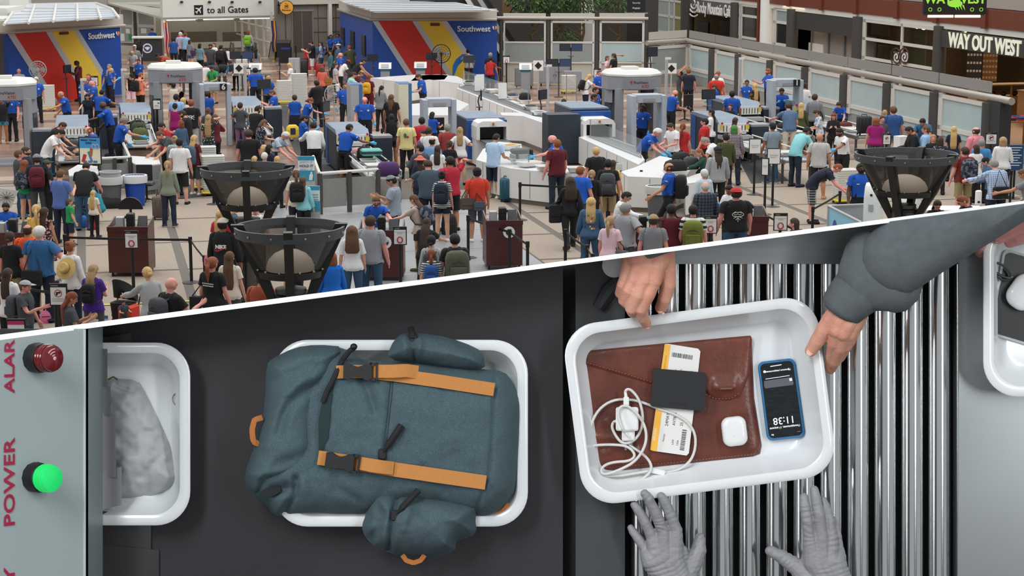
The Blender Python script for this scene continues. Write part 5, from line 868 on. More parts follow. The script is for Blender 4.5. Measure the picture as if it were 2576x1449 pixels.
# ---- stroller, papers and loose items near the front
t=thing('stroller','black and red stroller pushed by the woman in grey sweater','stroller',X(312,862),-.3)
q=MB();q.loft([[(x,y+s_,z) for x,y in rrect(-.2,.2,-.1,.25,.08,3)] for z,s_ in ((.35,.05),(.5,0),(.75,-.05))]);q.build('seat',BAGB,t);q=MB();q.loft([[(.24*math.cos(a),.12+r_*math.sin(a)*.5,.75+r_*abs(math.sin(a*.5))) for a in [k*.3927 for k in range(16)]] for r_ in (.05,.3,.38)],False);q.build('canopy',BAGB,t)
q=MB();q.rbox(.02,.3,-.25,.12,.4,.72,.06);q.build('red_bag',mat('stroller_red',(206,56,40),.7),t)
for sx in (-1,1):
    q=MB();q.tube([(sx*.22,-.3,.1),(sx*.22,.1,.5),(sx*.22,.35,1.0)],.016,6);q.tube([(sx*.22,.35,.1),(sx*.22,0,.5)],.016,6);q.build('frame',CHAR,t)
    for sy in (-.3,.35):q=MB();q.cyl((sx*.22-.02,sy,.09),(sx*.22+.02,sy,.09),.09,12);q.build('wheel',BLACK,t)
t=thing('luggage_tag','white and blue luggage tag hanging on the stroller','tag',t.matrix_basis @ Vector((-.26,-.16,.5)));q=MB();q.box(-.04,.04,0,.01,-.12,.02);q.build('card',PAPER,t,0);q=MB();q.box(-.04,.04,-.005,0,-.04,.02);q.build('band',mat('tag_blue',(60,120,180),.5),t,0)
t=thing('carried_poster','large pale printed board carried at the photo edge','poster',X(18,520,.35),.2);q=MB();q.prism([(-.3,0,0),(.1,0,-.02),(.3,0,.4),(-.3,0,.52)],(0,.04,0));q.build('board',mat('board_print',(206,206,202),.7),t,0);q=MB();[q.tube([(0,-.01,.24),(.2*math.cos(a),-.01,.24+.16*math.sin(a))],.005,4) for a in [k*.52 for k in range(12)]];q.build('print',CHAR,t)
# ================================================================== PEOPLE: one body mesh per build, posed by its skeleton
SHX,HPX,ARM=.175,.092,math.radians(38)
def joints(fem):
    shx=.158 if fem else .182;J=dict(pelvis=(0,0,.95),spine=(0,0,1.05),chest=(0,.0,1.22),neck=(0,-.01,1.47),head=(0,.0,1.55))
    for s,n in ((1,'R'),(-1,'L')):
        d=Vector((s*math.sin(ARM),0,-math.cos(ARM)));p=Vector((s*shx,-.005,1.425));J['ua'+n]=p;J['fa'+n]=p+d*.285;J['ha'+n]=p+d*.535;J['ti'+n]=p+d*.72
        J['th'+n]=(s*HPX,0,.91);J['sh'+n]=(s*HPX,.01,.49);J['ft'+n]=(s*HPX,-.005,.09);J['to'+n]=(s*(HPX+.03),.16,.03)
    return {k:Vector(v) for k,v in J.items()}
def body_source(fem):
    J=joints(fem);q=MB()
    def cap(a,b,ra,rb,n=12):
        a,b=Vector(a),Vector(b);d=(b-a).normalized()
        q.tube([a-d*ra*.92,a-d*ra*.6,a,b,b+d*rb*.6,b+d*rb*.92],[ra*.3,ra*.78,ra,rb,rb*.78,rb*.3],n)
    prof=([(.84,.14,.09,0),(.92,.175,.115,-.012),(1.0,.158,.105,-.004),(1.09,.128,.092,0),(1.18,.138,.098,.004),(1.27,.15,.118,.016),(1.34,.152,.102,.006),(1.42,.148,.085,-.004),(1.465,.09,.066,-.01),(1.5,.05,.05,-.008)] if fem else
            [(.84,.13,.095,0),(.92,.158,.112,-.008),(1.0,.152,.108,0),(1.1,.15,.107,.004),(1.2,.16,.113,.006),(1.3,.175,.118,.008),(1.38,.178,.108,0),(1.435,.16,.09,-.006),(1.475,.1,.07,-.012),(1.51,.056,.056,-.008)])
    q.loft([[(rx*math.cos(a),y+ry*math.sin(a),z) for a in [2*math.pi*k/20 for k in range(20)]] for z,rx,ry,y in prof])
    cap((0,-.012,1.45),(0,.0,1.56),.054 if not fem else .046,.052 if not fem else .044)
    q.ell((0,-.002,1.655),(.074,.094,.1),18,12);q.ell((0,.03,1.605),(.056,.062,.062),14,9);q.ell((0,.052,1.573),(.03,.036,.026),10,7)
    cap((0,.088,1.655),(0,.106,1.622),.009,.013,8)
    for s in (1,-1):q.ell((s*.076,-.008,1.63),(.011,.02,.03),8,6);q.ell((s*.03,.08,1.665),(.024,.014,.01),8,5)
    k_=.86 if fem else 1.0
    for s,n in ((1,'R'),(-1,'L')):
        a,e,w,t=J['ua'+n],J['fa'+n],J['ha'+n],J['ti'+n];d=(t-a).normalized();f=Vector((0,1,0));o=d.cross(f).normalized()
        cap(a+Vector((-s*.03,0,-.005)),e,.054*k_,.039*k_);cap(e,e.lerp(w,.35),.039*k_,.042*k_);cap(e.lerp(w,.35),w,.042*k_,.027*k_)
        cap(w,w+d*.05,.027*k_,.03*k_);q.ell(w+d*.075,(.02,.04*k_,.05),10,7,Matrix((o,f,d)).transposed())
        for i,(yy,L) in enumerate(((.03,.07),(.01,.082),(-.01,.076),(-.029,.058))):cap(w+d*.1+f*yy*k_,w+d*(.1+L)+f*yy*1.15*k_+o*s*-.012,.0092,.0078,7)
        cap(w+d*.045+f*.03,w+d*.1+f*.062,.012,.009,7)
        h,kn,an,to=J['th'+n],J['sh'+n],J['ft'+n],J['to'+n]
        cap(h+Vector((0,0,-.02)),kn,.088 if fem else .084,.054);cap(kn,kn.lerp(an,.3)+Vector((0,-.012,0)),.054,.057);cap(kn.lerp(an,.3)+Vector((0,-.012,0)),an,.057,.036)
        cap(an+Vector((0,-.035,-.04)),to+Vector((0,-.03,.012)),.042,.036);cap(an,an+Vector((0,.02,-.04)),.04,.042)
    return q,J
BONES=['pelvis','spine','chest','neck','head']+[b+n for n in 'RL' for b in ('ua','fa','ha','th','sh','ft')]
def make_base(fem,ratio):
    q,J=body_source(fem);o=q.build('body_source',BLACK,None,0)
    m=o.modifiers.new('r','REMESH');m.mode='VOXEL';m.voxel_size=.008
    m=o.modifiers.new('s','SMOOTH');m.factor=.5;m.iterations=3
    m=o.modifiers.new('d','DECIMATE');m.ratio=ratio
    dg=bpy.context.evaluated_depsgraph_get();me=bpy.data.meshes.new_from_object(o.evaluated_get(dg));n=len(me.vertices)
    V=np.empty(n*3);me.vertices.foreach_get('co',V);V=V.reshape(n,3);F=[tuple(p.vertices) for p in me.polygons]
    bpy.data.objects.remove(o);bpy.data.meshes.remove(me)
    segs=dict(pelvis=((0,0,.86),(0,0,1.0),.15),spine=((0,0,1.03),(0,0,1.14),.14),chest=((0,0,1.22),(0,0,1.42),.16),neck=((0,0,1.49),(0,0,1.54),.05),head=((0,0,1.6),(0,0,1.72),.09))
    for s in 'RL':
        segs['ua'+s]=(J['ua'+s],J['fa'+s],.05);segs['fa'+s]=(J['fa'+s],J['ha'+s],.036);segs['ha'+s]=(J['ha'+s],J['ti'+s],.03);segs['th'+s]=(J['th'+s]-Vector((0,0,.06)),J['sh'+s],.075);segs['sh'+s]=(J['sh'+s],J['ft'+s],.05);segs['ft'+s]=(J['ft'+s]-Vector((0,0,.03)),J['to'+s],.045)
    D=np.empty((n,len(BONES)))
    for k,b in enumerate(BONES):
        a,c,r=segs[b];a=np.array(a);d=np.array(c)-a;t=np.clip(((V-a) @ d)/(d @ d),0,1);D[:,k]=np.linalg.norm(V-a-t[:,None]*d,axis=1)/r
        if b[-1] in 'RL' and b not in ('pelvis',) and b[:2] in ('th','sh','ft'):D[:,k]+= np.where(V[:,0]*(1 if b[-1] == 'R' else -1) <-.004,50,0)
        if b[:2] in ('ua','fa','ha'):D[:,k]+= np.where(V[:,0]*(1 if b[-1] == 'R' else -1) < .12,50,0)
    hard=D.argmin(1);Wt=np.zeros((n,len(BONES)));Wt[np.arange(n),hard]=1
    E=np.array([(f[i],f[(i+1) % len(f)]) for f in F for i in range(len(f))]);deg=np.bincount(E.ravel(),minlength=n).astype(float)[:,None]
    for it in range(5):
        A_=np.zeros_like(Wt);np.add.at(A_,E[:,0],Wt[E[:,1]]);np.add.at(A_,E[:,1],Wt[E[:,0]]);Wt=.45*Wt+.55*A_/deg
    return dict(V=V,F=F,W=Wt,hard=hard,J=J,fem=fem)
BASE={(f,l):make_base(f,r) for f in (0,1) for l,r in ((0,.068),(1,.03))}
def Rx(a):return Matrix.Rotation(math.radians(a),3,'X')
def Ry(a):return Matrix.Rotation(math.radians(a),3,'Y')
def Rz(a):return Matrix.Rotation(math.radians(a),3,'Z')
# pose: bend (waist), head pitch hp, head yaw hy, arms (flex, abduct, elbow, twist) right/left, legs (hip flex, knee) right/left
POSES=dict(
    stand=dict(R=(4,8,14,10),L=(4,8,14,10)),phone=dict(R=(20,6,95,25),L=(20,6,95,25),hp=22),lean=dict(bend=38,R=(62,8,20,10),L=(58,8,22,10),hp=10),
    deep=dict(bend=62,R=(84,6,18,12),L=(84,6,20,12),hp=0),look=dict(hp=26,bend=8,R=(24,6,55,18),L=(22,6,60,18)),hip=dict(R=(-14,40,112,112),L=(4,8,12,10)),hips=dict(R=(-14,40,112,112),L=(-14,40,112,112)),
    reachR=dict(bend=14,R=(68,14,18,6),L=(12,8,40,14),hp=12),reachL=dict(bend=14,L=(68,14,18,6),R=(12,8,40,14),hp=12),up=dict(R=(165,12,60,30),L=(165,12,60,30)),headR=dict(R=(150,30,120,40),L=(6,8,20,10)),walk=dict(R=(-20,8,20,8),L=(24,8,24,8),legR=(22,8),legL=(-16,16)),
    sit=dict(legR=(84,84),legL=(84,84),R=(34,8,60,12),L=(34,8,60,12),hp=18),crouch=dict(bend=30,legR=(105,135),legL=(95,125),R=(50,10,40,10),L=(60,10,30,10),hp=-20),cross=dict(R=(30,10,100,62),L=(30,10,100,62)),hold=dict(R=(30,10,80,20),L=(6,8,14,10),hp=10),carry=dict(R=(2,12,6,6),L=(25,8,85,25)))
def solve(J,P,stoop=0):
    R,T={},{};I3=Matrix.Identity(3);b=P.get('bend',0)+stoop
    R['pelvis']=Rx(-b*.25);T['pelvis']=J['pelvis'].copy()
    def child(c,par,rot):R[c]=rot;T[c]=T[par]+R[par] @ (J[c]-J[par])
    child('spine','pelvis',Rx(-b*.6));child('chest','spine',Rx(-b));child('neck','chest',Rx(-b-P.get('hp',0)*.35));child('head','neck',Rx(-b*.85-P.get('hp',0)) @ Rz(-P.get('hy',0)))
    for s,n in ((1,'R'),(-1,'L')):
        fl,ab,el,tw=P.get(n,(4,8,14,10));base=Rx(-b*.5) if b > 20 else R['chest'];av=math.degrees(ARM)-ab;fl2=fl-(b*.4 if b > 20 else 0)
        up=base @ Rx(fl2) @ Ry(s*av);child('ua'+n,'chest',up);fo=base @ Rx(fl2) @ Rz(s*tw) @ Rx(el) @ Ry(s*av);child('fa'+n,'ua'+n,fo);child('ha'+n,'fa'+n,fo)
        hf,kn=P.get('leg'+n,(0,0));th=R['pelvis'] @ Rx(b*.25) @ Rx(hf) @ Ry(s*-2);child('th'+n,'pelvis',th);child('sh'+n,'th'+n,Rx(hf-kn) @ Ry(s*-2));child('ft'+n,'sh'+n,Rx((hf-kn)*(.15 if abs(hf) > 60 else .4)))
    return R,T
def skin(V,W_,J,R,T):
    out=np.zeros_like(V)
    for k,b in enumerate(BONES):
        w=W_[:,k];i=np.nonzero(w > 1e-4)[0]
        if len(i):out[i]+= w[i,None]*((V[i]-np.array(J[b])) @ np.array(R[b]).T+np.array(T[b]))
    return out
def vnormals(V,F):
    N=np.zeros_like(V);A_=np.array([f[:3] for f in F]);n=np.cross(V[A_[:,1]]-V[A_[:,0]],V[A_[:,2]]-V[A_[:,0]])
    for k in range(3):np.add.at(N,A_[:,k],n)
    return N/(np.linalg.norm(N,axis=1)[:,None]+1e-9)
def mesh_obj(name,V,F,m,parent,smooth=True):
    me=bpy.data.meshes.new(name);me.from_pydata(V.tolist() if hasattr(V,'tolist') else V,[],F);me.materials.append(m)
    if smooth:me.polygons.foreach_set('use_smooth',[True]*len(me.polygons))
    o=bpy.data.objects.new(name,me);C.objects.link(o);o.parent=parent;return o
IDX={b:i for i,b in enumerate(BONES)}
ARMS=[IDX[b+n] for n in 'RL' for b in ('ua','fa','ha')];HANDS=[IDX['ha'+n] for n in 'RL'];FEET=[IDX['ft'+n] for n in 'RL'];HEADB=[IDX['head']]
CUT={}
def garment(B,lod,kind):
    """faces of the body covered by a garment, the border snapped to a clean hem; in rest pose"""
    key=(B['fem'],lod,kind)
    if key in CUT:return CUT[key]
    V,F,h,J=B['V'].copy(),B['F'],B['hard'],B['J'];g=np.full(len(V),-1.0);ax=np.zeros((len(V),3));arm=np.isin(h,ARMS)
    q=np.zeros(len(V))
    for n,s in (('R',1),('L',-1)):
        d=np.array((s*math.sin(ARM),0,-math.cos(ARM)));i=np.isin(h,[IDX[b+n] for b in ('ua','fa','ha')]);q[i]=(V[i]-np.array(J['ua'+n])) @ d;ax[i]=d
    k0=kind[0]
    if k0 in ('shirt',):
        hem,sl,neck=kind[1:];tor=~arm;up,lo=neck-V[:,2],V[:,2]-hem;g[tor]=np.minimum(up,lo)[tor];ax[tor]=np.where((up < lo)[tor][:,None],np.array((0,0,1.0)),np.array((0,0,-1.0)));g[arm]=sl-q[arm]
        g[np.isin(h,HEADB)]=-1
    elif k0 == 'pants':
        wst,hem=kind[1:];tor=~arm & ~np.isin(h,HEADB);up,lo=wst-V[:,2],V[:,2]-hem;g[tor]=np.minimum(up,lo)[tor];ax[tor]=np.where((up < lo)[tor][:,None],np.array((0,0,1.0)),np.array((0,0,-1.0)))
    elif k0 == 'shoe':lo=kind[1]-V[:,2];i=V[:,2] < .3;g[i]=lo[i];ax[i]=(0,0,1)
    elif k0 == 'glove':i=arm;g[i]=q[i]-kind[1];ax[i]=-ax[i]
    elif k0 == 'hair':
        i=np.isin(h,HEADB);nrm=np.array((0,-.72,.69));g[i]=(V[i]-np.array((0,.076,1.708))) @ nrm;j=V[:,1] <-.03;lo=V[:,2]-kind[1];g=np.where(i & j,np.minimum(np.maximum(g,.05),lo),g);ax[:]=-nrm;ax[i & j]=(0,0,-1)
        g[i & (np.abs(V[:,0]) > .074) & (V[:,2] < 1.67)]=-1
    elif k0 == 'cap':i=np.isin(h,HEADB);g[i]=V[i,2]-(1.69+V[i,1]*.12);ax[i]=(0,0,-1)
    elif k0 == 'beard':i=np.isin(h,HEADB+[IDX['neck']]);g[i]=np.minimum(1.595-V[i,2],np.minimum(V[i,1]-.005,V[i,2]-1.535));ax[i]=(0,0,0)
    elif k0 == 'fringe':i=np.isin(h,HEADB);g[i]=np.minimum(np.minimum(1.69-V[i,2],V[i,2]-1.58),.03-V[i,1]);ax[i]=(0,0,0);g[i & (np.abs(V[:,0]) > .074) & (V[:,2] < 1.665)]=-1
    inside=g > 0;lim=-.07;FF=[f for f in F if any(inside[i] for i in f) and all(g[i] > lim for i in f)]
    used=sorted({i for f in FF for i in f});mp={v:k for k,v in enumerate(used)};U=np.array(used,int) if used else np.zeros(0,int)
    RV=V[U];gg=g[U];out=gg < 0;RV[out]+= ax[U][out]*gg[out][:,None]
    CUT[key]=(RV,[tuple(mp[i] for i in f) for f in FF],B['W'][U],gg,U);return CUT[key]
def COL(c):return c if isinstance(c,tuple) else PAL[c]
PAL=dict(white=(232,232,232),black=(26,26,28),navy=(28,34,52),blue=(18,80,178),tsa=(22,82,178),grey=(128,130,134),lgrey=(172,174,176),dgrey=(72,75,80),red=(186,38,42),crimson=(192,42,66),maroon=(96,24,36),orange=(226,84,34),rust=(168,78,54),salmon=(216,108,92),peach=(236,138,108),pink=(232,198,206),magenta=(156,24,110),purple=(74,36,140),teal=(42,138,162),aqua=(140,208,214),mint=(162,208,200),sky=(150,190,228),steel=(70,92,112),cobalt=(34,84,150),denim=(66,98,130),jeans=(54,84,112),djeans=(30,40,58),khaki=(158,140,104),olive=(72,78,44),sage=(132,140,124),green=(40,150,84),dgreen=(36,72,60),yellow=(228,216,150),gold=(232,190,90),cream=(222,212,196),beige=(188,170,156),lilac=(124,96,130),vneck=(226,226,222),tsapants=(24,27,36),rosepink=(236,140,150))
SKIN=dict(l=(222,168,142),m=(196,140,108),t=(160,108,78),d=(92,60,46),p=(232,160,146))
HAIR=dict(k=(24,20,19),b=(62,44,34),m=(98,68,46),a=(138,78,44),y=(206,170,112),s=(170,140,100),g=(140,138,134),w=(214,210,204),G=(70,128,62),r=(128,60,36))
def cloth(c):
    if isinstance(c,str) and c in MATS:return MATS[c]
    rgb=COL(c);return mat('cloth_%d_%d_%d' % rgb,rgb,.88,noise=.08,ns=8)
pattern('plaid_red','plaid',(50,26,44),(206,196,208),22);pattern('plaid_grey','plaid',(46,46,48),(206,206,204),16);pattern('plaid_blue','plaid',(196,212,232),(92,124,174),22);pattern('plaid_dark','plaid',(38,44,58),(82,92,104),14);pattern('stripe_bw','stripe',(30,34,46),(226,226,226),24);pattern('stripe_wide','stripe',(224,228,218),(40,44,46),9);pattern('dots_dark','dots',(38,42,42),(216,216,208),16);pattern('dots_pink','dots',(214,40,92),(240,220,226),20);pattern('floral_dark','camo',(26,26,30),(214,160,160),22);pattern('floral_navy','dots',(34,38,54),(206,208,214),26);pattern('tiedye','camo',(226,216,208),(226,132,110),7);pattern('tie_blue','camo',(212,218,222),(128,150,180),9);pattern('gold_black','camo',(34,28,24),(150,104,54),12);pattern('bandana','camo',(40,44,60),(110,116,132),10);pattern('twotone','camo',(150,152,158),(80,84,96),1.0)
def extra_skin(base,V,wsel):
    """weights for added shapes: list of (bone, weight) by z"""
    Wt=np.zeros((len(V),len(BONES)))
    for i,v in enumerate(V):
        for b,w in wsel(v):Wt[i,IDX[b]]=w
    return Wt
def hair_w(v):t=min(1,max(0,(v[2]-1.42)/.14));return (('head',t),('chest',1-t))
PEOPLE_N=[0]
def person(px,py,yaw,label,top='grey',bot='black',hair='short',hc='b',sk='l',fem=0,h=None,build=None,pose='stand',sleeve='s',leg='long',shoe='black',hem=.88,hat=None,bag=None,glove=0,tsa=0,beard=0,extra=None,hy=0,group=None,floor=.0,neck=1.485,tuck=0,hcap=None):
    """px, py: where the top of the head sits in the photograph"""
    build=build or (1.07 if fem else 1.11);h=h or (1.64 if fem else 1.76);sc=h/1.755;lod=1 if py < 215 else 0;B=BASE[(1 if fem else 0,lod)];J=B['J'];P=dict(POSES[pose]) if isinstance(pose,str) else dict(pose);P['hy']=P.get('hy',0)+hy
    R,T=solve(J,P);bx=np.array((build*sc,(build*.55+.45)*sc*(1.0 if build < 1.1 else 1.12),sc))
    V=skin(B['V'],B['W'],J,R,T);low=V[:,2].min()
    if P.get('legR',(0,0))[0] > 60 and pose == 'sit':low=-.0+(J['th'+'R'][2]-.56);
    V[:,2]-= low;hv=V[np.isin(B['hard'],HEADB)];tp=hv[hv[:,2].argmax()]*bx;tp=tp+np.array((0,0,.012))
    ya=math.radians(-yaw);w=X(px,py,tp[2]+floor);off=Matrix.Rotation(ya,3,'Z') @ Vector((tp[0],tp[1],0));loc=Vector((w.x-off.x,w.y-off.y,floor))
    t=thing('person',label,'person',loc,ya,group);PEOPLE_N[0]+= 1
    sh=np.array((0,0,-low));fin=lambda A_:(A_+sh)*bx
    mesh_obj('body',V*bx,B['F'],mat('skin_'+sk,SKIN[sk],.55),t)
    def wear(kind,off_,m,name,flare=.0):
        RV,FF,Wt,gg,U=garment(B,lod,kind)
        if not FF:return None
        v=skin(RV,Wt,J,R,T);n=vnormals(v,FF);fm=(RV[:,2] < .8) if kind[0] == 'pants' else 1.0;o_=off_+(flare*fm*np.exp(-np.clip(gg,0,1)/.12) if flare else 0);o_=np.broadcast_to(o_,(len(v),))
        return mesh_obj(name,fin(v+n*o_[:,None]),FF,m,t)
    PW=1.04 if tuck or sleeve == 'n' else .97
    if leg == 'long':wear(('pants',PW,.055),.012,cloth(bot),'trousers',.012)
    elif leg == 'shorts':wear(('pants',PW,.5),.014,cloth(bot),'shorts',.022)
    elif leg == 'mini':wear(('pants',PW,.72),.012,cloth(bot),'shorts',.01)
    elif leg == 'capri':wear(('pants',PW,.3),.014,cloth(bot),'trousers',.012)
    elif leg in ('skirt','dress'):
        wear(('pants',1.04,.7),.012,cloth(bot),'underlayer');q=MB();q.lathe([(.16,1.05),(.19,.92),(.215,.7),(.235,.56),(.2,.58)],n=20);vv=np.array(q.V);vv[:,1]*= .75;Wt=extra_skin(B,vv,lambda v:(('pelvis',1.0),));mesh_obj('skirt',fin(skin(vv,Wt,J,R,T)),q.F,cloth(bot),t)
    if shoe:wear(('shoe',.085),.008,cloth(shoe) if shoe != 'skin' else MATS['skin_'+sk],'shoes')
    slv={'s':.17,'n':-.012,'l':.5,'t':.34,'x':.24}[sleeve]
    if top:wear(('shirt',1.0 if tuck else hem,slv,neck if sleeve != 'n' else 1.455),.02,cloth(top),'shirt',.012)
    if glove:wear(('glove',.505),.006,mat('glove_blue',(86,178,224),.5),'gloves')
    if tsa:
        q=MB()
        for n,s in (('R',1),('L',-1)):d=Vector((s*math.sin(ARM),0,-math.cos(ARM)));o_=Vector((s*math.cos(ARM),0,math.sin(ARM)));p=J['ua'+n]+d*.09+o_*.066;q.ell(p,(.012,.034,.034),8,5,Matrix.Rotation(s*ARM*.9,3,'Y'))
        vv=np.array(q.V);nn=len(vv)//2;Wt=np.zeros((len(vv),len(BONES)));Wt[:nn,IDX['uaR']]=1;Wt[nn:,IDX['uaL']]=1;mesh_obj('shoulder_patch',fin(skin(vv,Wt,J,R,T)),q.F,mat('patch_white',(206,212,226),.7),t)
        q=MB();q.ell((-.085,.136,1.31),(.03,.008,.036),8,5);q.ell((.085,.138,1.3),(.035,.006,.012),8,4);vv=np.array(q.V);mesh_obj('badge',fin(skin(vv,extra_skin(B,vv,lambda v:(('chest',1.0),)),J,R,T)),q.F,mat('badge_pale',(224,214,180),.4),t)
        q=MB();q.lathe([(.17,.985),(.176,1.0),(.176,1.03),(.17,1.045)],n=20,cap=False);vv=np.array(q.V);vv[:,1]*= .72;mesh_obj('belt',fin(skin(vv,extra_skin(B,vv,lambda v:(('pelvis',1.0),)),J,R,T)),q.F,BLACK,t)
    # head: hair, hat, face
    hm=mat('hair_'+hc,HAIR[hc],.75,noise=.2,ns=40);ex=MB()
    if hair == 'fringe':wear(('fringe',0),.006,hm,'hair')
    elif hair != 'bald' and not (hat and hair == 'short' and False):
        wear(('hair',1.585),.016 if hair != 'crop' else .006,hm,'hair')
    E_=lambda c,r:ex.ell(c,r,10,7)
    def drape(end,w0,w1,th=.045,n=12):
        R_=[]
        zs=[1.7,1.64,1.56,1.48,1.4]+[1.4-(1.4-end)*k/3 for k in (1,2,3)] if end < 1.38 else [1.7,1.64,1.58,1.52,end]
        for k,z in enumerate(zs):
            f=k/(len(zs)-1);ww=w0+(w1-w0)*f if z < 1.6 else w0;yb=-.045-(.06 if z < 1.5 else .02)*min(1,(1.7-z)/.2);R_.append([(ww*(1-.25*(f > .99))*math.cos(a),yb+th*math.sin(a)*(1-.5*f),z) for a in [2*math.pi*i/n for i in range(n)]])
        ex.loft(R_)
    if hair == 'long':drape(1.2,.084,.09)
    elif hair == 'vlong':drape(1.05,.086,.1)
    elif hair == 'curly':drape(1.22,.105,.14,.075);E_((0,-.02,1.67),(.098,.108,.1))
    elif hair == 'bob':drape(1.5,.086,.092,.06);
    elif hair == 'pony':E_((0,-.1,1.66),(.028,.03,.028));ex.tube([(0,-.1,1.66),(0,-.15,1.6),(.0,-.14,1.48),(.0,-.13,1.33)],[.025,.034,.032,.008],8)
    elif hair == 'bun':E_((0,-.085,1.73),(.045,.045,.042))
    elif hair == 'lowbun':E_((0,-.115,1.6),(.04,.038,.038))
    if hat == 'cap':pass
    if ex.V:vv=np.array(ex.V);mesh_obj('hair_length',fin(skin(vv,extra_skin(B,vv,hair_w),J,R,T)),ex.F,hm,t)
    if hat:
        hc_=cloth(hcap or 'dgrey');wear(('cap',0),.026,hc_,'hat_crown');q=MB()
        if hat in ('cap','back'):
            sg=1 if hat == 'cap' else -1;q.loft([[(x*.07,sg*(.06+.13*math.sqrt(max(0,1-x*x))),1.705+dz+.012*(1-abs(x))) for x in (-1,-.8,-.5,0,.5,.8,1)]+[(.07*.9,sg*.05,1.71+dz),(-.07*.9,sg*.05,1.71+dz)] for dz in (0,.008)])
        else:q.loft([[(r_*math.cos(a),r_*1.1*math.sin(a),z) for a in [2*math.pi*k/20 for k in range(20)]] for r_,z in ((.1,1.695),(.165 if hat == 'bucket' else .24,1.66 if hat == 'bucket' else 1.685),(.165 if hat == 'bucket' else .24,1.668 if hat == 'bucket' else 1.693),(.1,1.705))])
        vv=np.array(q.V);mesh_obj('hat_brim',fin(skin(vv,extra_skin(B,vv,lambda v:(('head',1.0),)),J,R,T)),q.F,hc_,t)
    if beard:wear(('beard',0),.01,hm,'beard')
    q=MB()
    for s in (1,-1):q.ell((s*.03,.084,1.645),(.012,.007,.007),7,4)
    vv=np.array(q.V);hw=lambda A_:extra_skin(B,A_,lambda v:(('head',1.0),));mesh_obj('eyes',fin(skin(vv,hw(vv),J,R,T)),q.F,mat('eye_dark',(40,30,26),.3),t)
    q=MB();q.ell((0,.088,1.583),(.022,.007,.006),8,4);vv=np.array(q.V);mesh_obj('mouth',fin(skin(vv,hw(vv),J,R,T)),q.F,mat('lip_'+sk,tuple(int(c*k) for c,k in zip(SKIN[sk],(.84,.62,.6))),.5),t)
    if extra == 'glasses':
        q=MB()
        for s in (1,-1):q.tube([(s*.031+.02*math.cos(a),.1,1.645+.014*math.sin(a)) for a in [k*.785 for k in range(8)]],.0035,4,True)
        vv=np.array(q.V);mesh_obj('glasses',fin(skin(vv,hw(vv),J,R,T)),q.F,BLACK,t)
    # a worn backpack is a thing of its own
    if bag:
        bm_,bl,big=bag;q=MB();w_,d_,hh=.3*big,.17*big,.44*big;zc=1.24 if big <= 1.1 else 1.2
        Mt=Matrix.Translation(loc) @ Matrix.Rotation(ya,4,'Z');o=thing('backpack',bl,'backpack',(0,0,0),0,'worn backpacks')
        def bpart(q,nm,m_):
            vv=np.array(q.V);vv=fin(skin(vv,extra_skin(B,vv,lambda v:(('chest',1.0),)),J,R,T));q.V=[tuple(v) for v in vv];q.build(nm,m_,o,50)
        q.loft([[(x*s_,-.13-d_/2+y*s_,z) for x,y in rrect(-w_/2,w_/2,-d_/2,d_/2,.05,3)] for s_,z in ((.8,zc-hh/2),(1,zc-hh/2+.05),(1,zc+hh*.25),(.85,zc+hh*.43),(.5,zc+hh/2))]);bpart(q,'main_pouch',cloth(bm_))
        q=MB();q.rbox(-w_*.36,w_*.36,-.13-d_-.04,-.13-d_+.02,zc-hh*.38,zc+hh*.02,.03);bpart(q,'front_pocket',cloth(bm_));q=MB();q.tube([(-w_*.36,-.13-d_*.96,zc+hh*.1),(0,-.13-d_-.01,zc+hh*.2),(w_*.36,-.13-d_*.96,zc+hh*.1)],.008,5);bpart(q,'zip',CHAR)
        for s in (1,-1):q=MB();q.tube([(s*.09,-.14,zc+hh*.4),(s*.105,-.02,1.475),(s*.11,.1,1.4),(s*.125,.13,1.25),(s*.15,.02,1.1),(s*.13,-.14,1.06)],.016,6);bpart(q,'strap',CHAR)
        o.location=loc;o.rotation_euler=(0,0,ya)
    return t
# ================================================================== PEOPLE: everybody in the hall, placed by the top of the head
def off(px,py,yaw,label,**k):
    k.setdefault('top','tsa');k.setdefault('bot','tsapants');return person(px,py,yaw,label,tsa=1,group='officers in blue shirts',tuck=1,**k)
p=person
# -- far end by the portal
off(383,72,180,'officer in blue shirt behind the raised desk with the seal',h=1.66,pose='phone')
p(349,98,200,'officer in black vest and blue gloves before the raised desk',top='black',bot='tsapants',hair='long',hc='k',sk='d',fem=1,glove=1,sleeve='s');p(338,113,175,'man in grey tee and pale cap behind the boy in yellow print',top='grey',hat='cap',hcap='cream',hair='fringe',hc='w',sk='p');p(332,128,185,'long-haired boy in grey tee with yellow print',top='lgrey',bot='dgrey',hair='long',hc='y',h=1.55,pose='look')
p(396,134,250,'person in rust tee bending beside the desk with seal',top='rust',hair='short',hc='k',sk='t',pose='deep');off(349,148,180,'officer woman with glasses by the portal body scanner',fem=1,hair='bun',hc='b',extra='glasses',pose='hold');p(330,185,160,'person in black tank top and cap bending over trays',top='black',bot='pink',leg='shorts',sleeve='n',hat='cap',hcap='black',hair='pony',fem=1,pose='lean');p(353,182,40,'person in peach tank top carrying a black backpack',top='peach',bot='black',sleeve='n',hair='crop',hc='a',sk='p',bag=('black','black backpack on the person in peach tank top',1.0),pose='phone')
p(193,152,265,'man in white shirt and burgundy vest at the booth',top='maroon',bot='black',sk='d',hair='crop',hc='k',sleeve='n',pose='phone');off(90,193,170,'grey-haired officer standing beside the tray cart at the booth',hc='w',sk='m');p(47,172,160,'pale-haired person behind the left body scanner',top='lgrey',hair='fringe',hc='w',h=1.6,sk='p')
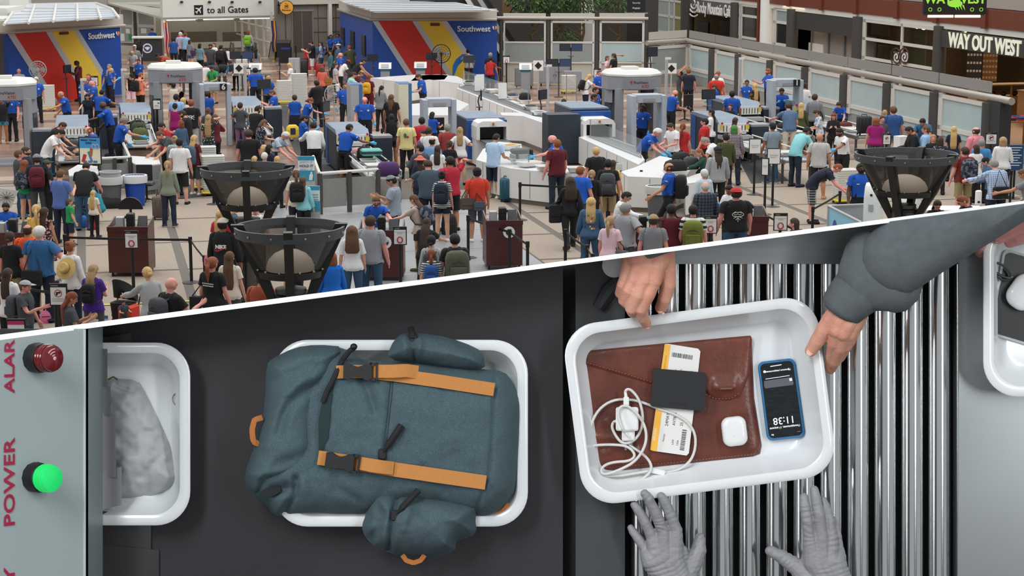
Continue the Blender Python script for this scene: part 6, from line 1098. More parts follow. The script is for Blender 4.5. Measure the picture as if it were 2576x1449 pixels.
off(216,195,130,'red-haired officer reaching down by the slim mast',hc='a',pose='reachR');p(222,185,185,'red-haired woman peeking behind the red-haired officer',top='purple',fem=1,hc='a',hair='long',sk='p');off(231,202,255,'bald officer facing the red-haired officer',hair='bald',sk='p',pose='phone');off(274,161,200,'officer with grey hair against the blue booth wall',hc='g',pose='stand',glove=1);off(279,171,75,'officer woman with blond ponytail holding a tablet',fem=1,hair='pony',hc='y',glove=1,pose='phone')
p(4,245,175,'dark-shirted man standing in the left body scanner',top='black',bot='teal',leg='mini',shoe='skin',sk='t',hair='crop',hc='k',pose='up',h=1.6);off(27,229,190,'officer with glasses seen through the left body scanner',hair='crop',hc='g',extra='glasses',sk='p')
off(152,229,240,'bald officer leaning on the x-ray machine by the booth',hair='bald',sk='m',pose='reachL');p(219,235,170,'dark-haired woman looking back with a black and blue backpack',top='navy',bot='djeans',fem=1,hair='bob',hc='k',pose='reachR',bag=('black','black and blue backpack on the woman looking back',1.0));off(258,225,20,'dark-haired officer with one gloved hand on the machine',hc='k',sk='m',glove=1,pose='reachR');off(258,255,262,'tall bald officer reaching toward the machine in the centre of the lane',hair='bald',sk='d',h=1.84,pose='reachL',sleeve='x');off(222,318,255,'balding officer seated behind the sharp-items poster',hair='fringe',hc='a',pose='look')
p(157,307,100,'man in dark shirt unloading behind the raglan tee man',top='black',bot='jeans',hc='b',pose='lean');p(152,325,95,'man in white raglan tee with navy sleeves and jeans',top='white',bot='jeans',hc='k',pose='lean',h=1.82);off(313,293,75,'grey-haired officer with blue gloves guarding the belt',hc='g',glove=1,sk='m',h=1.82,pose='reachR');p(405,308,225,'man in red jersey loading the belt',top='red',hc='k',pose='look');p(402,329,240,'brown-haired man in dark grey tee reaching over the belt',top='dgrey',hc='m',pose='lean');p(439,341,5,'person in mint tee with a grey backpack',top='mint',bot='djeans',hair='bun',hc='s',fem=1,h=1.68,bag=('grey','grey backpack on the person in mint tee',1.1));p(451,348,0,'man in white tee and black shorts seen from behind',top='white',bot='black',leg='shorts',hc='k',h=1.8,build=1.12)
# -- left crowd
p(47,377,60,'young man in grey tee beside the pale board',top='dgrey',bot='jeans',hc='m',sk='p',h=1.78);p(64,369,80,'dark-bearded man in navy behind the young man in grey',top='navy',hc='b',beard=1);p(62,402,10,'red-haired woman in green top and denim shorts',top='green',bot='denim',leg='mini',hair='curly',hc='a',fem=1,shoe='cream',sleeve='n',bag=('bandana','patterned grey backpack on the red-haired woman',1.05));p(92,388,350,'man in navy tee and grey cap wearing dark trousers',top='navy',bot='dgrey',hat='cap',hcap='grey',hc='b',h=1.8,bag=('maroon','maroon backpack on the man with grey cap',1.1));p(117,403,60,'woman with olive cap and long brown hair in black',top='black',bot='black',hair='vlong',hc='b',fem=1,hat='cap',hcap='olive')
p(154,427,20,'young man in blue tee and navy trousers',top=(84,112,176),bot='djeans',hc='m',h=1.78,shoe='dgrey',pose='phone');p(217,408,0,'man in black tee and jeans bending over the white table',top='black',bot='jeans',hc='k',pose='lean',build=1.2,hair='crop',sk='p');p(226,453,285,'crouching woman in teal shirt and jeans',top='teal',bot='jeans',fem=1,hair='pony',hc='b',pose='crouch',sleeve='l');p(234,478,20,'small blond child in white tee and black leggings',top='cream',bot='black',fem=1,hair='vlong',hc='y',h=1.16,shoe='lilac');p(174,500,60,'child with green strap half hidden behind the man in blue',top='green',bot='djeans',h=1.1,hc='m',shoe='dgrey',leg='shorts')
off(13,509,175,'bearded officer writing at the podium on the photo edge',h=1.53,hc='k',beard=1,glove=1,pose='phone',sk='m');p(90,514,350,'blonde woman in mustard sleeveless top',top='gold',bot='djeans',sleeve='n',fem=1,hair='pony',hc='y',h=1.7);p(111,521,20,'dark-haired girl in floral dress with yellow bow',top='floral_dark',bot='floral_dark',leg='dress',sleeve='n',fem=1,hair='long',hc='b',sk='m');p(68,564,0,'balding man in orange tee',top='orange',bot='khaki',hair='fringe',hc='b',sk='m',build=1.15);p(98,568,10,'large grey-haired man in blue polo with shoulder strap',top=(46,98,150),bot='navy',hc='w',h=1.86,build=1.3,sk='p',pose='hip');p(24,582,5,'person with brown ponytail in black polo',top='black',bot='khaki',hair='lowbun',hc='b',fem=1,sk='p',h=1.72)
p(176,606,25,'woman with top bun in white hoodie and navy vest',top='white',bot='navy',sleeve='l',hair='bun',hc='a',fem=1,h=1.72);p(236,664,15,'woman in purple tee with dark-to-blond hair',top='purple',bot='dgrey',hair='long',hc='s',fem=1,bag=('black','small black backpack on the woman in purple',.8),pose='phone');p(18,674,20,'dark-haired woman in white blouse at the photo edge',top='white',bot='black',leg='shorts',fem=1,hair='long',hc='b',sk='m');p(65,706,100,'boy in grey and violet cap with a grey backpack',top='dgrey',bot='jeans',h=1.5,hat='cap',hcap='lgrey',hc='m',sk='p',pose='hold',bag=('dgrey','dark grey backpack on the boy in violet cap',1.0));p(180,734,70,'woman in grey tee with sunglasses on her auburn hair',top='dgrey',bot='jeans',fem=1,hair='long',hc='r',sk='m',pose='phone');p(371,671,330,'blonde woman in grey sweater pushing a stroller',top='lgrey',bot='black',sleeve='l',fem=1,hair='lowbun',hc='y',pose='reachL',h=1.7);p(310,754,150,'baby lying in the stroller',top='dgrey',bot='dgrey',h=.62,hc='k',pose='sit',floor=.42);p(432,697,40,'bald man in black tee with grey backpack straps',top='black',bot='djeans',hair='bald',sk='p',pose='hold',bag=('dgrey','grey and lime backpack on the bald man',1.0))
# -- middle left
p(421,404,0,'woman in sage blouse and navy trousers by the taupe suitcase',top='sage',bot='djeans',sleeve='l',fem=1,hair='pony',hc='s',shoe='cream',h=1.68);p(488,339,30,'blonde woman in maroon tee with red cloth over her arm',top='maroon',bot='dgrey',leg='shorts',fem=1,hair='vlong',hc='y',shoe='white',h=1.7,bag=('steel','blue and black backpack on the blonde woman in maroon',1.2));p(480,250,0,'red-haired man in black tee with white emblem on the back',top='black',bot='lgrey',hc='a',sk='p',h=1.85,build=1.15);p(458,277,285,'bearded man in black looking down beside the denim jacket',top='black',bot='dgrey',hc='b',beard=1,h=1.8,pose='look');p(455,302,320,'auburn-haired woman in denim jacket',top='denim',bot='dgrey',sleeve='l',fem=1,hair='bob',hc='r');p(461,245,5,'person in tie-dye shirt with hand on hip',top='tiedye',bot='magenta',hair='bob',hc='y',fem=1,pose='hips',build=1.25);p(443,236,5,'dark-haired man in pale blue shirt entering the scanner',top='sky',bot='djeans',hc='k',h=1.82);p(457,230,20,'brown-haired person behind the blond tie-dye wearer',top='dgrey',hc='b',fem=1,hair='bob');p(440,259,0,'dark updo woman in pink beside the tie-dye wearer',top='magenta',bot='magenta',hair='lowbun',hc='k',fem=1,sleeve='n')
p(437,208,10,'passenger in pale shirt raising arms inside the body scanner',top='cream',bot='khaki',hc='k',sk='t',pose='up',h=1.6);p(523,270,0,'long-haired woman in dark tee by the numbered detector',top='dgrey',bot='jeans',fem=1,hair='vlong',hc='m',h=1.7);p(524,288,5,'woman in dotted dark blouse and jeans holding up her hair',top='dots_dark',bot='jeans',fem=1,hair='vlong',hc='s',pose='headR',h=1.7,build=1.1);p(541,287,300,'person in maroon sweater turning away',top='maroon',bot='black',sleeve='l',hc='m',pose='hip',fem=1,h=1.7);off(519,228,330,'officer standing within the numbered detector 6',hc='b');p(604,257,5,'person in grey tee and lilac leggings with hand on hip',top='dgrey',bot='lilac',hc='b',fem=1,pose='hips',h=1.72);p(649,266,30,'black-haired bearded man in black tee at the belt',top='black',bot='black',hc='k',beard=1,pose='look',h=1.8);p(664,301,60,'short-haired woman in navy floral blouse',top='floral_navy',bot='black',fem=1,hair='bob',hc='m',pose='look',build=1.15);p(625,326,0,'large man in black tee seen from behind',top='black',bot='black',hc='b',sk='p',build=1.38,h=1.8);p(718,331,110,'white-haired man in pale blue shirt leaning over a tray',top=(168,186,204),bot='khaki',hc='w',sk='p',pose='lean',hair='short');p(664,364,60,'woman with highlighted blond hair behind the lamp bowl',top='black',fem=1,hair='bob',hc='y',h=1.6);p(665,383,10,'white-haired person just above the lamp rim',top='navy',hc='w',h=1.6);p(677,363,40,'dark-haired person in navy behind the lamp bowl',top='navy',hc='k',fem=1,hair='bob');p(640,392,20,'blond child head at the lamp rim, left of the white-haired person',top='purple',hc='y',h=1.4,fem=1,hair='long');p(697,392,20,'blond child head at the lamp rim, right of the white-haired person',top='navy',hc='y',h=1.4,fem=1,hair='long')
p(789,307,350,'man in white dress shirt and black trousers',top='white',bot='black',sleeve='l',hc='k',sk='m',tuck=1,h=1.8,build=1.15,pose='reachL');off(767,290,70,'officer woman with glasses beside the white-shirt man',fem=1,hair='lowbun',hc='k',extra='glasses',pose='phone',glove=1,sleeve='t',build=1.15);off(781,246,80,'auburn-haired officer woman leaning over the belt',fem=1,hair='lowbun',hc='r',glove=1,pose='reachR',build=1.15);off(741,238,355,'officer in black skirt seen from behind',fem=1,leg='skirt',hc='b',hair='short',build=1.12);off(684,226,265,'officer turned sideways at the x-ray machine with papers',h=1.7,hc='m',sk='p',pose='phone');off(642,170,340,'dark-bearded officer in polo seen from behind',hc='k',beard=1,build=1.3,sk='m');off(675,190,10,'short-haired blond officer woman by the tray stacks',fem=1,hc='s',build=1.2)
p(728,158,270,'blond woman in white shirt at the pale machine column',top='white',fem=1,hair='bob',hc='y',pose='phone');p(532,166,200,'smiling boy in green tee with a blue-grey backpack',top='green',bot='khaki',leg='shorts',hc='k',sk='m',h=1.62,pose='look',bag=('steel','blue-grey backpack on the boy in green',.9));p(516,155,330,'dark-haired man in white tee behind the boy in green',top='white',hc='k');p(529,111,190,'man in grey tee with orange and navy cap',top='dgrey',bot='jeans',hat='cap',hcap='navy',sk='p',h=1.78,beard=1);p(538,107,210,'woman with white scarf behind the orange cap',top='white',fem=1,hc='m',hair='long')
p(454,81,10,'man in lavender shirt with white hair and black bag',top=(190,184,212),bot='djeans',sleeve='l',hc='w',hat='cap',hcap='cream');p(458,76,0,'man with black cap in red at the portal',top='red',hat='cap',hcap='black',hc='k');p(467,82,20,'man in bright blue shirt entering the portal',top='sky',hc='m');p(478,99,30,'brown-haired woman in grey with a purple bag',top='grey',bot='denim',leg='mini',fem=1,hair='bob',hc='b');p(503,109,20,'black-haired woman in teal denim shirt',top=(110,150,160),fem=1,hair='bob',hc='k');p(572,120,0,'child in white tee near the escalator',top='white',h=1.25,hc='b');p(556,113,10,'person in black coat beside the child in white',top='black',sleeve='l',hc='k',bag=('black','black backpack on the person in black coat',1.0));p(436,95,350,'person in blue at the left portal post',top='cobalt',hc='k',h=1.6);p(645,122,10,'dark-haired person in grey on the escalator landing',top='grey',hc='k',fem=1,hair='long',h=1.5)
p(625,76,10,'red-haired escalator rider in pale grey top',top='lgrey',bot='jeans',sleeve='l',fem=1,hair='bob',hc='r',h=1.74,bag=((120,176,40),'lime green backpack on the escalator rider',1.2));p(615,127,180,'smiling woman behind the twin monitors',top='tsa',fem=1,hair='long',hc='b',sk='m');p(580,152,200,'person in denim crouching over bags on the far belt',top='denim',bot='djeans',sleeve='l',hc='b',pose='deep',fem=1);p(715,66,180,'police officer in black shirt behind the black podium',top='black',bot='black',hair='bald',sk='p',pose='phone',h=1.82,build=1.2)
p(782,102,265,'man in black tee and white shorts looking at a phone',top='black',bot='white',leg='shorts',shoe='white',hc='k',pose='phone',h=1.78,bag=('steel','blue-grey backpack on the man in white shorts',.9));p(807,104,280,'woman in pale blue tee by the red suitcase',top='sky',bot='jeans',fem=1,hair='long',hc='b',bag=('bandana','grey and violet backpack on the woman in pale blue',1.0));p(811,166,10,'woman in salmon top with a tan shoulder bag',top='salmon',bot='black',fem=1,hair='bob',hc='m',build=1.12,sleeve='x');p(796,202,330,'man in black jacket beside the tallest tray stack',top='black',bot='navy',sleeve='l',hc='k',sk='d',pose='phone',build=1.15);p(770,118,60,'crouched person in red behind the white shorts man',top='red',hc='k',h=1.2,sk='p')
# -- booth side
off(832,87,150,'dark-haired officer woman with black vest at the booth corner',fem=1,hair='long',hc='k',sk='t',top='tsa');off(850,84,200,'officer half hidden by the booth side wall',hc='k',sk='t');p(851,110,250,'person with a tan duffel on the shoulder',top='denim',sleeve='l',hc='b',hat='cap',hcap='cream');p(878,114,330,'man in olive tee lifting a bag',top='olive',bot='dgrey',hc='a',sk='p',pose='reachL',h=1.8);p(832,126,250,'dark-haired woman in teal shirt under the officers',top=(56,112,124),fem=1,hair='long',hc='k',sk='m',sleeve='l',pose='hip');off(856,132,260,'bald bearded officer near the booth side',hair='bald',beard=1,hc='g',sk='p',build=1.15);p(844,158,80,'woman in pale grey tee with white bag',top='lgrey',fem=1,hair='bun',hc='b',h=1.7);p(876,151,70,'person in white tee and red cap',top='white',hat='cap',hcap='red',sk='d',hc='k',pose='lean',fem=1);p(915,147,70,'man in black tank top bending over a belt',top='black',bot='black',sleeve='n',hc='k',pose='lean',sk='m',h=1.82);p(909,178,80,'person in maroon with tan cap bending over trays',top='maroon',hat='cap',hcap='khaki',hc='m',pose='lean');p(890,181,80,'sunburnt man in pale green tee',top='mint',hc='b',sk='p',pose='reachR');p(928,187,20,'long-haired woman in maroon tee',top='maroon',bot='maroon',fem=1,hair='long',hc='r',h=1.72,bag=((222,168,40),'yellow backpack on the long-haired woman in maroon',1.0));p(960,215,20,'woman with dark ponytail in grey tee',top='grey',bot='black',sleeve='t',fem=1,hair='pony',hc='k',h=1.7,pose='look')
p(970,121,110,'brown-haired woman in black hoodie against the booth',top='black',bot='black',sleeve='l',fem=1,hair='long',hc='b',sk='p',pose='hold');p(1177,124,350,'man in pale grey tee swinging a blue wrap',top='lgrey',bot='black',hc='k',sleeve='x',pose='reachL');p(1235,143,20,'person in red polo at the grey desk',top='red',bot='navy',hc='k',fem=1,sk='t',pose='reachR');p(1234,132,20,'grey-haired person in navy behind the red polo',top='navy',hc='g');off(1052,186,260,'dark-haired officer working behind the curved counter',hc='b',glove=1,pose='look',h=1.8);off(868,208,170,'officer with lanyard next to the grey standing fan',hc='b',hair='crop',glove=1,sk='m',h=1.8,build=1.2);off(917,243,175,'heavy balding officer beside the grey divider panel',hair='fringe',hc='m',glove=1,sk='p',build=1.35);p(984,237,10,'person with long bronze hair in black tee',top='black',bot='black',hair='long',hc='m',sk='m',h=1.78);p(985,286,0,'woman with very long black hair in denim shorts',top='black',bot='djeans',leg='mini',sleeve='n',fem=1,hair='vlong',hc='k',sk='t',h=1.72,shoe='cream')
p(1022,298,0,'man in pale yellow tee with a green print',top='yellow',bot='black',hc='m',sk='p',h=1.8);p(1061,294,355,'man in raspberry tee seen from behind',top='crimson',bot='black',hc='k',sk='m',h=1.82);off(1088,281,20,'officer seated inside the middle detector',hc='k',fem=1,hair='bob',pose='sit',sk='m');p(1066,329,330,'woman in black cap and mauve top',top='lilac',fem=1,hat='cap',hcap='black',hair='long',hc='y');p(1079,319,0,'dark-haired person in white behind the black cap woman',top='white',hc='b');p(1125,311,350,'grey-haired man in brick red shirt',top=(150,58,54),bot='djeans',hc='g',sk='m',h=1.78);p(1157,319,0,'blonde woman in white tee and pink dotted shorts',top='white',bot='dots_pink',leg='mini',fem=1,hair='long',hc='s',pose='hips',h=1.7);p(1087,345,20,'balding man in light blue shirt in the queue',top=(120,156,200),hair='fringe',hc='k',sk='m');p(1057,362,330,'man in charcoal sweater hauling a backpack',top='dgrey',sleeve='l',bot='navy',leg='shorts',hc='k',pose='carry',hy=-20);p(1101,365,10,'brown-haired woman in white top',top='white',bot='black',fem=1,hair='long',hc='b');p(1131,353,20,'woman in black top with low bun',top='black',fem=1,hair='lowbun',hc='b');p(1057,392,350,'person in pink bucket hat',top='navy',bot='navy',hat='bucket',hcap='salmon',hair='long',hc='b',fem=1)
p(1132,393,330,'large man in crimson tee and black shorts with raised phone',top='crimson',bot='black',leg='shorts',hc='k',sk='m',build=1.35,h=1.86,pose='headR',beard=1);p(1077,401,350,'large bald man in slate tee with hand on purple duffel',top=(62,78,90),bot='black',hair='crop',hc='b',sk='m',build=1.38,h=1.84,pose='reachL');p(1112,430,5,'young woman in striped tee and navy shorts',top='stripe_bw',bot='navy',leg='mini',fem=1,hair='bun',hc='k',shoe='white',h=1.7,bag=('djeans','dark backpack with red patches on the striped-tee woman',1.1));p(1200,422,350,'man in red-orange tee and black cap with a shoulder bag',top=(214,62,40),bot='dgrey',leg='shorts',hat='cap',hcap='black',hc='k',sk='m',shoe='white',h=1.78,build=1.15);p(984,442,280,'man in grey polo and grey cap',top=(150,162,176),bot='black',hat='cap',hcap='grey',hc='k',sk='m',h=1.8,pose='phone');off(945,494,170,'glasses-wearing officer at the maroon podium with seal',h=1.6,hc='m',extra='glasses',glove=1,pose='reachL',beard=1,sk='p',build=1.15);p(1041,489,300,'brown-haired woman in beige tee and black shorts',top='beige',bot='black',leg='mini',fem=1,hair='long',hc='m',h=1.7,pose='reachL',shoe='olive',bag=('bandana','grey-blue backpack on the woman in beige tee',1.05));p(1075,547,10,'long-haired woman in black blouse near the podium',top='black',bot='black',fem=1,hair='vlong',hc='b',sk='m',pose='reachR');p(932,542,10,'man in two-tone grey polo and jeans',top=(150,152,158),bot='jeans',hc='b',sk='p',h=1.84,build=1.2);p(885,567,355,'woman with curly brown hair in white top and jeans',top='white',bot='jeans',fem=1,hair='curly',hc='m',h=1.7,sleeve='x',build=1.12);p(1085,591,5,'person in grey sweatshirt with dark low bun',top='lgrey',sleeve='l',fem=1,hair='lowbun',hc='k',bag=('dgrey','dark backpack on the person in grey sweatshirt',.9));p(1085,627,0,'girl in striped tee with brown ponytail',top='stripe_bw',bot='djeans',fem=1,hair='pony',hc='r',h=1.5,bag=('cobalt','blue backpack on the girl in striped tee',.95));p(1144,587,350,'dark-haired man in black tee with hiking pack',top='black',bot='khaki',leg='shorts',hc='k',sk='l',h=1.78,bag=((84,86,70),'large grey and olive hiking pack on the dark-haired man',1.3));p(833,632,340,'woman in bright blue cardigan beside the lamp bowl',top=(20,108,206),bot='cream',sleeve='l',fem=1,hair='bob',hc='a',h=1.66,build=1.15)
p(560,549,10,'man in black track jacket and cream cap',top='black',bot='black',sleeve='l',hat='cap',hcap='cream',hc='k',sk='t',h=1.82,build=1.15);p(555,527,20,'blonde person in crimson shirt beyond the track jacket man',top='crimson',bot='jeans',fem=1,hair='long',hc='y',build=1.15);p(533,646,20,'woman with auburn ponytail in black tee and white trousers',top='black',bot='white',fem=1,hair='pony',hc='a',sk='p',h=1.74,build=1.2);p(577,632,10,'long-haired woman in cream embroidered blouse',top='cream',bot='dgrey',fem=1,hair='vlong',hc='m',h=1.68);p(656,682,20,'person in rust tee behind the lamp column',top='rust',hc='m');p(727,694,0,'blonde person in white top below the lamp bowl',top='white',fem=1,hair='bob',hc='y');p(752,690,10,'person in black floral blouse below the lamp bowl',top='floral_dark',fem=1,hair='bob',hc='k');p(642,510,180,'man in white tee and dark glasses seen under the far bowl',top='white',hc='m',sk='p',extra='glasses',h=1.76,hat='cap',hcap='red');p(594,508,60,'person in teal denim leaning under the far bowl',top='steel',bot='jeans',sleeve='l',hc='m',pose='look');p(744,427,350,'woman with chestnut ponytail in white and aqua',top='cream',bot='navy',fem=1,hair='pony',hc='m',h=1.7,bag=('black','black backpack with tan patch on the ponytail woman',1.1));p(762,444,10,'woman in aqua sweater beside the bottle banner',top='aqua',sleeve='l',fem=1,hair='long',hc='m',h=1.55);off(880,311,40,'officer in black shorts loading trays at the blue machine',hair='crop',hc='k',sk='t',leg='shorts',glove=1,pose='reachR',h=1.8,build=1.2)
# -- white lanes
p(1249,336,30,'man in pale blue tee and navy shorts',top=(176,204,232),bot='navy',leg='shorts',hc='k',shoe='white',h=1.82,pose='look',sk='m');off(1389,339,270,'bald officer with glasses at the curved counter',hair='bald',sk='p',extra='glasses',glove=1,pose='reachL',build=1.3,h=1.74);p(1401,350,330,'man in maroon tee seen from behind',top='maroon',bot='djeans',hc='a',sk='p',h=1.88,build=1.18);p(1500,369,340,'bald man in black tee',top='black',bot='black',hair='crop',hc='y',sk='p',h=1.8,build=1.15);p(1530,400,5,'man in black tee and khaki shorts',top='black',bot='khaki',leg='shorts',hc='k',h=1.78,bag=('dgrey','black and grey backpack on the man in khaki shorts',1.15));p(1542,402,20,'dark-haired woman in yellow behind the backpack man',top='gold',fem=1,hair='long',hc='b');p(1489,427,10,'woman with blond updo in black top',top='black',bot='black',fem=1,hair='lowbun',hc='s',sleeve='t');p(1460,418,30,'man in bright blue tee looking right',top=(34,98,206),bot='dgrey',hc='a',sk='p',build=1.2);p(1434,444,350,'woman with big dark curls in black walking away',top='black',bot='black',sleeve='l',fem=1,hair='curly',hc='b',sk='t',h=1.74,pose='walk',build=1.15,shoe='dgrey');p(1487,496,5,'blonde woman in denim jacket with patches',top='denim',bot='jeans',leg='capri',sleeve='l',fem=1,hair='long',hc='y',build=1.25,h=1.7);p(1577,482,100,'man in white shirt reaching out with a gloved hand',h=1.66,top='white',bot='black',sleeve='l',hc='k',sk='m',glove=1,pose='reachR');p(1574,510,40,'grey-haired man in grey tee with shoulder strap',top=(158,160,164),bot='dgrey',hc='g',sk='m',build=1.3,h=1.78,pose='hip');p(1535,543,20,'woman with long ponytail in pale pink tee',top='pink',bot='jeans',fem=1,hair='pony',hc='s',sk='p',build=1.12,h=1.7);p(1644,540,5,'man in tan cap and grey tee',top='grey',bot='jeans',hat='cap',hcap='khaki',hc='b',sk='p',build=1.15)
off(1654,322,110,'white-haired officer leaning across the white counter',hc='w',sk='p',pose='lean',glove=1,build=1.2,h=1.8);p(1686,309,230,'youth in white tee bent over the counter',top='white',bot='black',hc='b',sk='p',pose='look',h=1.74);p(1718,310,15,'woman in red dress with auburn ponytail',top='red',bot='djeans',fem=1,hair='pony',hc='r',h=1.68,hem=.8);p(1773,297,285,'man in red tee beside the dark machine',top='red',bot='black',hc='k',sk='p',h=1.76);p(1790,274,290,'woman with long black hair in white tee',top='white',bot='black',fem=1,hair='vlong',hc='k',h=1.72);p(1847,314,5,'person with green hair in plaid shirt and jeans',top='plaid_red',bot='djeans',sleeve='l',hair='bob',hc='G',fem=1,h=1.76,build=1.2,hem=.8);p(1850,295,30,'brown-haired person behind the green hair',top='pink',fem=1,hair='long',hc='b');p(1775,345,280,'grey-haired man in white tee stooping over bags',top='white',bot='dgrey',hc='g',sk='p',pose='lean');p(1760,374,270,'blonde woman in dark green sleeves reaching over the counter',h=1.56,top='dgreen',sleeve='l',bot='djeans',fem=1,hair='long',hc='a',pose='reachL');p(1806,369,350,'person in grey sweater and navy cap',top=(158,162,166),bot='black',sleeve='l',hat='cap',hcap='navy',hair='long',hc='b',h=1.78,build=1.2);p(1826,335,350,'person in dark camouflage jacket behind the navy cap',top='olive',bot='black',sleeve='l',hc='k')
p(1944,308,340,'man in grey polo and jeans behind the lane signs',top=(136,148,160),bot='jeans',hc='k',sk='t',shoe='white',h=1.8,build=1.12);p(2030,319,50,'man in aqua polo and navy trousers bending over the belt',top='aqua',bot='djeans',hc='k',sk='t',pose='lean',h=1.84);p(2062,334,10,'bald man in light grey tee and black shorts',top=(190,190,188),bot='black',leg='shorts',hair='bald',sk='m',h=1.84,build=1.18,shoe='skin');p(2110,411,95,'man in black tee and plaid shorts bending down',top='navy',bot='plaid_grey',leg='shorts',hair='crop',hc='a',sk='p',pose='deep',h=1.8);p(2111,322,240,'bearded man in white polo with lanyard and gloves',top='white',bot='black',hc='k',beard=1,sk='t',glove=1,pose='reachL',h=1.76,tuck=1);off(2167,410,175,'smiling bearded officer with green lanyard',hc='k',beard=1,sk='d',h=1.84,build=1.25);p(1983,258,350,'man in slate blue tee reaching over the belt',top=(92,118,152),bot='cream',hc='b',sk='p',pose='reachL',h=1.82,build=1.2);p(2016,258,10,'blonde woman in olive cardigan',top='olive',sleeve='l',fem=1,hair='long',hc='y');p(2050,236,20,'man in grey sweater near the partition',top='grey',bot='black',sleeve='l',hc='b',h=1.82,build=1.15);p(2053,276,270,'girl in blue and white patterned top',top='tie_blue',bot='djeans',fem=1,hair='pony',hc='b',sleeve='x',pose='look');p(2097,284,190,'smiling woman in black blazer',top='black',bot='black',sleeve='l',fem=1,hair='long',hc='r',pose='phone');off(2111,256,210,'officer woman stooping over the belt by the partition',fem=1,hair='bob',hc='b',glove=1,pose='lean');p(2204,295,10,'woman in magenta tee with a white strap',top='magenta',bot='dgrey',fem=1,hair='bob',hc='a',build=1.3,h=1.66);p(2220,291,170,'girl looking back beside the magenta tee',top='dgrey',fem=1,hc='b',sk='p');p(2226,276,20,'blond woman behind the magenta tee',top='beige',fem=1,hair='long',hc='s');p(2248,267,0,'tall man in blue tee by the partition',top=(48,88,146),bot='grey',hc='m',sk='p',h=1.9,build=1.2);p(2321,297,200,'man in steel blue shirt bending by the partition',top=(56,104,142),hc='k',sk='m',pose='lean');p(2287,318,260,'dark-haired man in black jacket behind the lamp rim',top='black',sleeve='l',hc='k',sk='m',pose='look');p(2330,316,290,'young man in pale blue shirt behind the lamp rim',top='sky',hc='m',sk='p',sleeve='l');p(2348,338,190,'blonde woman facing the viewer behind the lamp rim',top='black',fem=1,hair='long',hc='s',sk='p');p(2366,344,10,'brown-haired woman with patterned collar at the lamp rim',top='floral_navy',fem=1,hair='bob',hc='b');p(2400,317,10,'woman with very long golden hair',top='navy',bot='navy',fem=1,hair='vlong',hc='y');p(2456,319,330,'balding man in pink shirt',top=(226,140,150),bot='khaki',sleeve='l',hair='fringe',hc='b',sk='p',build=1.25,h=1.8);p(2470,349,20,'grey-haired person in azure shirt',top=(70,134,190),hc='g',build=1.1);p(2456,363,350,'woman with dark bob in white top',top='white',fem=1,hair='bob',hc='b');p(2524,344,10,'woman with blond bob in white sweater',top='white',bot='djeans',sleeve='l',fem=1,hair='bob',hc='s',build=1.25,h=1.72);p(2428,369,345,'man in brick polo and khaki shorts',top=(122,36,30),bot='khaki',leg='shorts',hc='b',sk='p',h=1.8,build=1.22,bag=('bandana','dark printed sling pack on the man in brick polo',1.1));p(2480,396,290,'woman in dark cap and denim jacket',top='denim',sleeve='l',fem=1,hat='cap',hcap='black',hc='k',sk='l',pose='look');p(2501,401,345,'grey-haired man in pale plaid shirt with a black bag',top='plaid_blue',bot='navy',sleeve='l',hc='g',sk='p',build=1.3,h=1.8,pose='reachL',hem=.82);p(2574,425,300,'person in grey cut by the photo edge',top='grey',bot='dgrey',leg='shorts',sk='m',hc='m',pose='reachL');p(2359,503,180,'woman with glasses and wavy hair at the grey-white desk',top='black',fem=1,hair='long',hc='b',extra='glasses',sk='p',pose='look');p(2421,492,260,'red-blond man with glasses at the grey-white desk',top='black',hc='a',extra='glasses',sk='p',pose='look')
off(1684,409,280,'officer walking with a black backpack',hair='fringe',hc='b',sk='m',pose='walk',h=1.8,build=1.15,bag=('black','black backpack on the walking officer',1.25));p(1775,456,350,'elderly man in dark plaid shirt',top='plaid_dark',bot='dgrey',sleeve='l',hair='fringe',hc='w',sk='p',build=1.15);p(1772,425,340,'white-haired woman in pale blue cardigan',top=(200,218,226),bot='grey',sleeve='l',fem=1,hair='short',hc='w',build=1.15);p(1833,465,215,'attendant in white with blue gloves',top='white',bot='black',fem=1,hc='k',sk='t',hair='short',glove=1,pose='phone');p(1852,473,350,'large man in red cap and black printed tee',top='black',bot='jeans',hat='back',hcap='red',hc='b',sk='p',build=1.4,h=1.84);p(1689,513,350,'person in maroon vest over a white shirt',top='maroon',bot='black',sleeve='n',hc='k',sk='d',build=1.15);p(1744,515,5,'man in wide-striped white tee',top='stripe_wide',bot='djeans',hc='k',sk='p',build=1.12,bag=((108,116,44),'olive green backpack with cream trim on the striped-tee man',1.25));p(1999,548,300,'brown-haired woman at the edge beside the hand sign',top='black',fem=1,hair='bob',hc='b',sk='p');off(1498,219,120,'dark-haired officer by the round scanner, the rear one',hc='k',sk='m');off(1495,236,110,'dark-haired officer by the round scanner, the front one',hc='k',sk='m',build=1.15);p(1482,186,70,'blonde woman in white tee stooping with a black pack',top='white',bot='navy',fem=1,hair='long',hc='y',pose='reachR',bag=('black','black backpack on the stooping blonde woman',1.0));p(1418,248,5,'dark-ponytail person in white tee at the far lane',top='white',hair='pony',hc='b',fem=1);p(1544,134,300,'man in black tee behind the round body scanner',top='black',hc='b',sk='m',pose='headR');p(1528,140,110,'woman behind the round body scanner facing the man in black',top='pink',fem=1,hair='bob',hc='m',sk='p');off(1617,262,210,'officer seen through the detector in front of the scanner',hc='k',sk='d',glove=1);off(1508,176,150,'officer behind the left pillar of the round scanner',hc='m',sk='p')
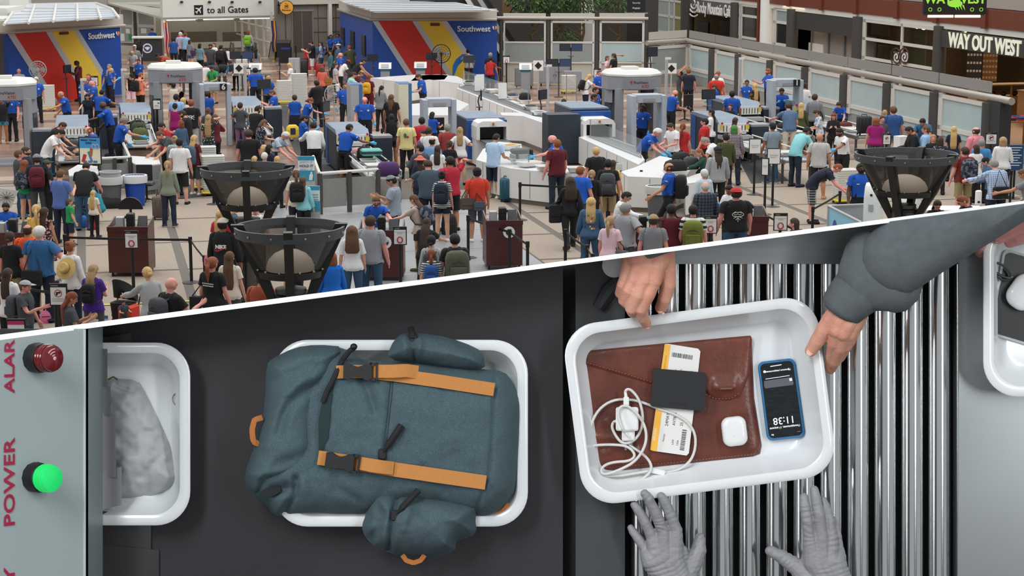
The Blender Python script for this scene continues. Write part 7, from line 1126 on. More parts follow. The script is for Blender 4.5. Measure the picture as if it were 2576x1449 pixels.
p(1711,178,270,'man in charcoal tee raising both arms',top='dgrey',bot='olive',hc='k',sk='m',pose='up',h=1.62);p(1733,172,10,'red-haired man in navy tee by the partition',top='navy',hc='a',sk='p');off(1699,226,60,'bald bearded officer near the far detector',hair='bald',sk='p',beard=1,hc='a',pose='look');p(1803,186,10,'man in red tee beside the frosted bays',top=(206,48,36),bot='djeans',hair='fringe',hc='g',sk='m',build=1.25);p(1807,179,40,'sandy-haired person behind the man in red tee',top='white',hc='a',sk='p');off(1797,212,290,'officer woman with wind-blown dark hair',fem=1,hair='long',hc='b',pose='look',glove=1);off(1879,201,185,'officer woman standing before the frosted bay',fem=1,hc='k',sk='t');p(1899,210,330,'woman with long blond hair in gold and black dress',top='gold_black',bot='gold_black',leg='dress',sleeve='l',fem=1,hair='vlong',hc='y');off(1933,172,250,'officer with long red beard',hc='a',beard=1,sk='p',h=1.86,pose='hold');p(2026,209,20,'person with brown bun behind detector 1',top='white',fem=1,hair='bun',hc='b');off(1966,221,185,'officer standing within detector 1',hc='k',sk='t',glove=1,pose='phone');off(1842,228,10,'black-haired officer between the two blue-topped machines',h=1.82,hc='k',sk='t',build=1.15);p(1837,261,200,'laughing woman leaning on the dark machine',top='black',fem=1,hair='long',hc='b',sk='p',h=1.5)
# -- worn and carried extras
def by_label(l):return next(o for o in bpy.data.objects if o.get('label') == l)
def worn(label,x,y,z):return by_label(label).matrix_basis @ Vector((x,y,z)),by_label(label).rotation_euler.z
def side_bag(who,x,y,z,label,m,w=.34,hgt=.26,strap=.55,name='shoulder_bag'):
    l,r=worn(who,x,y,z);t=thing(name,label,'bag',l,r);q=MB();q.rbox(-w/2,w/2,-.07,.07,0,hgt,.05);q.build('pouch',m,t);q=MB();q.box(-w/2+.02,w/2-.02,-.085,-.07,hgt*.4,hgt);q.build('flap',m,t,0);q=MB();q.tube([(-w*.4,0,hgt),(-x*.8-.05,.05,hgt+strap),(w*.4,0,hgt)],.012,6);q.build('strap',CHAR,t)
l,r=worn('woman with top bun in white hoodie and navy vest',.04,-.2,1.24);t=thing('straw_hat','wide straw hat hanging on the woman with top bun','hat',l,r);Mh=Matrix.Rotation(1.15,3,'X') @ Matrix.Rotation(.3,3,'Z');q=MB();q.lathe([(.08,.12),(.1,.1),(.105,.02),(.2,.0),(.21,.008),(.1,.03)],n=26);q.xf(Mh.to_4x4());q.build('hat_body',mat('straw',(206,176,110),.85,noise=.15,ns=50),t);q=MB();q.lathe([(.106,.02),(.108,.05),(.104,.052)],n=24,cap=False);q.xf(Mh.to_4x4());q.build('band',mat('straw_band',(150,120,70),.8),t)
side_bag('large grey-haired man in blue polo with shoulder strap',-.1,-.2,.74,'black laptop bag hanging on the man in blue polo',BAGB,.4,.3,.5)
side_bag('man in red-orange tee and black cap with a shoulder bag',-.24,-.08,.8,'grey-brown messenger bag on the man in black cap',mat('bag_taupe',(92,78,72),.8),.36,.28,.5);side_bag('man in red-orange tee and black cap with a shoulder bag',.03,-.2,.78,'slate neck pillow hanging on the man in red-orange',mat('pillow_slate',(78,86,100),.9),.26,.22,.2,'neck_pillow')
side_bag('woman with auburn ponytail in black tee and white trousers',-.28,0,.62,'black tote with white lettering on the auburn ponytail woman',BAGB,.34,.4,.4);side_bag('woman in salmon top with a tan shoulder bag',.27,-.05,.85,'tan shoulder bag on the woman in salmon top',mat('bag_tan',(160,104,48),.7),.32,.3,.35);side_bag('woman with big dark curls in black walking away',-.34,.02,.62,'black backpack carried by the woman with big curls',BAGB,.3,.42,.15);side_bag('woman with long ponytail in pale pink tee',.27,-.06,.82,'grey quilted handbag of the woman in pink tee',mat('bag_grey_quilt',(104,100,100),.8),.26,.2,.4);side_bag('grey-haired man in pale plaid shirt with a black bag',-.02,-.22,.86,'black shoulder bag on the man in pale plaid',BAGB,.4,.3,.4);side_bag('man in charcoal sweater hauling a backpack',.27,.06,.3,'black backpack hauled by the man in charcoal sweater',BAGB,.34,.46,.1);side_bag('brown-haired woman in grey with a purple bag',.24,-.04,.8,'purple bag of the woman in grey at the portal',mat('bag_purple',(78,46,96),.8),.3,.28,.3);side_bag('woman in pale grey tee with white bag',.25,.05,.5,'white plastic bag of the woman in pale grey tee',WHITE,.3,.34,.15)
l,r=worn('man in pale grey tee swinging a blue wrap',-.3,.42,1.25);t=thing('blue_wrap','bright blue wrap swung by the man in pale grey tee','clothing',l,r);q=MB();q.loft([[(x,y,z) for x,y in ((a0,-.02),(a1,-.02),(a1,.02),(a0,.02))] for z,a0,a1 in ((-.75,-.42,-.34),(-.3,-.4,-.15),(0,-.25,.15),(.25,.05,.35))]);q.build('cloth',mat('wrap_blue',(30,116,206),.8),t)
def back_print(label,fn,z=1.28,y=-.172):
    """a flat print on the back of a standing person"""
    t=by_label(label);M_=Matrix(((1,0,0,0),(0,0,-1,y),(0,1,0,z),(0,0,0,1)))
    for nm,m_,add in fn:
        q=MB();add(q,M_);q.build(nm,m_,t,0)
def poly2(P):return lambda q,M_:q.prism([M_ @ Vector((x,y,0)) for x,y in P],(0,-.004,0))
def curve2(Ls,r):return lambda q,M_:[q.tube([M_ @ Vector((x,y,0)) for x,y in L],r,4) for L in Ls]
def ring2(cx,cy,rx,ry,n=14):return [(cx+rx*math.cos(6.2832*k/n),cy+ry*math.sin(6.2832*k/n)) for k in range(n+1)]
back_print('man in black track jacket and cream cap',(('lettering',WHITE,lambda q,M_:text_mesh('NIKE',.1,q,M_,.006)),('swoosh',REDS,poly2([(-.13,-.02),(-.12,-.08),(-.07,-.095),(0,-.07),(.14,-.01),(-.04,-.05),(-.1,-.055)]))))
back_print('red-haired man in black tee with white emblem on the back',(('emblem',WHITE,curve2([[(-.12,.07),(.12,-.07)],[(-.12,-.07),(.12,.07)],ring2(0,0,.05,.06),[(-.13,.0),(-.06,.03)],[(.13,0),(.06,.03)]],.012)),))
back_print('large man in red cap and black printed tee',(('print',WHITE,curve2([ring2(0,.02,.13,.05),[(-.13,.03),(-.06,.08),(0,.06),(.06,.08),(.13,.03)],[(-.1,-.06),(0,-.02),(.1,-.06)],[(-.05,-.1),(0,-.05),(.05,-.1)],[(0,-.06),(0,-.14)],[(-.09,.03),(-.05,.01),(-.01,.035),(.03,.01),(.08,.03)]],.007)),),1.27,-.185)
back_print('woman with auburn ponytail in black tee and white trousers',(('print',WHITE,curve2([[(-.11+k*.028,.02-k*.002),(-.095+k*.028,.022-k*.002)] for k in range(8)]+[[(-.1+k*.03,-.02-k*.002),(-.08+k*.03,-.02-k*.002)] for k in range(7)],.011)),))
back_print('man in pale yellow tee with a green print',(('green_print',mat('print_green',(60,120,50),.8),poly2(ring2(-.03,.03,.045,.07)[:-1])),('red_print',REDS,poly2(ring2(.045,-.01,.04,.03)[:-1]))))
jk=by_label('blonde woman in denim jacket with patches');r_=random.Random(5)
for k in range(14):
    q=MB();M_=Matrix(((1,0,0,0),(0,0,-1,-.168),(0,1,0,1.2),(0,0,0,1)));a=r_.uniform(-.12,.12);b=r_.uniform(-.2,.16);q.prism([M_ @ Vector((x,y,0)) for x,y in ring2(a,b,.02,.022,10)[:-1]],(0,-.006,0));q.build('patch',mat('patch_%d' % (k % 5),((206,60,60),(220,190,60),(230,230,226),(40,60,130),(70,130,80))[k % 5],.7),jk,0)
for px,py,lab in ((205,572,'blue helmet-shaped bag in front of the crouching woman'),):soft_bag(X(px,py,.0),(.34,.26,.3),mat('bag_bright_blue',(30,110,190),.7),lab,.3)
l,r=worn('man in black track jacket and cream cap',-.32,.1,.85);soft_bag(l,(.22,.14,.24),mat('bag_candy_pink',(236,120,160),.7),'pink gift bag held beside the track jacket man',r);soft_bag(X(116,812,.01),(.22,.14,.24),mat('bag_candy_pink',(236,120,160),.7),'pink case on the carpet by the queue posts',.3)
l,r=worn('woman in grey tee with sunglasses on her auburn hair',0,.36,1.08);t=thing('paper_sheet','white paper held by the woman with sunglasses','paper',l,r+1.2);q=MB();q.cbox((0,0,0),(.14,.004,.2),0,Matrix.Rotation(.4,3,'Y'));q.build('sheet',PAPER,t,0)
# ================================================================== NEAR SCENE: the inspection lane, a board that faces the viewpoint
# lane frame: u right, v up along the board, w off the board towards the viewer; one lane pixel is 0.72 mm on the belt
PX,K_=.0009,.8;DT=F_PX*PX
fwd=Vector((0,math.cos(PITCH),-math.sin(PITCH)));upv=Vector((0,math.sin(PITCH),math.cos(PITCH)))
MT=Matrix.Translation(Vector((0,0,CAM_H))+fwd*DT*K_) @ Matrix(((1,0,0,0),(0,upv.y,-fwd.y,0),(0,upv.z,-fwd.z,0),(0,0,0,1)))
def Q(px,py,w=.0):
    """lane point seen at pixel (px, py) when it stands w pixels off the belt"""
    w*= PX;s=(DT-w)/F_PX*K_;return Vector(((px-1288.0)*s,(724.5-py)*s,w*K_))
U=PX*K_
def yl(x):return 855.5-340.0/2576*x
def yt(x):return 842.0-337.0/2576*x
def lane(name,label,cat,px,py,w=.0,group=None):
    o=Q(px,py,w);t=thing(name,label,cat,group=group,M=MT @ Matrix.Translation(o));t['o']=list(o);return t
def lb(mb,name,m,t,smooth=35):return mb.build(name,m,t,smooth,off=t['o'])
def plate(mb,P,w0,w1):
    """outline in pixels (seen at height w1) as a plate from w0 to w1"""
    T_=[Q(x,y,w1) for x,y in P];return mb.prism(T_,(0,0,(w0-w1)*U))
# ---- lane body, belt, rollers
BELTD=mat('lane_belt',(43,39,44),.42,noise=.12,ns=3,bump=.07,bs=1100);LDARK=mat('lane_dark_panel',(60,63,65),.5,noise=.06,ns=4);LBLACK=mat('lane_black',(14,14,14),.7)
CHROME=mat('roller_chrome',(212,214,214),.17,1.0);SHEET=mat('lane_steel_sheet',(150,154,156),.34,.85,noise=.08,ns=5,stretch=(1,14,1));SHEETV=mat('lane_steel_panel',(156,160,162),.3,.8,noise=.06,ns=4)
tb=lane('inspection_lane','dark belt and chrome roller lane with white edge strip','conveyor',1288,1100);
q=MB();q.prism([Q(x,y,-60) for x,y in ((-260,yl(-260)),(2840,yl(2840)),(2840,1640),(-260,1640))],(0,0,-.16));lb(q,'bed',LBLACK,tb,0)
q=MB();plate(q,[(-200,yl(-200)),(1416,yl(1416)),(1416,1640),(-200,1640)],-40,0);lb(q,'belt',BELTD,tb,0)
q=MB();plate(q,[(1448,yl(1448)),(1572,yl(1572)),(1572,1640),(1448,1640)],-40,2);lb(q,'side_panel',LDARK,tb,0)
q=MB();plate(q,[(1560,yl(1560)),(2404,yl(2404)),(2404,664),(1560,664)],-40,8);lb(q,'cover_plate',SHEET,tb,0)
q=MB();plate(q,[(2409,yl(2409)),(2840,yl(2840)),(2840,1640),(2409,1640)],-60,4);lb(q,'end_plate',SHEETV,tb,0)
q=MB();q.tube([Q(2410,yl(2410),5),Q(2410,1640,5)],2.2*U,8);lb(q,'plate_edge',CHROME,tb)
me=None
for k in range(12):
    cx=1613+68*k
    if me is None:
        q=MB();q.tube([(0,-760*U,0),(0,230*U,0)],29.5*U,32);ro=q.build('roller',CHROME,tb);me=ro.data
    else:ro=bpy.data.objects.new('roller',me);C.objects.link(ro);ro.parent=tb
    o=Q(cx,868,-30);ro.location=o-Vector(tb['o'])
q=MB();q.cyl(Q(1545,668,60),Q(1545,668,2),30*U,24);lb(q,'roller_cap',STEEL,tb);q=MB();q.tube([Q(1600,668,14),Q(1530,735,16),Q(1505,775,14)],[22*U,22*U,16*U],10);lb(q,'guide_lever',mat('lever_dark',(44,48,54),.4),tb)
q=MB();q.prism([Q(x,y,270) for x,y in ((-260,yt(-260)),(2840,yt(2840)),(2840,yl(2840)),(-260,yl(-260)))],Vector());V_=[Q(x,y,w) for w in (-30,270) for x,y in ((-260,yt(-260)),(2840,yt(2840)),(2840,yl(2840)),(-260,yl(-260)))]
q=MB();q.add(V_,[(0,1,2,3),(7,6,5,4),(0,4,5,1),(1,5,6,2),(2,6,7,3),(3,7,4,0)]);lb(q,'edge_strip',mat('edge_strip_white',(252,252,250),.5),tb,0)
bmn=lb.__name__
q=MB();q.prism([Q(x,y,-240) for x,y in ((900,1100),(1700,1100),(1700,1600),(900,1600))],(0,0,-.3));lb(q,'mount',DGREY,tb,0)
sp=MT @ Q(1288,1500,-300);q=MB();q.box(sp.x-.25,sp.x+.25,sp.y+.05,sp.y+.5,0,sp.z);st=q.build('lane_column',DGREY,None,0);tag(st,'grey steel column carrying the inspection lane',kind='structure')
def cut_top(o,t):
    """trim a reaching arm where it passes behind the white strip"""
    a,b=Q(0,yl(0)-3,0),Q(2576,yl(2576)-3,0);cam_=Vector((0,0,DT*K_));n=(a-cam_).cross(b-cam_).normalized()
    if n.y < 0:n=-n
    bm=bmesh.new();bm.from_mesh(o.data);off_=Vector(t['o'])
    r=bmesh.ops.bisect_plane(bm,geom=bm.verts[:]+bm.edges[:]+bm.faces[:],plane_co=a-off_,plane_no=n,clear_outer=True)
    ed=[e for e in bm.edges if e.is_boundary]
    if ed:bmesh.ops.holes_fill(bm,edges=ed)
    bm.to_mesh(o.data);bm.free();return o
# ---- scanner tunnel panel
PANEL=mat('tunnel_panel',(168,180,180),.45);tn=lane('scanner_tunnel','pale grey scanner tunnel housing with red lettering and two lamps','scanner',120,1200,90)
wt,wr=303,303
def PW_(px):return 303+(212-px)*.9
A0=[Q(212,yl(212),303),Q(212,1640,303),Q(-260,1640,PW_(-260)),Q(-260,yl(-260),PW_(-260))]
bq=Q(212,1000,303).x;q=MB();q.prism(A0,(0,0,-40*U));lb(q,'front_panel',PANEL,tn,0)
q=MB();q.prism([(bq,Q(212,yl(212),303).y,290*U),(bq,Q(212,1640,303).y,290*U),(bq,Q(212,1640,303).y,104*U),(bq,Q(212,yl(212),303).y,104*U)],(-.02,0,0));lb(q,'mouth_frame',mat('tunnel_edge',(138,150,152),.4),tn,0)
q=MB();q.tube([Q(212,yl(212)+2,302),Q(212,1640,302)],4*U,8);lb(q,'edge_bead',mat('tunnel_bead',(186,196,196),.35),tn)
q=MB();q.prism([(bq-.021,Q(212,yl(212)+4,303).y,104*U),(bq-.021,Q(212,1640,303).y,104*U),(bq-.5,Q(212,1640,303).y,104*U),(bq-.5,Q(212,yl(212)+4,303).y,104*U)],(0,0,30*U));lb(q,'tunnel_roof',LBLACK,tn,0)
pn=(A0[1]-A0[0]).cross(A0[2]-A0[1]).normalized();pn=pn if pn.z > 0 else -pn;vx=Vector((0,1,0));vy=vx.cross(pn)*-1
vy=pn.cross(vx)
def on_panel(px,py):
    c_=Vector((0,0,DT*K_));r_=Q(px,py,0)-c_;return c_+r_*((A0[0]-c_).dot(pn)/r_.dot(pn))
def panel_tm(px,py):
    o=on_panel(px,py)+pn*.0015;return Matrix(((vx.x,vy.x,pn.x,o.x),(vx.y,vy.y,pn.y,o.y),(vx.z,vy.z,pn.z,o.z),(0,0,0,1)))
REDL=mat('letter_crimson',(176,30,72),.5)
for txt,px,py in (('POWER',24,1214),('ALAR',24,922),('Y',24,1446)):
    q=MB();text_mesh(txt,.0305 if txt != 'ALAR' else .028,q,panel_tm(px,py),.0006,.0,sx=1.32 if txt != 'ALAR' else 1.22,spacing=1.04);lb(q,'lettering',REDL,tn,0)
def pilot(px,py,m,label,glow):
    o=on_panel(px,py);t=thing('pilot_lamp',label,'lamp',M=MT @ Matrix.Translation(o) @ pn.to_track_quat('Z','Y').to_matrix().to_4x4());t['o']=[0,0,0];r=34*U
    q=MB();q.lathe([(r,0),(r*1.04,.012),(r*.98,.022),(r*.8,.024)],n=12);lb(q,'collar',BLACK,t);q=MB();q.lathe([(r*.86,.02),(r*.92,.032),(r*.9,.042),(r*.86,.047),(r*.6,.049),(.0008,.05)],n=28);lb(q,'lens',m,t)
    for k in range(3):q=MB();q.lathe([(r*.925,.026+k*.006),(r*.955,.028+k*.006),(r*.925,.03+k*.006)],n=28,cap=False);lb(q,'lens_ring',m,t)
    return t,r
tl,r=pilot(86,900,mat('lens_red',(112,18,26),.18,coat=.5),'unlit red alarm lamp on the tunnel panel',0)
q=MB();[q.tube([(k*r*.2*math.cos(a)+0,k*r*.2*math.sin(a),.0505) for a in [s_*j*.2+s_*.2-.5*(s_-1)*3.14 for j in range(-1,5)]],.0011,4) for k in (1.2,2.2,3.2) for s_ in (1,)];q.ell((0,0,.0505),(.0035,.0035,.001),8,4);lb(q,'signal_mark',mat('mark_pale_pink',(226,170,176),.5),tl)
pilot(84,1200,mat('lens_green',(30,200,100),.25,emit=.55),'lit green power lamp on the tunnel panel',1)
# ---- curtain flaps at the mouth
FLG=mat('flap_grey',(150,147,154),.35);FLD=mat('flap_black',(32,30,33),.32)
def flap(y0,y1,xe,we,m,skew=0):
    q=MB();R_=[]
    for k in range(7):
        f=k/6;x=236+(xe-236)*f;w=118+(we-118)*f-14*math.sin(f*3.14);R_.append([Q(x,y0+skew*f,w),Q(x,y1+skew*f,w),Q(x,y1+skew*f,w-4),Q(x,y0+skew*f,w-4)])
    q.loft(R_);lb(q,'curtain_flap',m,tn)
for y0,y1,xe,m,sk in ((876,970,270,FLG,2),(968,1042,278,FLG,4),(1038,1124,290,FLG,4),(1122,1196,292,FLG,6),(1192,1288,306,FLG,-18)):flap(y0,y1,xe,112,m,sk)
for y0,y1,xe,we,sk in ((852,880,330,6,-14),(1284,1372,380,8,12),(1368,1470,400,8,16),(1466,1560,420,8,20)):flap(y0,y1,xe,we,FLD,sk)
# ---- white tubs
TUB=mat('tub_white',(224,227,228),.22,coat=.3)
def tub(cx,cy,w,h,rot,label,top=100):
    t=lane('screening_tub',label,'tray',cx,cy,0,'white screening tubs');c=Q(cx,cy,top);R_=Matrix.Rotation(math.radians(rot),3,'Z');s=(DT-top*PX)/F_PX*K_;R=[]
    for ins,z,rr in ((34,2,66),(8,78,80),(6,90,82),(0,92,86),(0,98,86),(4,101,84),(20,101,74),(26,98,70),(29,90,68),(58,18,54),(70,10,48),(84,8,40)):
        P=rrect((-w/2+ins)*s,(w/2-ins)*s,(-h/2+ins)*s,(h/2-ins)*s,rr*s,10);ring=[]
        for x,y in P:v=R_ @ Vector((x,y,0));ring.append((c.x+v.x,c.y+v.y,z*U))
        R.append(ring)
    q=MB();q.loft(R);lb(q,'shell',TUB,t,40);return t
t1=tub(158,1092,640,460,0,'white tub emerging from the scanner tunnel');t2=tub(1008,1090,640,470,0,'white tub under the teal backpack on the belt');t3=tub(1760,1008,645,458,7.4,'white tub with phone and leather folder gripped by two hands');t4=tub(2795,772,640,452,0,'white tub with a black phone cut by the photo edge')
# ---- heightfield cloth helper
def inside(P,X_,Y_):
    r=np.zeros(X_.shape,bool);n=len(P)
    for i in range(n):
        (x0,y0),(x1,y1)=P[i],P[(i+1) % n];c=((y0 > Y_) != (y1 > Y_)) & (X_ < (x1-x0)*(Y_-y0)/((y1-y0) or 1e-9)+x0);r ^= c
    return r
def seg_dist(L,X_,Y_,closed=False):
    d=np.full(X_.shape,1e9);nx=np.zeros_like(d);ny=np.zeros_like(d);n=len(L)
    for i in range(n if closed else n-1):
        (x0,y0),(x1,y1)=L[i],L[(i+1) % n];dx,dy=x1-x0,y1-y0;t_=np.clip(((X_-x0)*dx+(Y_-y0)*dy)/(dx*dx+dy*dy+1e-9),0,1);qx,qy=x0+t_*dx,y0+t_*dy;e=np.hypot(X_-qx,Y_-qy);b_=e < d;d=np.where(b_,e,d);nx=np.where(b_,qx,nx);ny=np.where(b_,qy,ny)
    return d,nx,ny
def smoothpoly(P,it=2):
    for _ in range(it):
        R=[]
        for i in range(len(P)):a,b=P[i],P[(i+1) % len(P)];R+= [(.75*a[0]+.25*b[0],.75*a[1]+.25*b[1]),(.25*a[0]+.75*b[0],.25*a[1]+.75*b[1])]
        P=R
    return P
def vnoise(X_,Y_,sc,seed):
    r=np.random.RandomState(seed);T_=r.rand(64,64);x,y=X_/sc,Y_/sc;xi,yi=np.floor(x).astype(int),np.floor(y).astype(int);fx,fy=x-xi,y-yi;fx,fy=fx*fx*(3-2*fx),fy*fy*(3-2*fy);g=lambda a,b:T_[a % 64,b % 64]
    return (g(xi,yi)*(1-fx)+g(xi+1,yi)*fx)*(1-fy)+(g(xi,yi+1)*(1-fx)+g(xi+1,yi+1)*fx)*fy-.5
def cushion(P,hf,base,step,name,m,t,smooth=80):
    """closed cloth volume over outline P; hf(X, Y, d) gives the height in pixels above base"""
    xs=[p[0] for p in P];ys=[p[1] for p in P];gx=np.arange(min(xs)-step,max(xs)+step*1.5,step);gy=np.arange(min(ys)-step,max(ys)+step*1.5,step);X_,Y_=np.meshgrid(gx,gy);ins=inside(P,X_,Y_);d,nx,ny=seg_dist(P,X_,Y_,True)
    XX=np.where(ins,X_,nx);YY=np.where(ins,Y_,ny);dd=np.where(ins,d,0);Hh=hf(XX,YY,dd);ny_,nx_=X_.shape;idx=-np.ones(X_.shape,int);V=[];F=[];cells=[]
    for j in range(ny_-1):
        for i in range(nx_-1):
            if ins[j,i] or ins[j,i+1] or ins[j+1,i] or ins[j+1,i+1]:cells.append((j,i))
    for j,i in cells:
        for a,b in ((j,i),(j,i+1),(j+1,i+1),(j+1,i)):
            if idx[a,b] < 0:idx[a,b]=len(V);V.append(Q(XX[a,b],YY[a,b],base+Hh[a,b]))
    n=len(V);bot=[None]*n
    for a in range(ny_):
        for b in range(nx_):
            k=idx[a,b]
            if k >= 0:bot[k]=Q(XX[a,b],YY[a,b],base-1)
    for j,i in cells:
        f=(idx[j,i],idx[j+1,i],idx[j+1,i+1],idx[j,i+1]);F.append(f);F.append(tuple(k+n for k in reversed(f)))
    q=MB();q.add(V+bot,F);o=lb(q,name,m,t,smooth);return o
# ---- teal roll-top backpack
FAB=mat('pack_fabric',(76,97,104),.85,noise=.5,ns=620,bump=.45,bs=700,stretch=(1,2.6,1));WEB=mat('webbing_tan',(204,138,72),.75,noise=.1,ns=900,bump=.4,bs=1200,stretch=(.2,3,1))
bp=lane('backpack','teal heathered roll-top backpack with tan straps lying in a tub','backpack',985,1110,100)
OUT=[(670,919),(683,903),(739,874),(797,866),(869,872),(905,905),(941,907),(1060,912),(1222,930),(1250,930),(1281,943),(1303,993),(1309,1024),(1304,1140),(1297,1230),(1281,1257),(1241,1293),(1205,1300),(1060,1270),(925,1290),(847,1292),(793,1286),(708,1298),(690,1297),(667,1266),(645,1257),(623,1230),(615,1203),(623,1167),(658,1078),(667,1001)]
FL=[(670,919),(683,903),(739,874),(797,866),(869,872),(850,915),(826,960),(808,1015),(803,1060),(803,1131),(797,1172),(739,1202),(680,1222),(645,1252),(623,1230),(615,1203),(623,1167),(658,1078),(667,1001)]
OUTs,FLs=smoothpoly(OUT,1),smoothpoly(FL,1)
def G_(X_,Y_,L,sg,amp):d,_,_=seg_dist(L,X_,Y_);return amp*np.exp(-(d/sg)**2)
def hmain(X_,Y_,d):
    h=84*(1-np.exp(-d/27.0))+14*np.exp(-((X_-1080)/190)**2-((Y_-1080)/150)**2)
    h+= G_(X_,Y_,[(1245,930),(1240,1080),(1232,1190),(1195,1293)],5,-7)+G_(X_,Y_,[(985,950),(975,1060),(962,1150)],7,-6)+G_(X_,Y_,[(909,950),(928,985),(941,1033)],10,-12)+G_(X_,Y_,[(930,945),(965,1010)],18,6)
    h+= G_(X_,Y_,[(830,1180),(850,1230),(905,1262)],12,-9)+G_(X_,Y_,[(745,1205),(740,1250),(715,1290)],9,-22)+G_(X_,Y_,[(760,1215),(775,1275)],16,10)+G_(X_,Y_,[(690,1235),(720,1228)],14,-30)+G_(X_,Y_,[(1120,1150),(1200,1180)],22,-4)+G_(X_,Y_,[(1010,1020),(1110,1050),(1200,1040)],24,5)+G_(X_,Y_,[(1100,960),(1190,1110)],20,-4)+G_(X_,Y_,[(860,1010),(900,1120)],30,6)
    h+= 7*vnoise(X_,Y_,46,3)+3.5*vnoise(X_,Y_,19,5)+1.2*vnoise(X_,Y_,8,6);h*= np.clip(d/6.0,0,1)**.5;return h
main=cushion(OUTs,hmain,97,3.6,'main_body',FAB,bp)
def hflap(X_,Y_,d):
    h=108*(1-np.exp(-d/22.0))+G_(X_,Y_,[(840,935),(770,955),(715,995),(690,1050),(668,1120)],15,12)+G_(X_,Y_,[(830,965),(760,985),(720,1030),(700,1090)],13,-13)+G_(X_,Y_,[(800,1160),(720,1188),(640,1195)],13,12)+G_(X_,Y_,[(790,1140),(700,1165)],14,-8)+G_(X_,Y_,[(700,920),(780,890)],16,8)+G_(X_,Y_,[(690,960),(800,915)],12,-7)
    h+= 8*vnoise(X_,Y_,40,9)+3.5*vnoise(X_,Y_,17,4)+1.2*vnoise(X_,Y_,8,2);return h*np.clip(d/5.0,0,1)**.5
flapo=cushion(FLs,hflap,100,3.6,'roll_top',FAB,bp)
UP=smoothpoly([(974,905),(981,872),(1003,842),(1026,836),(1093,841),(1165,860),(1216,885),(1222,934),(1142,930),(1046,914)],1)
def hup(X_,Y_,d):return (88*(1-np.exp(-d/22.0))+G_(X_,Y_,[(1035,845),(1045,905)],8,-16)+G_(X_,Y_,[(1012,850),(1022,900)],9,10)+G_(X_,Y_,[(1060,850),(1052,900)],8,8)+8*vnoise(X_,Y_,30,8)+3*vnoise(X_,Y_,13,1))*np.clip(d/5.0,0,1)**.5
cushion(UP,hup,104,3.2,'side_pocket',FAB,bp)
LO=smoothpoly([(925,1240),(945,1228),(1010,1236),(1110,1248),(1205,1268),(1195,1300),(1200,1344),(1160,1358),(1146,1362),(1146,1387),(1097,1402),(1008,1398),(950,1382),(918,1351),(909,1324),(922,1290)],1)
def hlo(X_,Y_,d):return (120*(1-np.exp(-d/26.0))+G_(X_,Y_,[(1000,1245),(985,1310),(978,1390)],8,-22)+G_(X_,Y_,[(945,1250),(960,1300),(940,1350)],12,-20)+G_(X_,Y_,[(1030,1260),(1015,1330)],12,10)+G_(X_,Y_,[(1060,1290),(1150,1330)],16,-9)+G_(X_,Y_,[(1160,1300),(1120,1370)],14,9)+9*vnoise(X_,Y_,34,12)+4*vnoise(X_,Y_,15,7))*np.clip(d/5.0,0,1)**.5
cushion(LO,hlo,102,3.2,'side_pocket',FAB,bp)
def surf(px,py):
    a=lambda v:np.array([float(v)]);h=0
    for P,f,b in ((OUTs,hmain,97),(FLs,hflap,100),(UP,hup,104),(LO,hlo,102)):
        if inside(P,a(px),a(py))[0]:d,_,_=seg_dist(P,a(px),a(py),True);h=max(h,b+f(a(px),a(py),d)[0])
    return h or 100
def resample(L,n):
    P=[Vector((a,b,0)) for a,b in L];ds=[0]
    for i in range(1,len(P)):ds.append(ds[-1]+(P[i]-P[i-1]).length)
    R=[]
    for k in range(n):
        s=ds[-1]*k/(n-1);i=max(j for j in range(len(ds)) if ds[j] <= s+1e-9);i=min(i,len(P)-2);f=(s-ds[i])/((ds[i+1]-ds[i]) or 1);p=P[i].lerp(P[i+1],f);R.append((p.x,p.y))
    return R
def ribbon(L,w,lift,m,name,t,n=26,bulge=None,hgt=None):
    R_=resample(L,n);q=MB();rings=[]
    ed=[(-(R_[min(n-1,i+1)][1]-R_[max(0,i-1)][1]),R_[min(n-1,i+1)][0]-R_[max(0,i-1)][0]) for i in range(n)];ed=[(a/math.hypot(a,b)*w*.55,b/math.hypot(a,b)*w*.55) for a,b in ed]
    hs=[max(surf(p[0]+e[0]*k_,p[1]+e[1]*k_) for k_ in (-1,0,1)) if hgt is None else hgt for p,e in zip(R_,ed)];hs=[max(hs[max(0,i-2):i+3]) for i in range(n)];hs=[sum(hs[max(0,i-4):i+5])/len(hs[max(0,i-4):i+5]) for i in range(n)]
    for i,(x,y) in enumerate(R_):
        x0,y0=R_[max(0,i-1)];x1,y1=R_[min(n-1,i+1)];dx,dy=x1-x0,y1-y0;l=math.hypot(dx,dy);nx,ny=-dy/l*w/2,dx/l*w/2;h=hs[i]+lift+(bulge(i/(n-1)) if bulge else 0)
        rings.append([Q(x+nx,y+ny,h),Q(x+nx,y+ny,h+4),Q(x-nx,y-ny,h+4),Q(x-nx,y-ny,h)])
    q.loft(rings);return lb(q,name,m,t,30)
ribbon([(846,936),(905,934),(1000,944),(1100,958),(1243,980)],33,3,WEB,'strap',bp);ribbon([(940,934),(990,934),(1020,932),(1052,936)],33,10,WEB,'strap_tail',bp,12,lambda f:16*math.sin(f*3.1));ribbon([(800,1151),(860,1160),(1000,1182),(1110,1198),(1222,1214)],36,3,WEB,'strap',bp);ribbon([(900,1164),(940,1172),(990,1178)],33,10,WEB,'strap_tail',bp,12,lambda f:14*math.sin(f*3.1))
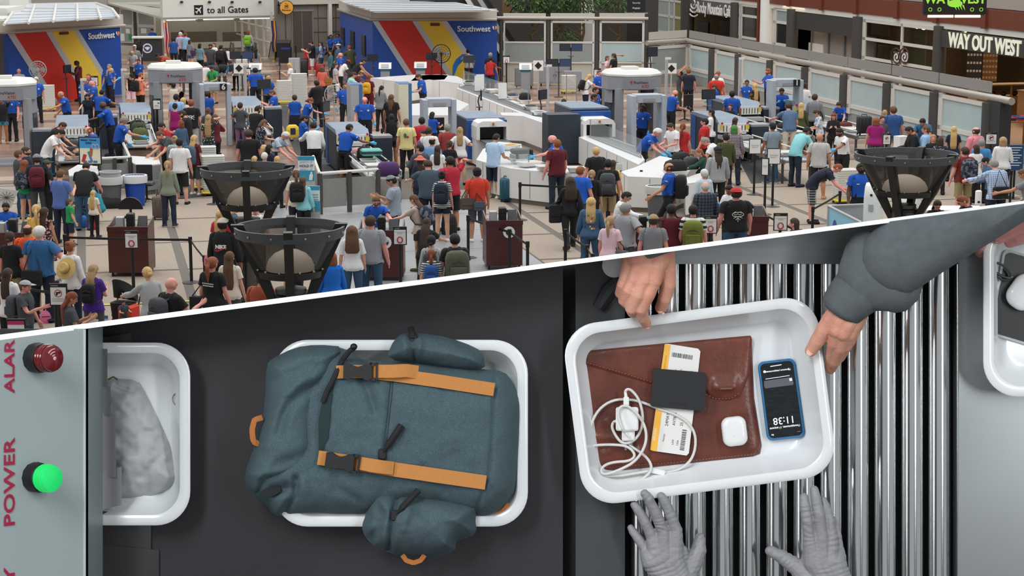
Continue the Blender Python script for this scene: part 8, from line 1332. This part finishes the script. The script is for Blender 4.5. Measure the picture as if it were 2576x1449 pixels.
def buckle(cx,cy,rot):
    h=max(surf(cx+a_,cy+b_) for a_ in (-30,0,30) for b_ in (-18,0,18))+8;q=MB();c=Q(cx,cy,h);R_=Matrix.Rotation(math.radians(rot),3,'Z');P=[(-34,-17),(-22,-20),(-10,-14),(0,-11),(10,-14),(20,-20),(30,-20),(30,20),(20,20),(10,14),(0,11),(-10,14),(-22,20),(-34,17)]
    q.prism([c+R_ @ Vector((x*U,y*U,0)) for x,y in P],(0,0,13*U));o=lb(q,'buckle',BLACK,bp,0)
    q=MB();fr=[(30,-22),(46,-22),(46,22),(30,22)]
    for (x0,y0,x1,y1) in ((30,-22,46,-17),(30,17,46,22),(30,-22,35,22),(44,-22,49,22)):q.prism([c+R_ @ Vector((x*U,y*U,0)) for x,y in ((x0,y0),(x1,y0),(x1,y1),(x0,y1))],(0,0,14*U))
    lb(q,'buckle_frame',BLACK,bp,0)
buckle(900,934,-1);buckle(855,1160,-8)
def pull(x0,y0,x1,y1):
    q=MB();h0,h1=surf(x0,y0)+8,surf(x1,y1)+10;q.tube([Q(x0,y0,h0),Q(x0+(x1-x0)*.2,y0+(y1-y0)*.2,h0+5),Q(x0+(x1-x0)*.28,y0+(y1-y0)*.28,h0+6),Q(x1,y1,h1)],[3*U,5*U,8.5*U,9*U],8);lb(q,'zip_pull',BAGB,bp);q=MB();q.rbox(-.007,.007,-.009,.009,0,.006,.003);q.xf(Matrix.Translation(Q(x0,y0,h0-4)));lb(q,'zip_slider',BLACK,bp)
pull(962,1142,1010,1070);pull(994,1296,1052,1234);pull(1040,852,1034,828)
q=MB();L=[(986,958),(978,1040),(966,1140)];q.tube([Q(x,y,surf(x,y)+1) for x,y in resample(L,14)],4.5*U,6);lb(q,'zip',mat('zip_teal',(40,62,70),.5),bp)
q=MB();L=[(893,873),(880,882),(862,905),(850,930),(838,955),(822,985),(812,1012)];q.tube([Q(x,y,max(surf(x,y),150)+10) for x,y in resample(L,20)],6.5*U,8);lb(q,'drawcord',BAGB,bp);q=MB();q.ell(Q(890,872,190),(9*U,8*U,9*U));lb(q,'cord_stop',BLACK,bp)
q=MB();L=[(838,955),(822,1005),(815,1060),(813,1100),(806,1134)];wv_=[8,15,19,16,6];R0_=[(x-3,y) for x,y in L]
q.loft([[Q(x-a_,y,surf(x+22,y)+3),Q(x-a_,y,surf(x+22,y)+6),Q(x+a_,y,surf(x+22,y)+4),Q(x+a_,y,surf(x+22,y)+1)] for (x,y),a_ in zip(L,[v*.75 for v in wv_])]);lb(q,'flap_fold_shade',mat('fold_shade_teal',(26,48,50),.85),bp)  # dark strip puts the shade under the flap fold into colour
q=MB();P=smoothpoly([(648,1249),(660,1233),(688,1221),(708,1225),(702,1241),(678,1250)],1);hm_=max(surf(x,y) for x,y in P)+2;plate(q,P,hm_-8,hm_);lb(q,'roll_opening',mat('lining_dark',(22,27,29),.8),bp,0)
TANL=mat('handle_tan',(186,112,50),.7,bump=.3,bs=900)
ribbon([(660,1050),(640,1056),(634,1080),(636,1105),(644,1118),(652,1112)],14,0,TANL,'carry_handle',bp,14,None,130);ribbon([(1012,1396),(1022,1410),(1040,1416),(1058,1410),(1068,1396)],12,0,TANL,'pull_loop',bp,14,None,118);ribbon([(1240,1300),(1262,1290),(1282,1268)],12,0,TANL,'pull_loop',bp,10,None,88)
# ---- grey garment in the tub at the tunnel
gb=lane('grey_garment','pale grey crumpled garment in a clear bag inside the tunnel tub','clothing',350,1100,12);GB=smoothpoly([(230,960),(280,952),(345,955),(365,985),(405,1070),(440,1150),(456,1215),(400,1245),(310,1258),(230,1250)],1)
cushion(GB,lambda X_,Y_,d:(46*(1-np.exp(-d/22.0))+16*vnoise(X_,Y_,40,21)+8*vnoise(X_,Y_,16,22)+G_(X_,Y_,[(290,970),(330,985),(350,970)],6,-10))*np.clip(d/5.0,0,1)**.5,14,3.6,'bag',mat('garment_grey',(164,166,168),.55,noise=.08,ns=40),gb);q=MB();q.tube([Q(x,y,66) for x,y in ((272,955),(285,948),(296,955))],2.5*U,6);lb(q,'tie',mat('tie_green',(70,110,60),.6),gb)
q=MB();q.tube([Q(446+12*math.cos(a),1004+15*math.sin(a),50+10*math.cos(a)) for a in [k*.5+1.2 for k in range(9)]],1.6*U,5);kr=lane('key_ring','thin dark ring mark on the tunnel tub wall','ring',446,1004,50);lb(q,'ring',MGREY,kr)
# ---- leather folder and travel items
LEA=mat('folder_leather',(112,57,41),.33,noise=.24,ns=20,rgb2=(84,39,28),bump=.09,bs=170);STI=mat('stitch_tan',(150,92,60),.7)
fo=lane('leather_folder','brown leather document folder with flap and stitching','folder',1680,1015,10);FO=[(1462,884),(1700,862),(1886,846),(1891,852),(1897,1000),(1916,1120),(1912,1142),(1895,1150),(1700,1170),(1512,1188),(1494,1180),(1478,1060),(1456,905)]
cushion(FO,lambda X_,Y_,d:15*(1-np.exp(-d/6.0))+2.0*vnoise(X_,Y_,60,31)+1.0*vnoise(X_,Y_,22,32)+G_(X_,Y_,[(1500,1100),(1560,1105),(1580,1098)],7,3)+G_(X_,Y_,[(1520,1140),(1560,1122),(1600,1128)],7,3)+G_(X_,Y_,[(1530,1060),(1545,1085)],8,2.5),11,5,'body',LEA,fo)
FLP=[(1458,884),(1700,861),(1888,844),(1892,852),(1884,945),(1862,1000),(1826,1009),(1790,1004),(1775,985),(1640,968),(1464,916)]
cushion(FLP,lambda X_,Y_,d:5*(1-np.exp(-d/3.0))+2.0*vnoise(X_,Y_,60,31)+1.2*vnoise(X_,Y_,26,33)+G_(X_,Y_,[(1808,975),(1845,972)],14,9)+G_(X_,Y_,[(1800,955),(1850,950)],8,3),26,5,'flap',LEA,fo)
def dashes(L,step,m,w_,name):
    R_=resample(L,int(sum(math.hypot(L[i+1][0]-L[i][0],L[i+1][1]-L[i][1]) for i in range(len(L)-1))/step));q=MB()
    for i in range(0,len(R_)-1,2):q.tube([Q(*R_[i],w_),Q(*R_[i+1],w_)],.9*U,4)
    o=lb(q,name,m,fo);o['kind']='stuff'
dashes([(1468,910),(1560,936),(1642,962)],4,STI,34,'stitching');dashes([(1776,992),(1800,1003),(1840,1002),(1862,988)],4,STI,34,'stitching');dashes([(1500,1178),(1700,1163),(1900,1142)],4,STI,27,'stitching')
q=MB();q.tube([Q(1812,978,44),Q(1842,977,44)],2.6*U,6);lb(q,'clasp',mat('clasp_dark',(120,80,70),.3),fo)
CARD=mat('pass_card',(226,225,220),.5);CYEL=mat('pass_yellow',(240,180,64),.5);CINK=mat('pass_ink',(70,70,74),.6)
bpz=lane('boarding_pass','white boarding pass with amber edge tucked under the wallet','paper',1700,1005,33);PB_=[(1672,866),(1680,865),(1756,877),(1762,884),(1733,1140),(1727,1146),(1641,1134),(1636,1128)]
q=MB();plate(q,PB_,34,36);lb(q,'card',CARD,bpz,0);q=MB();plate(q,[(1672,866),(1687,868),(1652,1136),(1636,1132)],35.5,36.8);lb(q,'amber_edge',CYEL,bpz,0)
ex_,ey_=Vector((1762-1672,880-866)).normalized(),Vector((1635-1672,1133-866)).normalized()
def pp(a,b):return (1672+ex_[0]*a+ey_[0]*b,866+ex_[1]*a+ey_[1]*b)
def bars(a0,a1,b0,b1,along_b,seed):
    r_=random.Random(seed);q=MB();x=.0;L_=(b1-b0) if along_b else (a1-a0)
    while x < L_:
        w_=r_.uniform(.8,2.6);lo,hi=x,min(x+w_,L_);P=[pp(a0,b0+lo),pp(a1,b0+lo),pp(a1,b0+hi),pp(a0,b0+hi)] if along_b else [pp(a0+lo,b0),pp(a0+hi,b0),pp(a0+hi,b1),pp(a0+lo,b1)];plate(q,P,36,36.6);x+= w_+r_.uniform(.8,2.2)
    lb(q,'barcode',CINK,bpz,0)['kind']='stuff'
bars(22,74,17,28,False,1);bars(74,85,205,258,True,2)
def pass_text(txt,a,b,size,m,rot=-90):
    o=Q(*pp(a,b),37);th=math.radians(82);q=MB();text_mesh(txt,size*U,q,Matrix.Translation(o) @ Matrix.Rotation(th,4,'Z'));lb(q,'print',m,bpz,0)
for txt,a,b,s_ in (('24MAY',33,186,11),('AV7810',51,182,10),('25',70,192,10),('Los Angeles',36,70,5),('New York',50,66,5),('Passenger',30,232,5),('LAX',54,240,7),('LGA',66,240,7),('Seat',76,60,5)):pass_text(txt,a,b,s_,CINK)
pass_text('AIRLINES',7,228,8,CARD);pass_text('BOARDING PASS',8,50,6,mat('pass_brown_ink',(190,110,40),.6))
wl=lane('card_wallet','flat black card wallet lying across the boarding pass','wallet',1706,980,37);q=MB();Pw=smoothpoly([(1644,927),(1660,928),(1762,936),(1777,939),(1777,950),(1773,1022),(1770,1034),(1755,1033),(1650,1024),(1636,1021),(1637,1010),(1643,940)],1);plate(q,Pw,38,44);lb(q,'lower_leaf',mat('wallet_black',(23,26,29),.65,bump=.15,bs=900),wl,20);q=MB();plate(q,Pw,45,50);lb(q,'upper_leaf',MATS['wallet_black'],wl,20)
q=MB();text_mesh('ARMORED',9*U,q,Matrix.Translation(Q(1708,1016,50.6)) @ Matrix.Rotation(math.radians(176),4,'Z'));lb(q,'embossing',mat('emboss_dark',(20,22,24),.5),wl,0)
# earphone case
WPL=mat('gloss_white_plastic',(232,233,232),.25,coat=.3);ec=lane('earphone_case','small white rounded earphone case on the leather folder','case',1846,1084,28);c=Q(1846,1084,30);q=MB();R_=Matrix.Rotation(math.radians(7),3,'Z')
def squircle(w,h,r,k=7):return rrect(-w/2,w/2,-h/2,h/2,r,k)
q.loft([[c+R_ @ Vector((x*U,y*U,z*U)) for x,y in squircle(62*s,74*s,20*s)] for s,z in ((.8,0),(.95,3),(1,9),(1,14),(.95,20),(.84,24),(.6,25.5))]);lb(q,'shell',WPL,ec,60);q=MB();q.loft([[c+R_ @ Vector((x*U,y*U+10*U,z*U)) for x,y in squircle(63.4,1.6,.7)] for z in (8,15)]);lb(q,'lid_seam',LGREY,ec,0);q=MB();q.ell(c+R_ @ Vector((-4*U,-10*U,25.3*U)),(1.4*U,1.4*U,.5*U),8,4);lb(q,'charge_light',LGREY,ec)
# phone
ph=lane('smartphone','smartphone in blue case lying in the tub showing the time','phone',1966,1005,10);PHQ=[(1905,911),(1999,900),(2027,1099),(1930,1110)]
def quadpt(Q4,s,t_):a,b,c_,d=[Vector((x,y,0)) for x,y in Q4];p=a.lerp(b,s).lerp(d.lerp(c_,s),t_);return (p.x,p.y)
def quadrr(Q4,ins,r):
    w,h=96.0,202.0;return [quadpt(Q4,(x+w/2)/w,(y+h/2)/h) for x,y in rrect(-w/2+ins,w/2-ins,-h/2+ins,h/2-ins,r,6)]
q=MB();q.loft([[Q(x,y,z) for x,y in quadrr(PHQ,i,r_)][::-1] for i,z,r_ in ((3,11,13),(0,15,16),(0,24,16),(2,27,14),(5,27,12))]);lb(q,'case',mat('case_blue',(38,108,158),.45),ph,50);q=MB();plate(q,quadrr(PHQ,6,12),20,28.2);sc_=lb(q,'screen',mat('screen_black',(10,13,16),.08,noise=.9,ns=90,stretch=(.5,2.2,1),rgb2=(26,34,40)),ph,0)
sdir=math.radians(187)
def stext(txt,s,t_,size,m,sx=1.0):q=MB();text_mesh(txt,size*U,q,Matrix.Translation(Q(*quadpt(PHQ,s,t_),29)) @ Matrix.Rotation(sdir,4,'Z'),.15*U,sx=sx);lb(q,'screen_text',m,ph,0)
SCW=mat('screen_white',(226,232,236),.4,emit=.35);stext('11:38',.5,.76,25,SCW);stext('Понедельник, 17 апреля',.5,.845,6.5,SCW);stext('lte',.16,.93,6,SCW);stext('. . .',.84,.93,6,SCW);stext('Прошлые уведомления',.52,.135,5.5,SCW)
q=MB();plate(q,[quadpt(PHQ,a,b) for a,b in ((.12,.245),(.86,.235),(.88,.31),(.86,.335),(.12,.34),(.1,.3))],28,28.8);lb(q,'notification',mat('notif_grey',(88,90,96),.4),ph,0);q=MB();plate(q,[quadpt(PHQ,a,b) for a,b in ((.78,.25),(.85,.248),(.855,.28),(.785,.283))],28.7,29.2);plate(q,[quadpt(PHQ,a,b) for a,b in ((.16,.22),(.8,.21),(.8,.217),(.16,.227))],28.2,28.8);plate(q,[quadpt(PHQ,a,b) for a,b in ((.33,.068),(.63,.062),(.63,.072),(.33,.078))],28.2,28.8);lb(q,'icons',SCW,ph,0)
q=MB();q.ell(Q(*quadpt(PHQ,.16,.13),28.6),(3.5*U,3.5*U,.5*U),10,4);q.tube([Q(*quadpt(PHQ,.8,.12),28.6),Q(*quadpt(PHQ,.805,.145),28.6)],1.5*U,6);lb(q,'shortcut_icons',SCW,ph)
# charger and cable
ch=lane('phone_charger','white plug charger with a coiled white cable in the tub','charger',1580,1080,30);R_=Matrix.Rotation(math.radians(0),3,'Z')
q=MB();q.loft([[Q(x,y,z) for x,y in rrect(1549+i,1606-i,1024+i,1084-i,6,3)][::-1] for i,z in ((2,34),(0,37),(0,68),(3,71))]);lb(q,'plug_block',WPL,ch);q=MB();q.loft([[Q(x,y,z) for x,y in rrect(1564+i,1597-i,1080+i,1110-i,5,3)][::-1] for i,z in ((2,34),(0,37),(0,56),(3,60))]);lb(q,'adapter',WPL,ch)
for x in (1574,1588):q=MB();q.cyl(Q(x,1106,46),Q(x,1132,44),3.2*U,8);lb(q,'prong',STEEL,ch)
q=MB();q.rbox(-7*U,7*U,-12*U,12*U,0,11*U,3*U);q.xf(Matrix.Translation(Q(1575,1010,52)));lb(q,'connector',WPL,ch);q=MB();q.tube([Q(1575,1000,57),Q(1573,985,57)],[4.5*U,3.5*U],8);lb(q,'strain_relief',WPL,ch)
CAB=[(1573,985),(1578,978),(1590,982),(1608,1005),(1617,1040),(1616,1075),(1600,1105),(1578,1117),(1560,1112),(1545,1090),(1538,1070),(1548,1056),(1565,1075),(1575,1110),(1590,1125),(1615,1140),(1635,1160),(1640,1180),(1625,1200),(1585,1222),(1545,1225),(1510,1205),(1490,1170),(1482,1120),(1485,1070),(1505,1030),(1540,1006),(1585,1004),(1625,1015),(1655,1028)]
CAB2=[(1655,1028),(1700,1042),(1735,1065),(1752,1100),(1745,1150),(1715,1180),(1672,1190),(1645,1183)];CAB3=[(1645,1183),(1600,1190),(1550,1198),(1510,1196),(1490,1170),(1478,1125),(1495,1120),(1540,1118),(1580,1122),(1600,1145),(1585,1160),(1545,1162),(1520,1170),(1510,1185),(1520,1195),(1560,1182),(1600,1160),(1625,1120),(1626,1080),(1608,1045),(1580,1020),(1560,1022),(1552,1040),(1565,1080),(1582,1098)]
def chaikin(P,it=2):
    for _ in range(it):
        R=[P[0]]
        for i in range(len(P)-1):a,b=P[i],P[i+1];R+= [(.75*a[0]+.25*b[0],.75*a[1]+.25*b[1]),(.25*a[0]+.75*b[0],.25*a[1]+.75*b[1])]
        P=R+[P[-1]]
    return P
CW=mat('cable_white',(214,213,208),.4)
for L,w0,w1 in ((CAB,57,36),(CAB2,36,38),(CAB3,38,74)):
    P=chaikin(L);n=len(P);q=MB();q.tube([Q(x,y,w0+(w1-w0)*min(1,i/n)+(4*math.sin(i*.21))+(14 if 1545 < x < 1610 and 1020 < y < 1086 else 0)) for i,(x,y) in enumerate(P)],3.6*U,7);lb(q,'cable',CW,ch,60)
q=MB();q.rbox(-18*U,18*U,-7*U,7*U,0,9*U,3*U);q.xf(Matrix.Translation(Q(1655,1186,34)) @ Matrix.Rotation(-.25,4,'Z'));lb(q,'cable_plug',WPL,ch)
# ---- black phone, ring and case in the edge tub
kp=lane('black_phone','black phone with clear case edge in the tub at the photo edge','phone',2540,730,10);KQ=[(2528,628),(2640,660),(2600,870),(2492,838)]
q=MB();q.loft([[Q(x,y,z) for x,y in quadrr(KQ,i,r_)] for i,z,r_ in ((0,11,14),(-3,15,16),(-3,24,16),(0,26,14))]);lb(q,'clear_case',mat('clear_case',(190,194,192),.2),kp,50);q=MB();plate(q,quadrr(KQ,3,13),18,27.5);lb(q,'body',mat('phone_black',(16,17,20),.45),kp,0)
ew_=lane('earbud_case','white earbud case with a dark carabiner on the black phone','case',2570,730,28);q=MB();c=Q(2572,735,29);R_=Matrix.Rotation(math.radians(-35),3,'Z');q.loft([[c+R_ @ Vector((x*U,y*U,z*U)) for x,y in squircle(74*s,92*s,32*s)] for s,z in ((.8,0),(.97,5),(1,12),(1,18),(.94,26),(.75,30),(.4,31.5))]);lb(q,'shell',WPL,ew_,60)
q=MB();q.tube([Q(x,y,42) for x,y in chaikin([(2548,696),(2535,700),(2515,692),(2497,680),(2496,664),(2510,660),(2530,672),(2545,690),(2540,704),(2520,706),(2494,682)],2)],3.4*U,7);lb(q,'carabiner',mat('carabiner_dark',(80,84,84),.3,.6),ew_);q=MB();q.tube([Q(2516,704,30),Q(2505,735,28),Q(2499,750,27)],4*U,7);lb(q,'clip_tail',WPL,ew_)
# ---- hands
def flesh(chains,blobs,name,m,t,vox=2.3,smooth=7,cut=False):
    """capsule chains (px, py, w, r) fused into one continuous skin"""
    q=MB()
    for ch_ in chains:
        P=[Q(a,b,c_) for a,b,c_,r_ in ch_];rr=[r_*U for a,b,c_,r_ in ch_];d0=(P[0]-P[1]).normalized();d1=(P[-1]-P[-2]).normalized();PP,RR=[],[]
        PP+= [P[0]+d0*rr[0]*f for f in (.95,.7,.35)];RR+= [rr[0]*f for f in (.3,.72,.94)]
        for i in range(len(P)):
            PP.append(P[i]);RR.append(rr[i])
            if i < len(P)-1:PP.append(P[i].lerp(P[i+1],.5));RR.append((rr[i]+rr[i+1])/2*.965)
        PP+= [P[-1]+d1*rr[-1]*f for f in (.35,.7,.95)];RR+= [rr[-1]*f for f in (.94,.72,.3)]
        q.tube(PP,RR,14)
    for (a,b,c_),(x,y,z) in blobs:q.ell(Q(a,b,c_),(x*U,y*U,z*U),16,10)
    o=q.build(name,m,None,0,off=t['o']);md=o.modifiers.new('r','REMESH');md.mode='VOXEL';md.voxel_size=vox*U;md=o.modifiers.new('s','SMOOTH');md.factor=.5;md.iterations=smooth
    me_=bpy.data.meshes.new_from_object(o.evaluated_get(bpy.context.evaluated_depsgraph_get()));bpy.data.objects.remove(o);me_.materials.clear();me_.materials.append(m);me_.polygons.foreach_set('use_smooth',[True]*len(me_.polygons));me_.name=name
    o=bpy.data.objects.new(name,me_);C.objects.link(o);o.parent=t
    if cut:cut_top(o,t);o.data.polygons.foreach_set('use_smooth',[True]*len(o.data.polygons))
    return o
HSK=mat('hand_skin',(206,140,118),.5,noise=.16,ns=26,rgb2=(222,166,142),bump=.14,bs=260);HSK.node_tree.nodes['Principled BSDF'].inputs['Subsurface Weight'].default_value=.06;HSK.node_tree.nodes['Principled BSDF'].inputs['Subsurface Scale'].default_value=.004
NAIL=mat('nail_pink',(226,176,164),.25)
def nail(px,py,w,rx,ry,rot,t,tilt=.0):
    q=MB();q.ell((0,0,0),(rx*U,ry*U,2.2*U),12,6);q.xf(Matrix.Translation(Q(px,py,w)) @ Matrix.Rotation(math.radians(rot),4,'Z') @ Matrix.Rotation(tilt,4,'X'));lb(q,'nail',NAIL,t,60)
tr=lane('person','traveller with bare hands and grey sweatshirt sleeve gripping the tub','person',1880,760,120)
flesh([[(1606,600,178,36),(1608,650,180,34)],[(1652,600,178,36),(1656,650,178,34)],[(1606,645,182,30),(1604,676,186,22),(1594,704,184,19)],[(1626,640,184,30),(1626,672,190,24),(1622,704,190,20)],[(1646,640,182,30),(1648,674,190,25),(1645,706,188,20)],[(1592,648,172,26),(1582,676,174,20),(1574,700,170,17)],
       [(1645,704,188,19),(1632,740,182,17),(1613,777,162,17),(1618,800,132,15),(1626,814,106,13)],[(1620,702,190,19),(1604,742,184,17),(1588,776,162,16.5),(1592,786,126,14),(1602,776,98,12)],[(1594,702,184,18),(1580,732,180,16),(1570,756,158,15.5),(1576,764,124,13),(1588,758,100,11)],[(1574,698,170,16),(1565,718,168,14),(1560,738,148,13.5),(1568,744,118,11.5),(1580,740,100,10)],
       [(1668,640,172,30),(1678,680,164,23),(1680,716,158,20),(1672,752,140,17.5),(1663,774,116,15.5)]],[((1630,668,172),(46,46,24)),((1612,704,196),(8,9,6)),((1640,706,198),(9,9,6))],'hand',HSK,tr,cut=True)
nail(1661,781,124,8,9,12,tr,-.7);nail(1629,823,108,6,6,0,tr,-1.0)
SLE=mat('sweatshirt_grey',(92,98,101),.92,noise=.1,ns=60,bump=.2,bs=500)
def ring_loft(L,m,name,t,n=48,ridge=.0,cut=False,nz=.0):
    """sleeve-like loft along (px, py, w, rx, rw): rx across, rw in depth"""
    q=MB();rings=[];P=[Q(a,b,c_) for a,b,c_,_,_ in L]
    for i,p_ in enumerate(P):
        d=(P[min(i+1,len(P)-1)]-P[max(i-1,0)]).normalized();sx_=d.cross(Vector((0,0,1))).normalized();up_=sx_.cross(d);rx,rw=L[i][3]*U,L[i][4]*U;ring=[]
        for k in range(n):a=2*math.pi*k/n;f=1+(ridge if k % 2 else -ridge)*(1-i/(len(L)-1))**.5+nz*math.sin(3*a+i*1.3)*.5+nz*math.sin(5*a-i*.9)*.35;ring.append(p_+sx_*(rx*f*math.cos(a))+up_*(rw*f*math.sin(a)))
        rings.append(ring)
    q.loft(rings);o=lb(q,name,m,t,70)
    if cut:cut_top(o,t);o.data.polygons.foreach_set('use_smooth',[True]*len(o.data.polygons))
    return o
ring_loft([(1652,600,172,66,50),(1655,630,174,64,48),(1658,640,174,62,46),(1659,643,174,57,42)],SLE,'cuff',tr,88,.02,True)
# right hand with the folded sleeve
flesh([[(2150,752,178,40),(2132,784,172,34)],[(2132,780,176,32),(2110,812,172,24),(2104,830,168,21)],[(2146,784,174,30),(2128,818,174,23),(2120,838,168,20)],[(2156,786,168,28),(2146,820,166,20),(2136,842,158,17)],[(2162,784,158,24),(2156,816,150,18),(2148,836,142,15)],
       [(2106,828,168,19),(2098,862,142,17),(2092,894,98,16),(2087,926,56,13)],[(2122,838,166,18),(2112,876,136,16),(2100,908,92,15),(2090,930,50,12)],[(2137,842,156,16),(2128,872,130,15),(2114,898,88,13),(2100,915,50,11)],[(2148,836,142,14),(2140,858,122,13),(2128,878,86,12)],
       [(2116,776,172,28),(2088,806,160,22),(2072,830,150,19.5),(2054,860,132,18.5),(2040,882,118,15.5)]],[((2126,806,164),(34,38,24))],'hand',HSK,tr)
nail(2037,886,131,9,11,-32,tr,-.45)
ring_loft([(2106,790,172,36,30),(2111,783,174,48,40),(2116,777,176,54,44),(2140,750,184,60,50),(2162,728,190,66,54)],SLE,'cuff',tr,80,.02)
ring_loft([(2150,742,186,58,48),(2166,724,192,76,56),(2190,704,196,100,66),(2216,688,200,112,70),(2244,668,200,106,68),(2264,652,200,84,58)],SLE,'sleeve_fold',tr,56,0,True,.05)
ring_loft([(2206,694,214,52,40),(2216,684,222,72,56),(2236,668,232,86,66),(2280,634,244,90,72),(2350,584,262,92,78),(2440,520,285,96,84),(2540,450,310,100,90)],SLE,'sleeve',tr,56,0,True,.035)
# hand at the edge tub
p3=lane('person','pink blurred hand of another traveller at the edge tub','person',2520,580,110)
flesh([[(2660,500,160,48),(2600,530,158,44)],[(2610,520,160,34),(2540,546,150,30),(2486,582,128,24),(2464,606,104,19),(2468,634,66,15)],[(2640,545,158,30),(2576,562,146,25),(2536,582,126,20),(2512,598,112,16)],[(2650,570,150,26),(2600,585,138,22),(2560,600,120,18),(2540,610,108,14)],[(2596,505,140,26),(2530,555,100,20),(2470,605,70,16)]],[((2600,540,150),(40,30,22))],'hand',mat('hand_skin_pink',(206,142,138),.5,noise=.1,ns=26),p3,cut=True)
nail(2509,606,116,7,7,-35,p3,-.6)
# gloved hands below the tub
GLV=mat('glove_grey',(140,140,143),.5,noise=.04,ns=20,bump=.15,bs=90,stretch=(.6,1.6,1));ag=lane('person','officer with grey nitrile gloves steadying the tub from below','person',1840,1400,60)
def glove(fingers,palm,thumb,wrist,name):
    chs=[]
    fingers=[[(a,b,c_,r_*.88) for a,b,c_,r_ in f] for f in fingers]
    for f in fingers:chs.append(f)
    for f in fingers:a=f[0];chs.append([(wrist[0]+(a[0]-palm[0])*.45,wrist[1]-30,64,34),(palm[0]+(a[0]-palm[0])*.75,palm[1],72,27),(a[0],a[1],a[2],a[3]*1.06)])
    chs.append(thumb);chs.append([(wrist[0]-20,wrist[1]+60,60,40),(wrist[0]-14,wrist[1],62,40)]);chs.append([(wrist[0]+20,wrist[1]+60,60,40),(wrist[0]+14,wrist[1],62,40)])
    o=flesh(chs,[((palm[0],palm[1],66),(58,58,24))],name,GLV,ag,1.9,5)
    # creases of the thin glove pressed into the skin
    me_=o.data;n=len(me_.vertices);V=np.empty(n*3);me_.vertices.foreach_get('co',V);V=V.reshape(n,3);N=np.empty(n*3);me_.vertices.foreach_get('normal',N);N=N.reshape(n,3);xs,ys=V[:,0]/U,V[:,1]/U
    ph_=ys*.2+7*vnoise(xs+900,ys+900,44,3)-.07*xs;wv=(np.abs(np.sin(ph_))-.6)*np.clip(vnoise(xs+500,ys+500,36,8)+.12,0,.5)*2.2+.5*vnoise(xs+700,ys+700,9,5);V=V+N*(wv*1.9*U)[:,None];me_.vertices.foreach_set('co',V.ravel());me_.update();return o
glove([[(1701,1334,82,17.5),(1686,1294,92,16),(1672,1262,100,15),(1663,1248,104,12.5)],[(1668,1336,84,18),(1648,1288,100,16.5),(1630,1252,112,15),(1622,1242,114,12.5)],[(1641,1352,78,17),(1622,1312,86,15.5),(1604,1280,88,14),(1596,1270,86,12)],[(1622,1380,66,15.5),(1606,1356,66,14),(1592,1336,62,12.5),(1587,1328,58,10.5)]],(1676,1404),[(1722,1452,60,30),(1744,1412,52,25),(1758,1382,48,20),(1760,1354,46,14)],(1702,1490),'gloved_hand')
glove([[(2036,1352,84,17.5),(2030,1308,92,16.5),(2024,1268,90,15),(2022,1250,86,12.5)],[(2066,1342,86,18),(2060,1294,94,16.5),(2052,1252,92,15),(2048,1232,88,12.5)],[(2092,1352,78,17),(2086,1308,80,15.5),(2076,1274,76,14),(2070,1258,72,12)],[(2110,1384,64,15),(2106,1352,62,14),(2100,1322,58,12.5),(2096,1308,55,10.5)]],(2072,1410),[(2040,1462,60,32),(2004,1426,54,23),(1966,1400,50,17.5),(1938,1386,48,13.5)],(2096,1500),'gloved_hand')
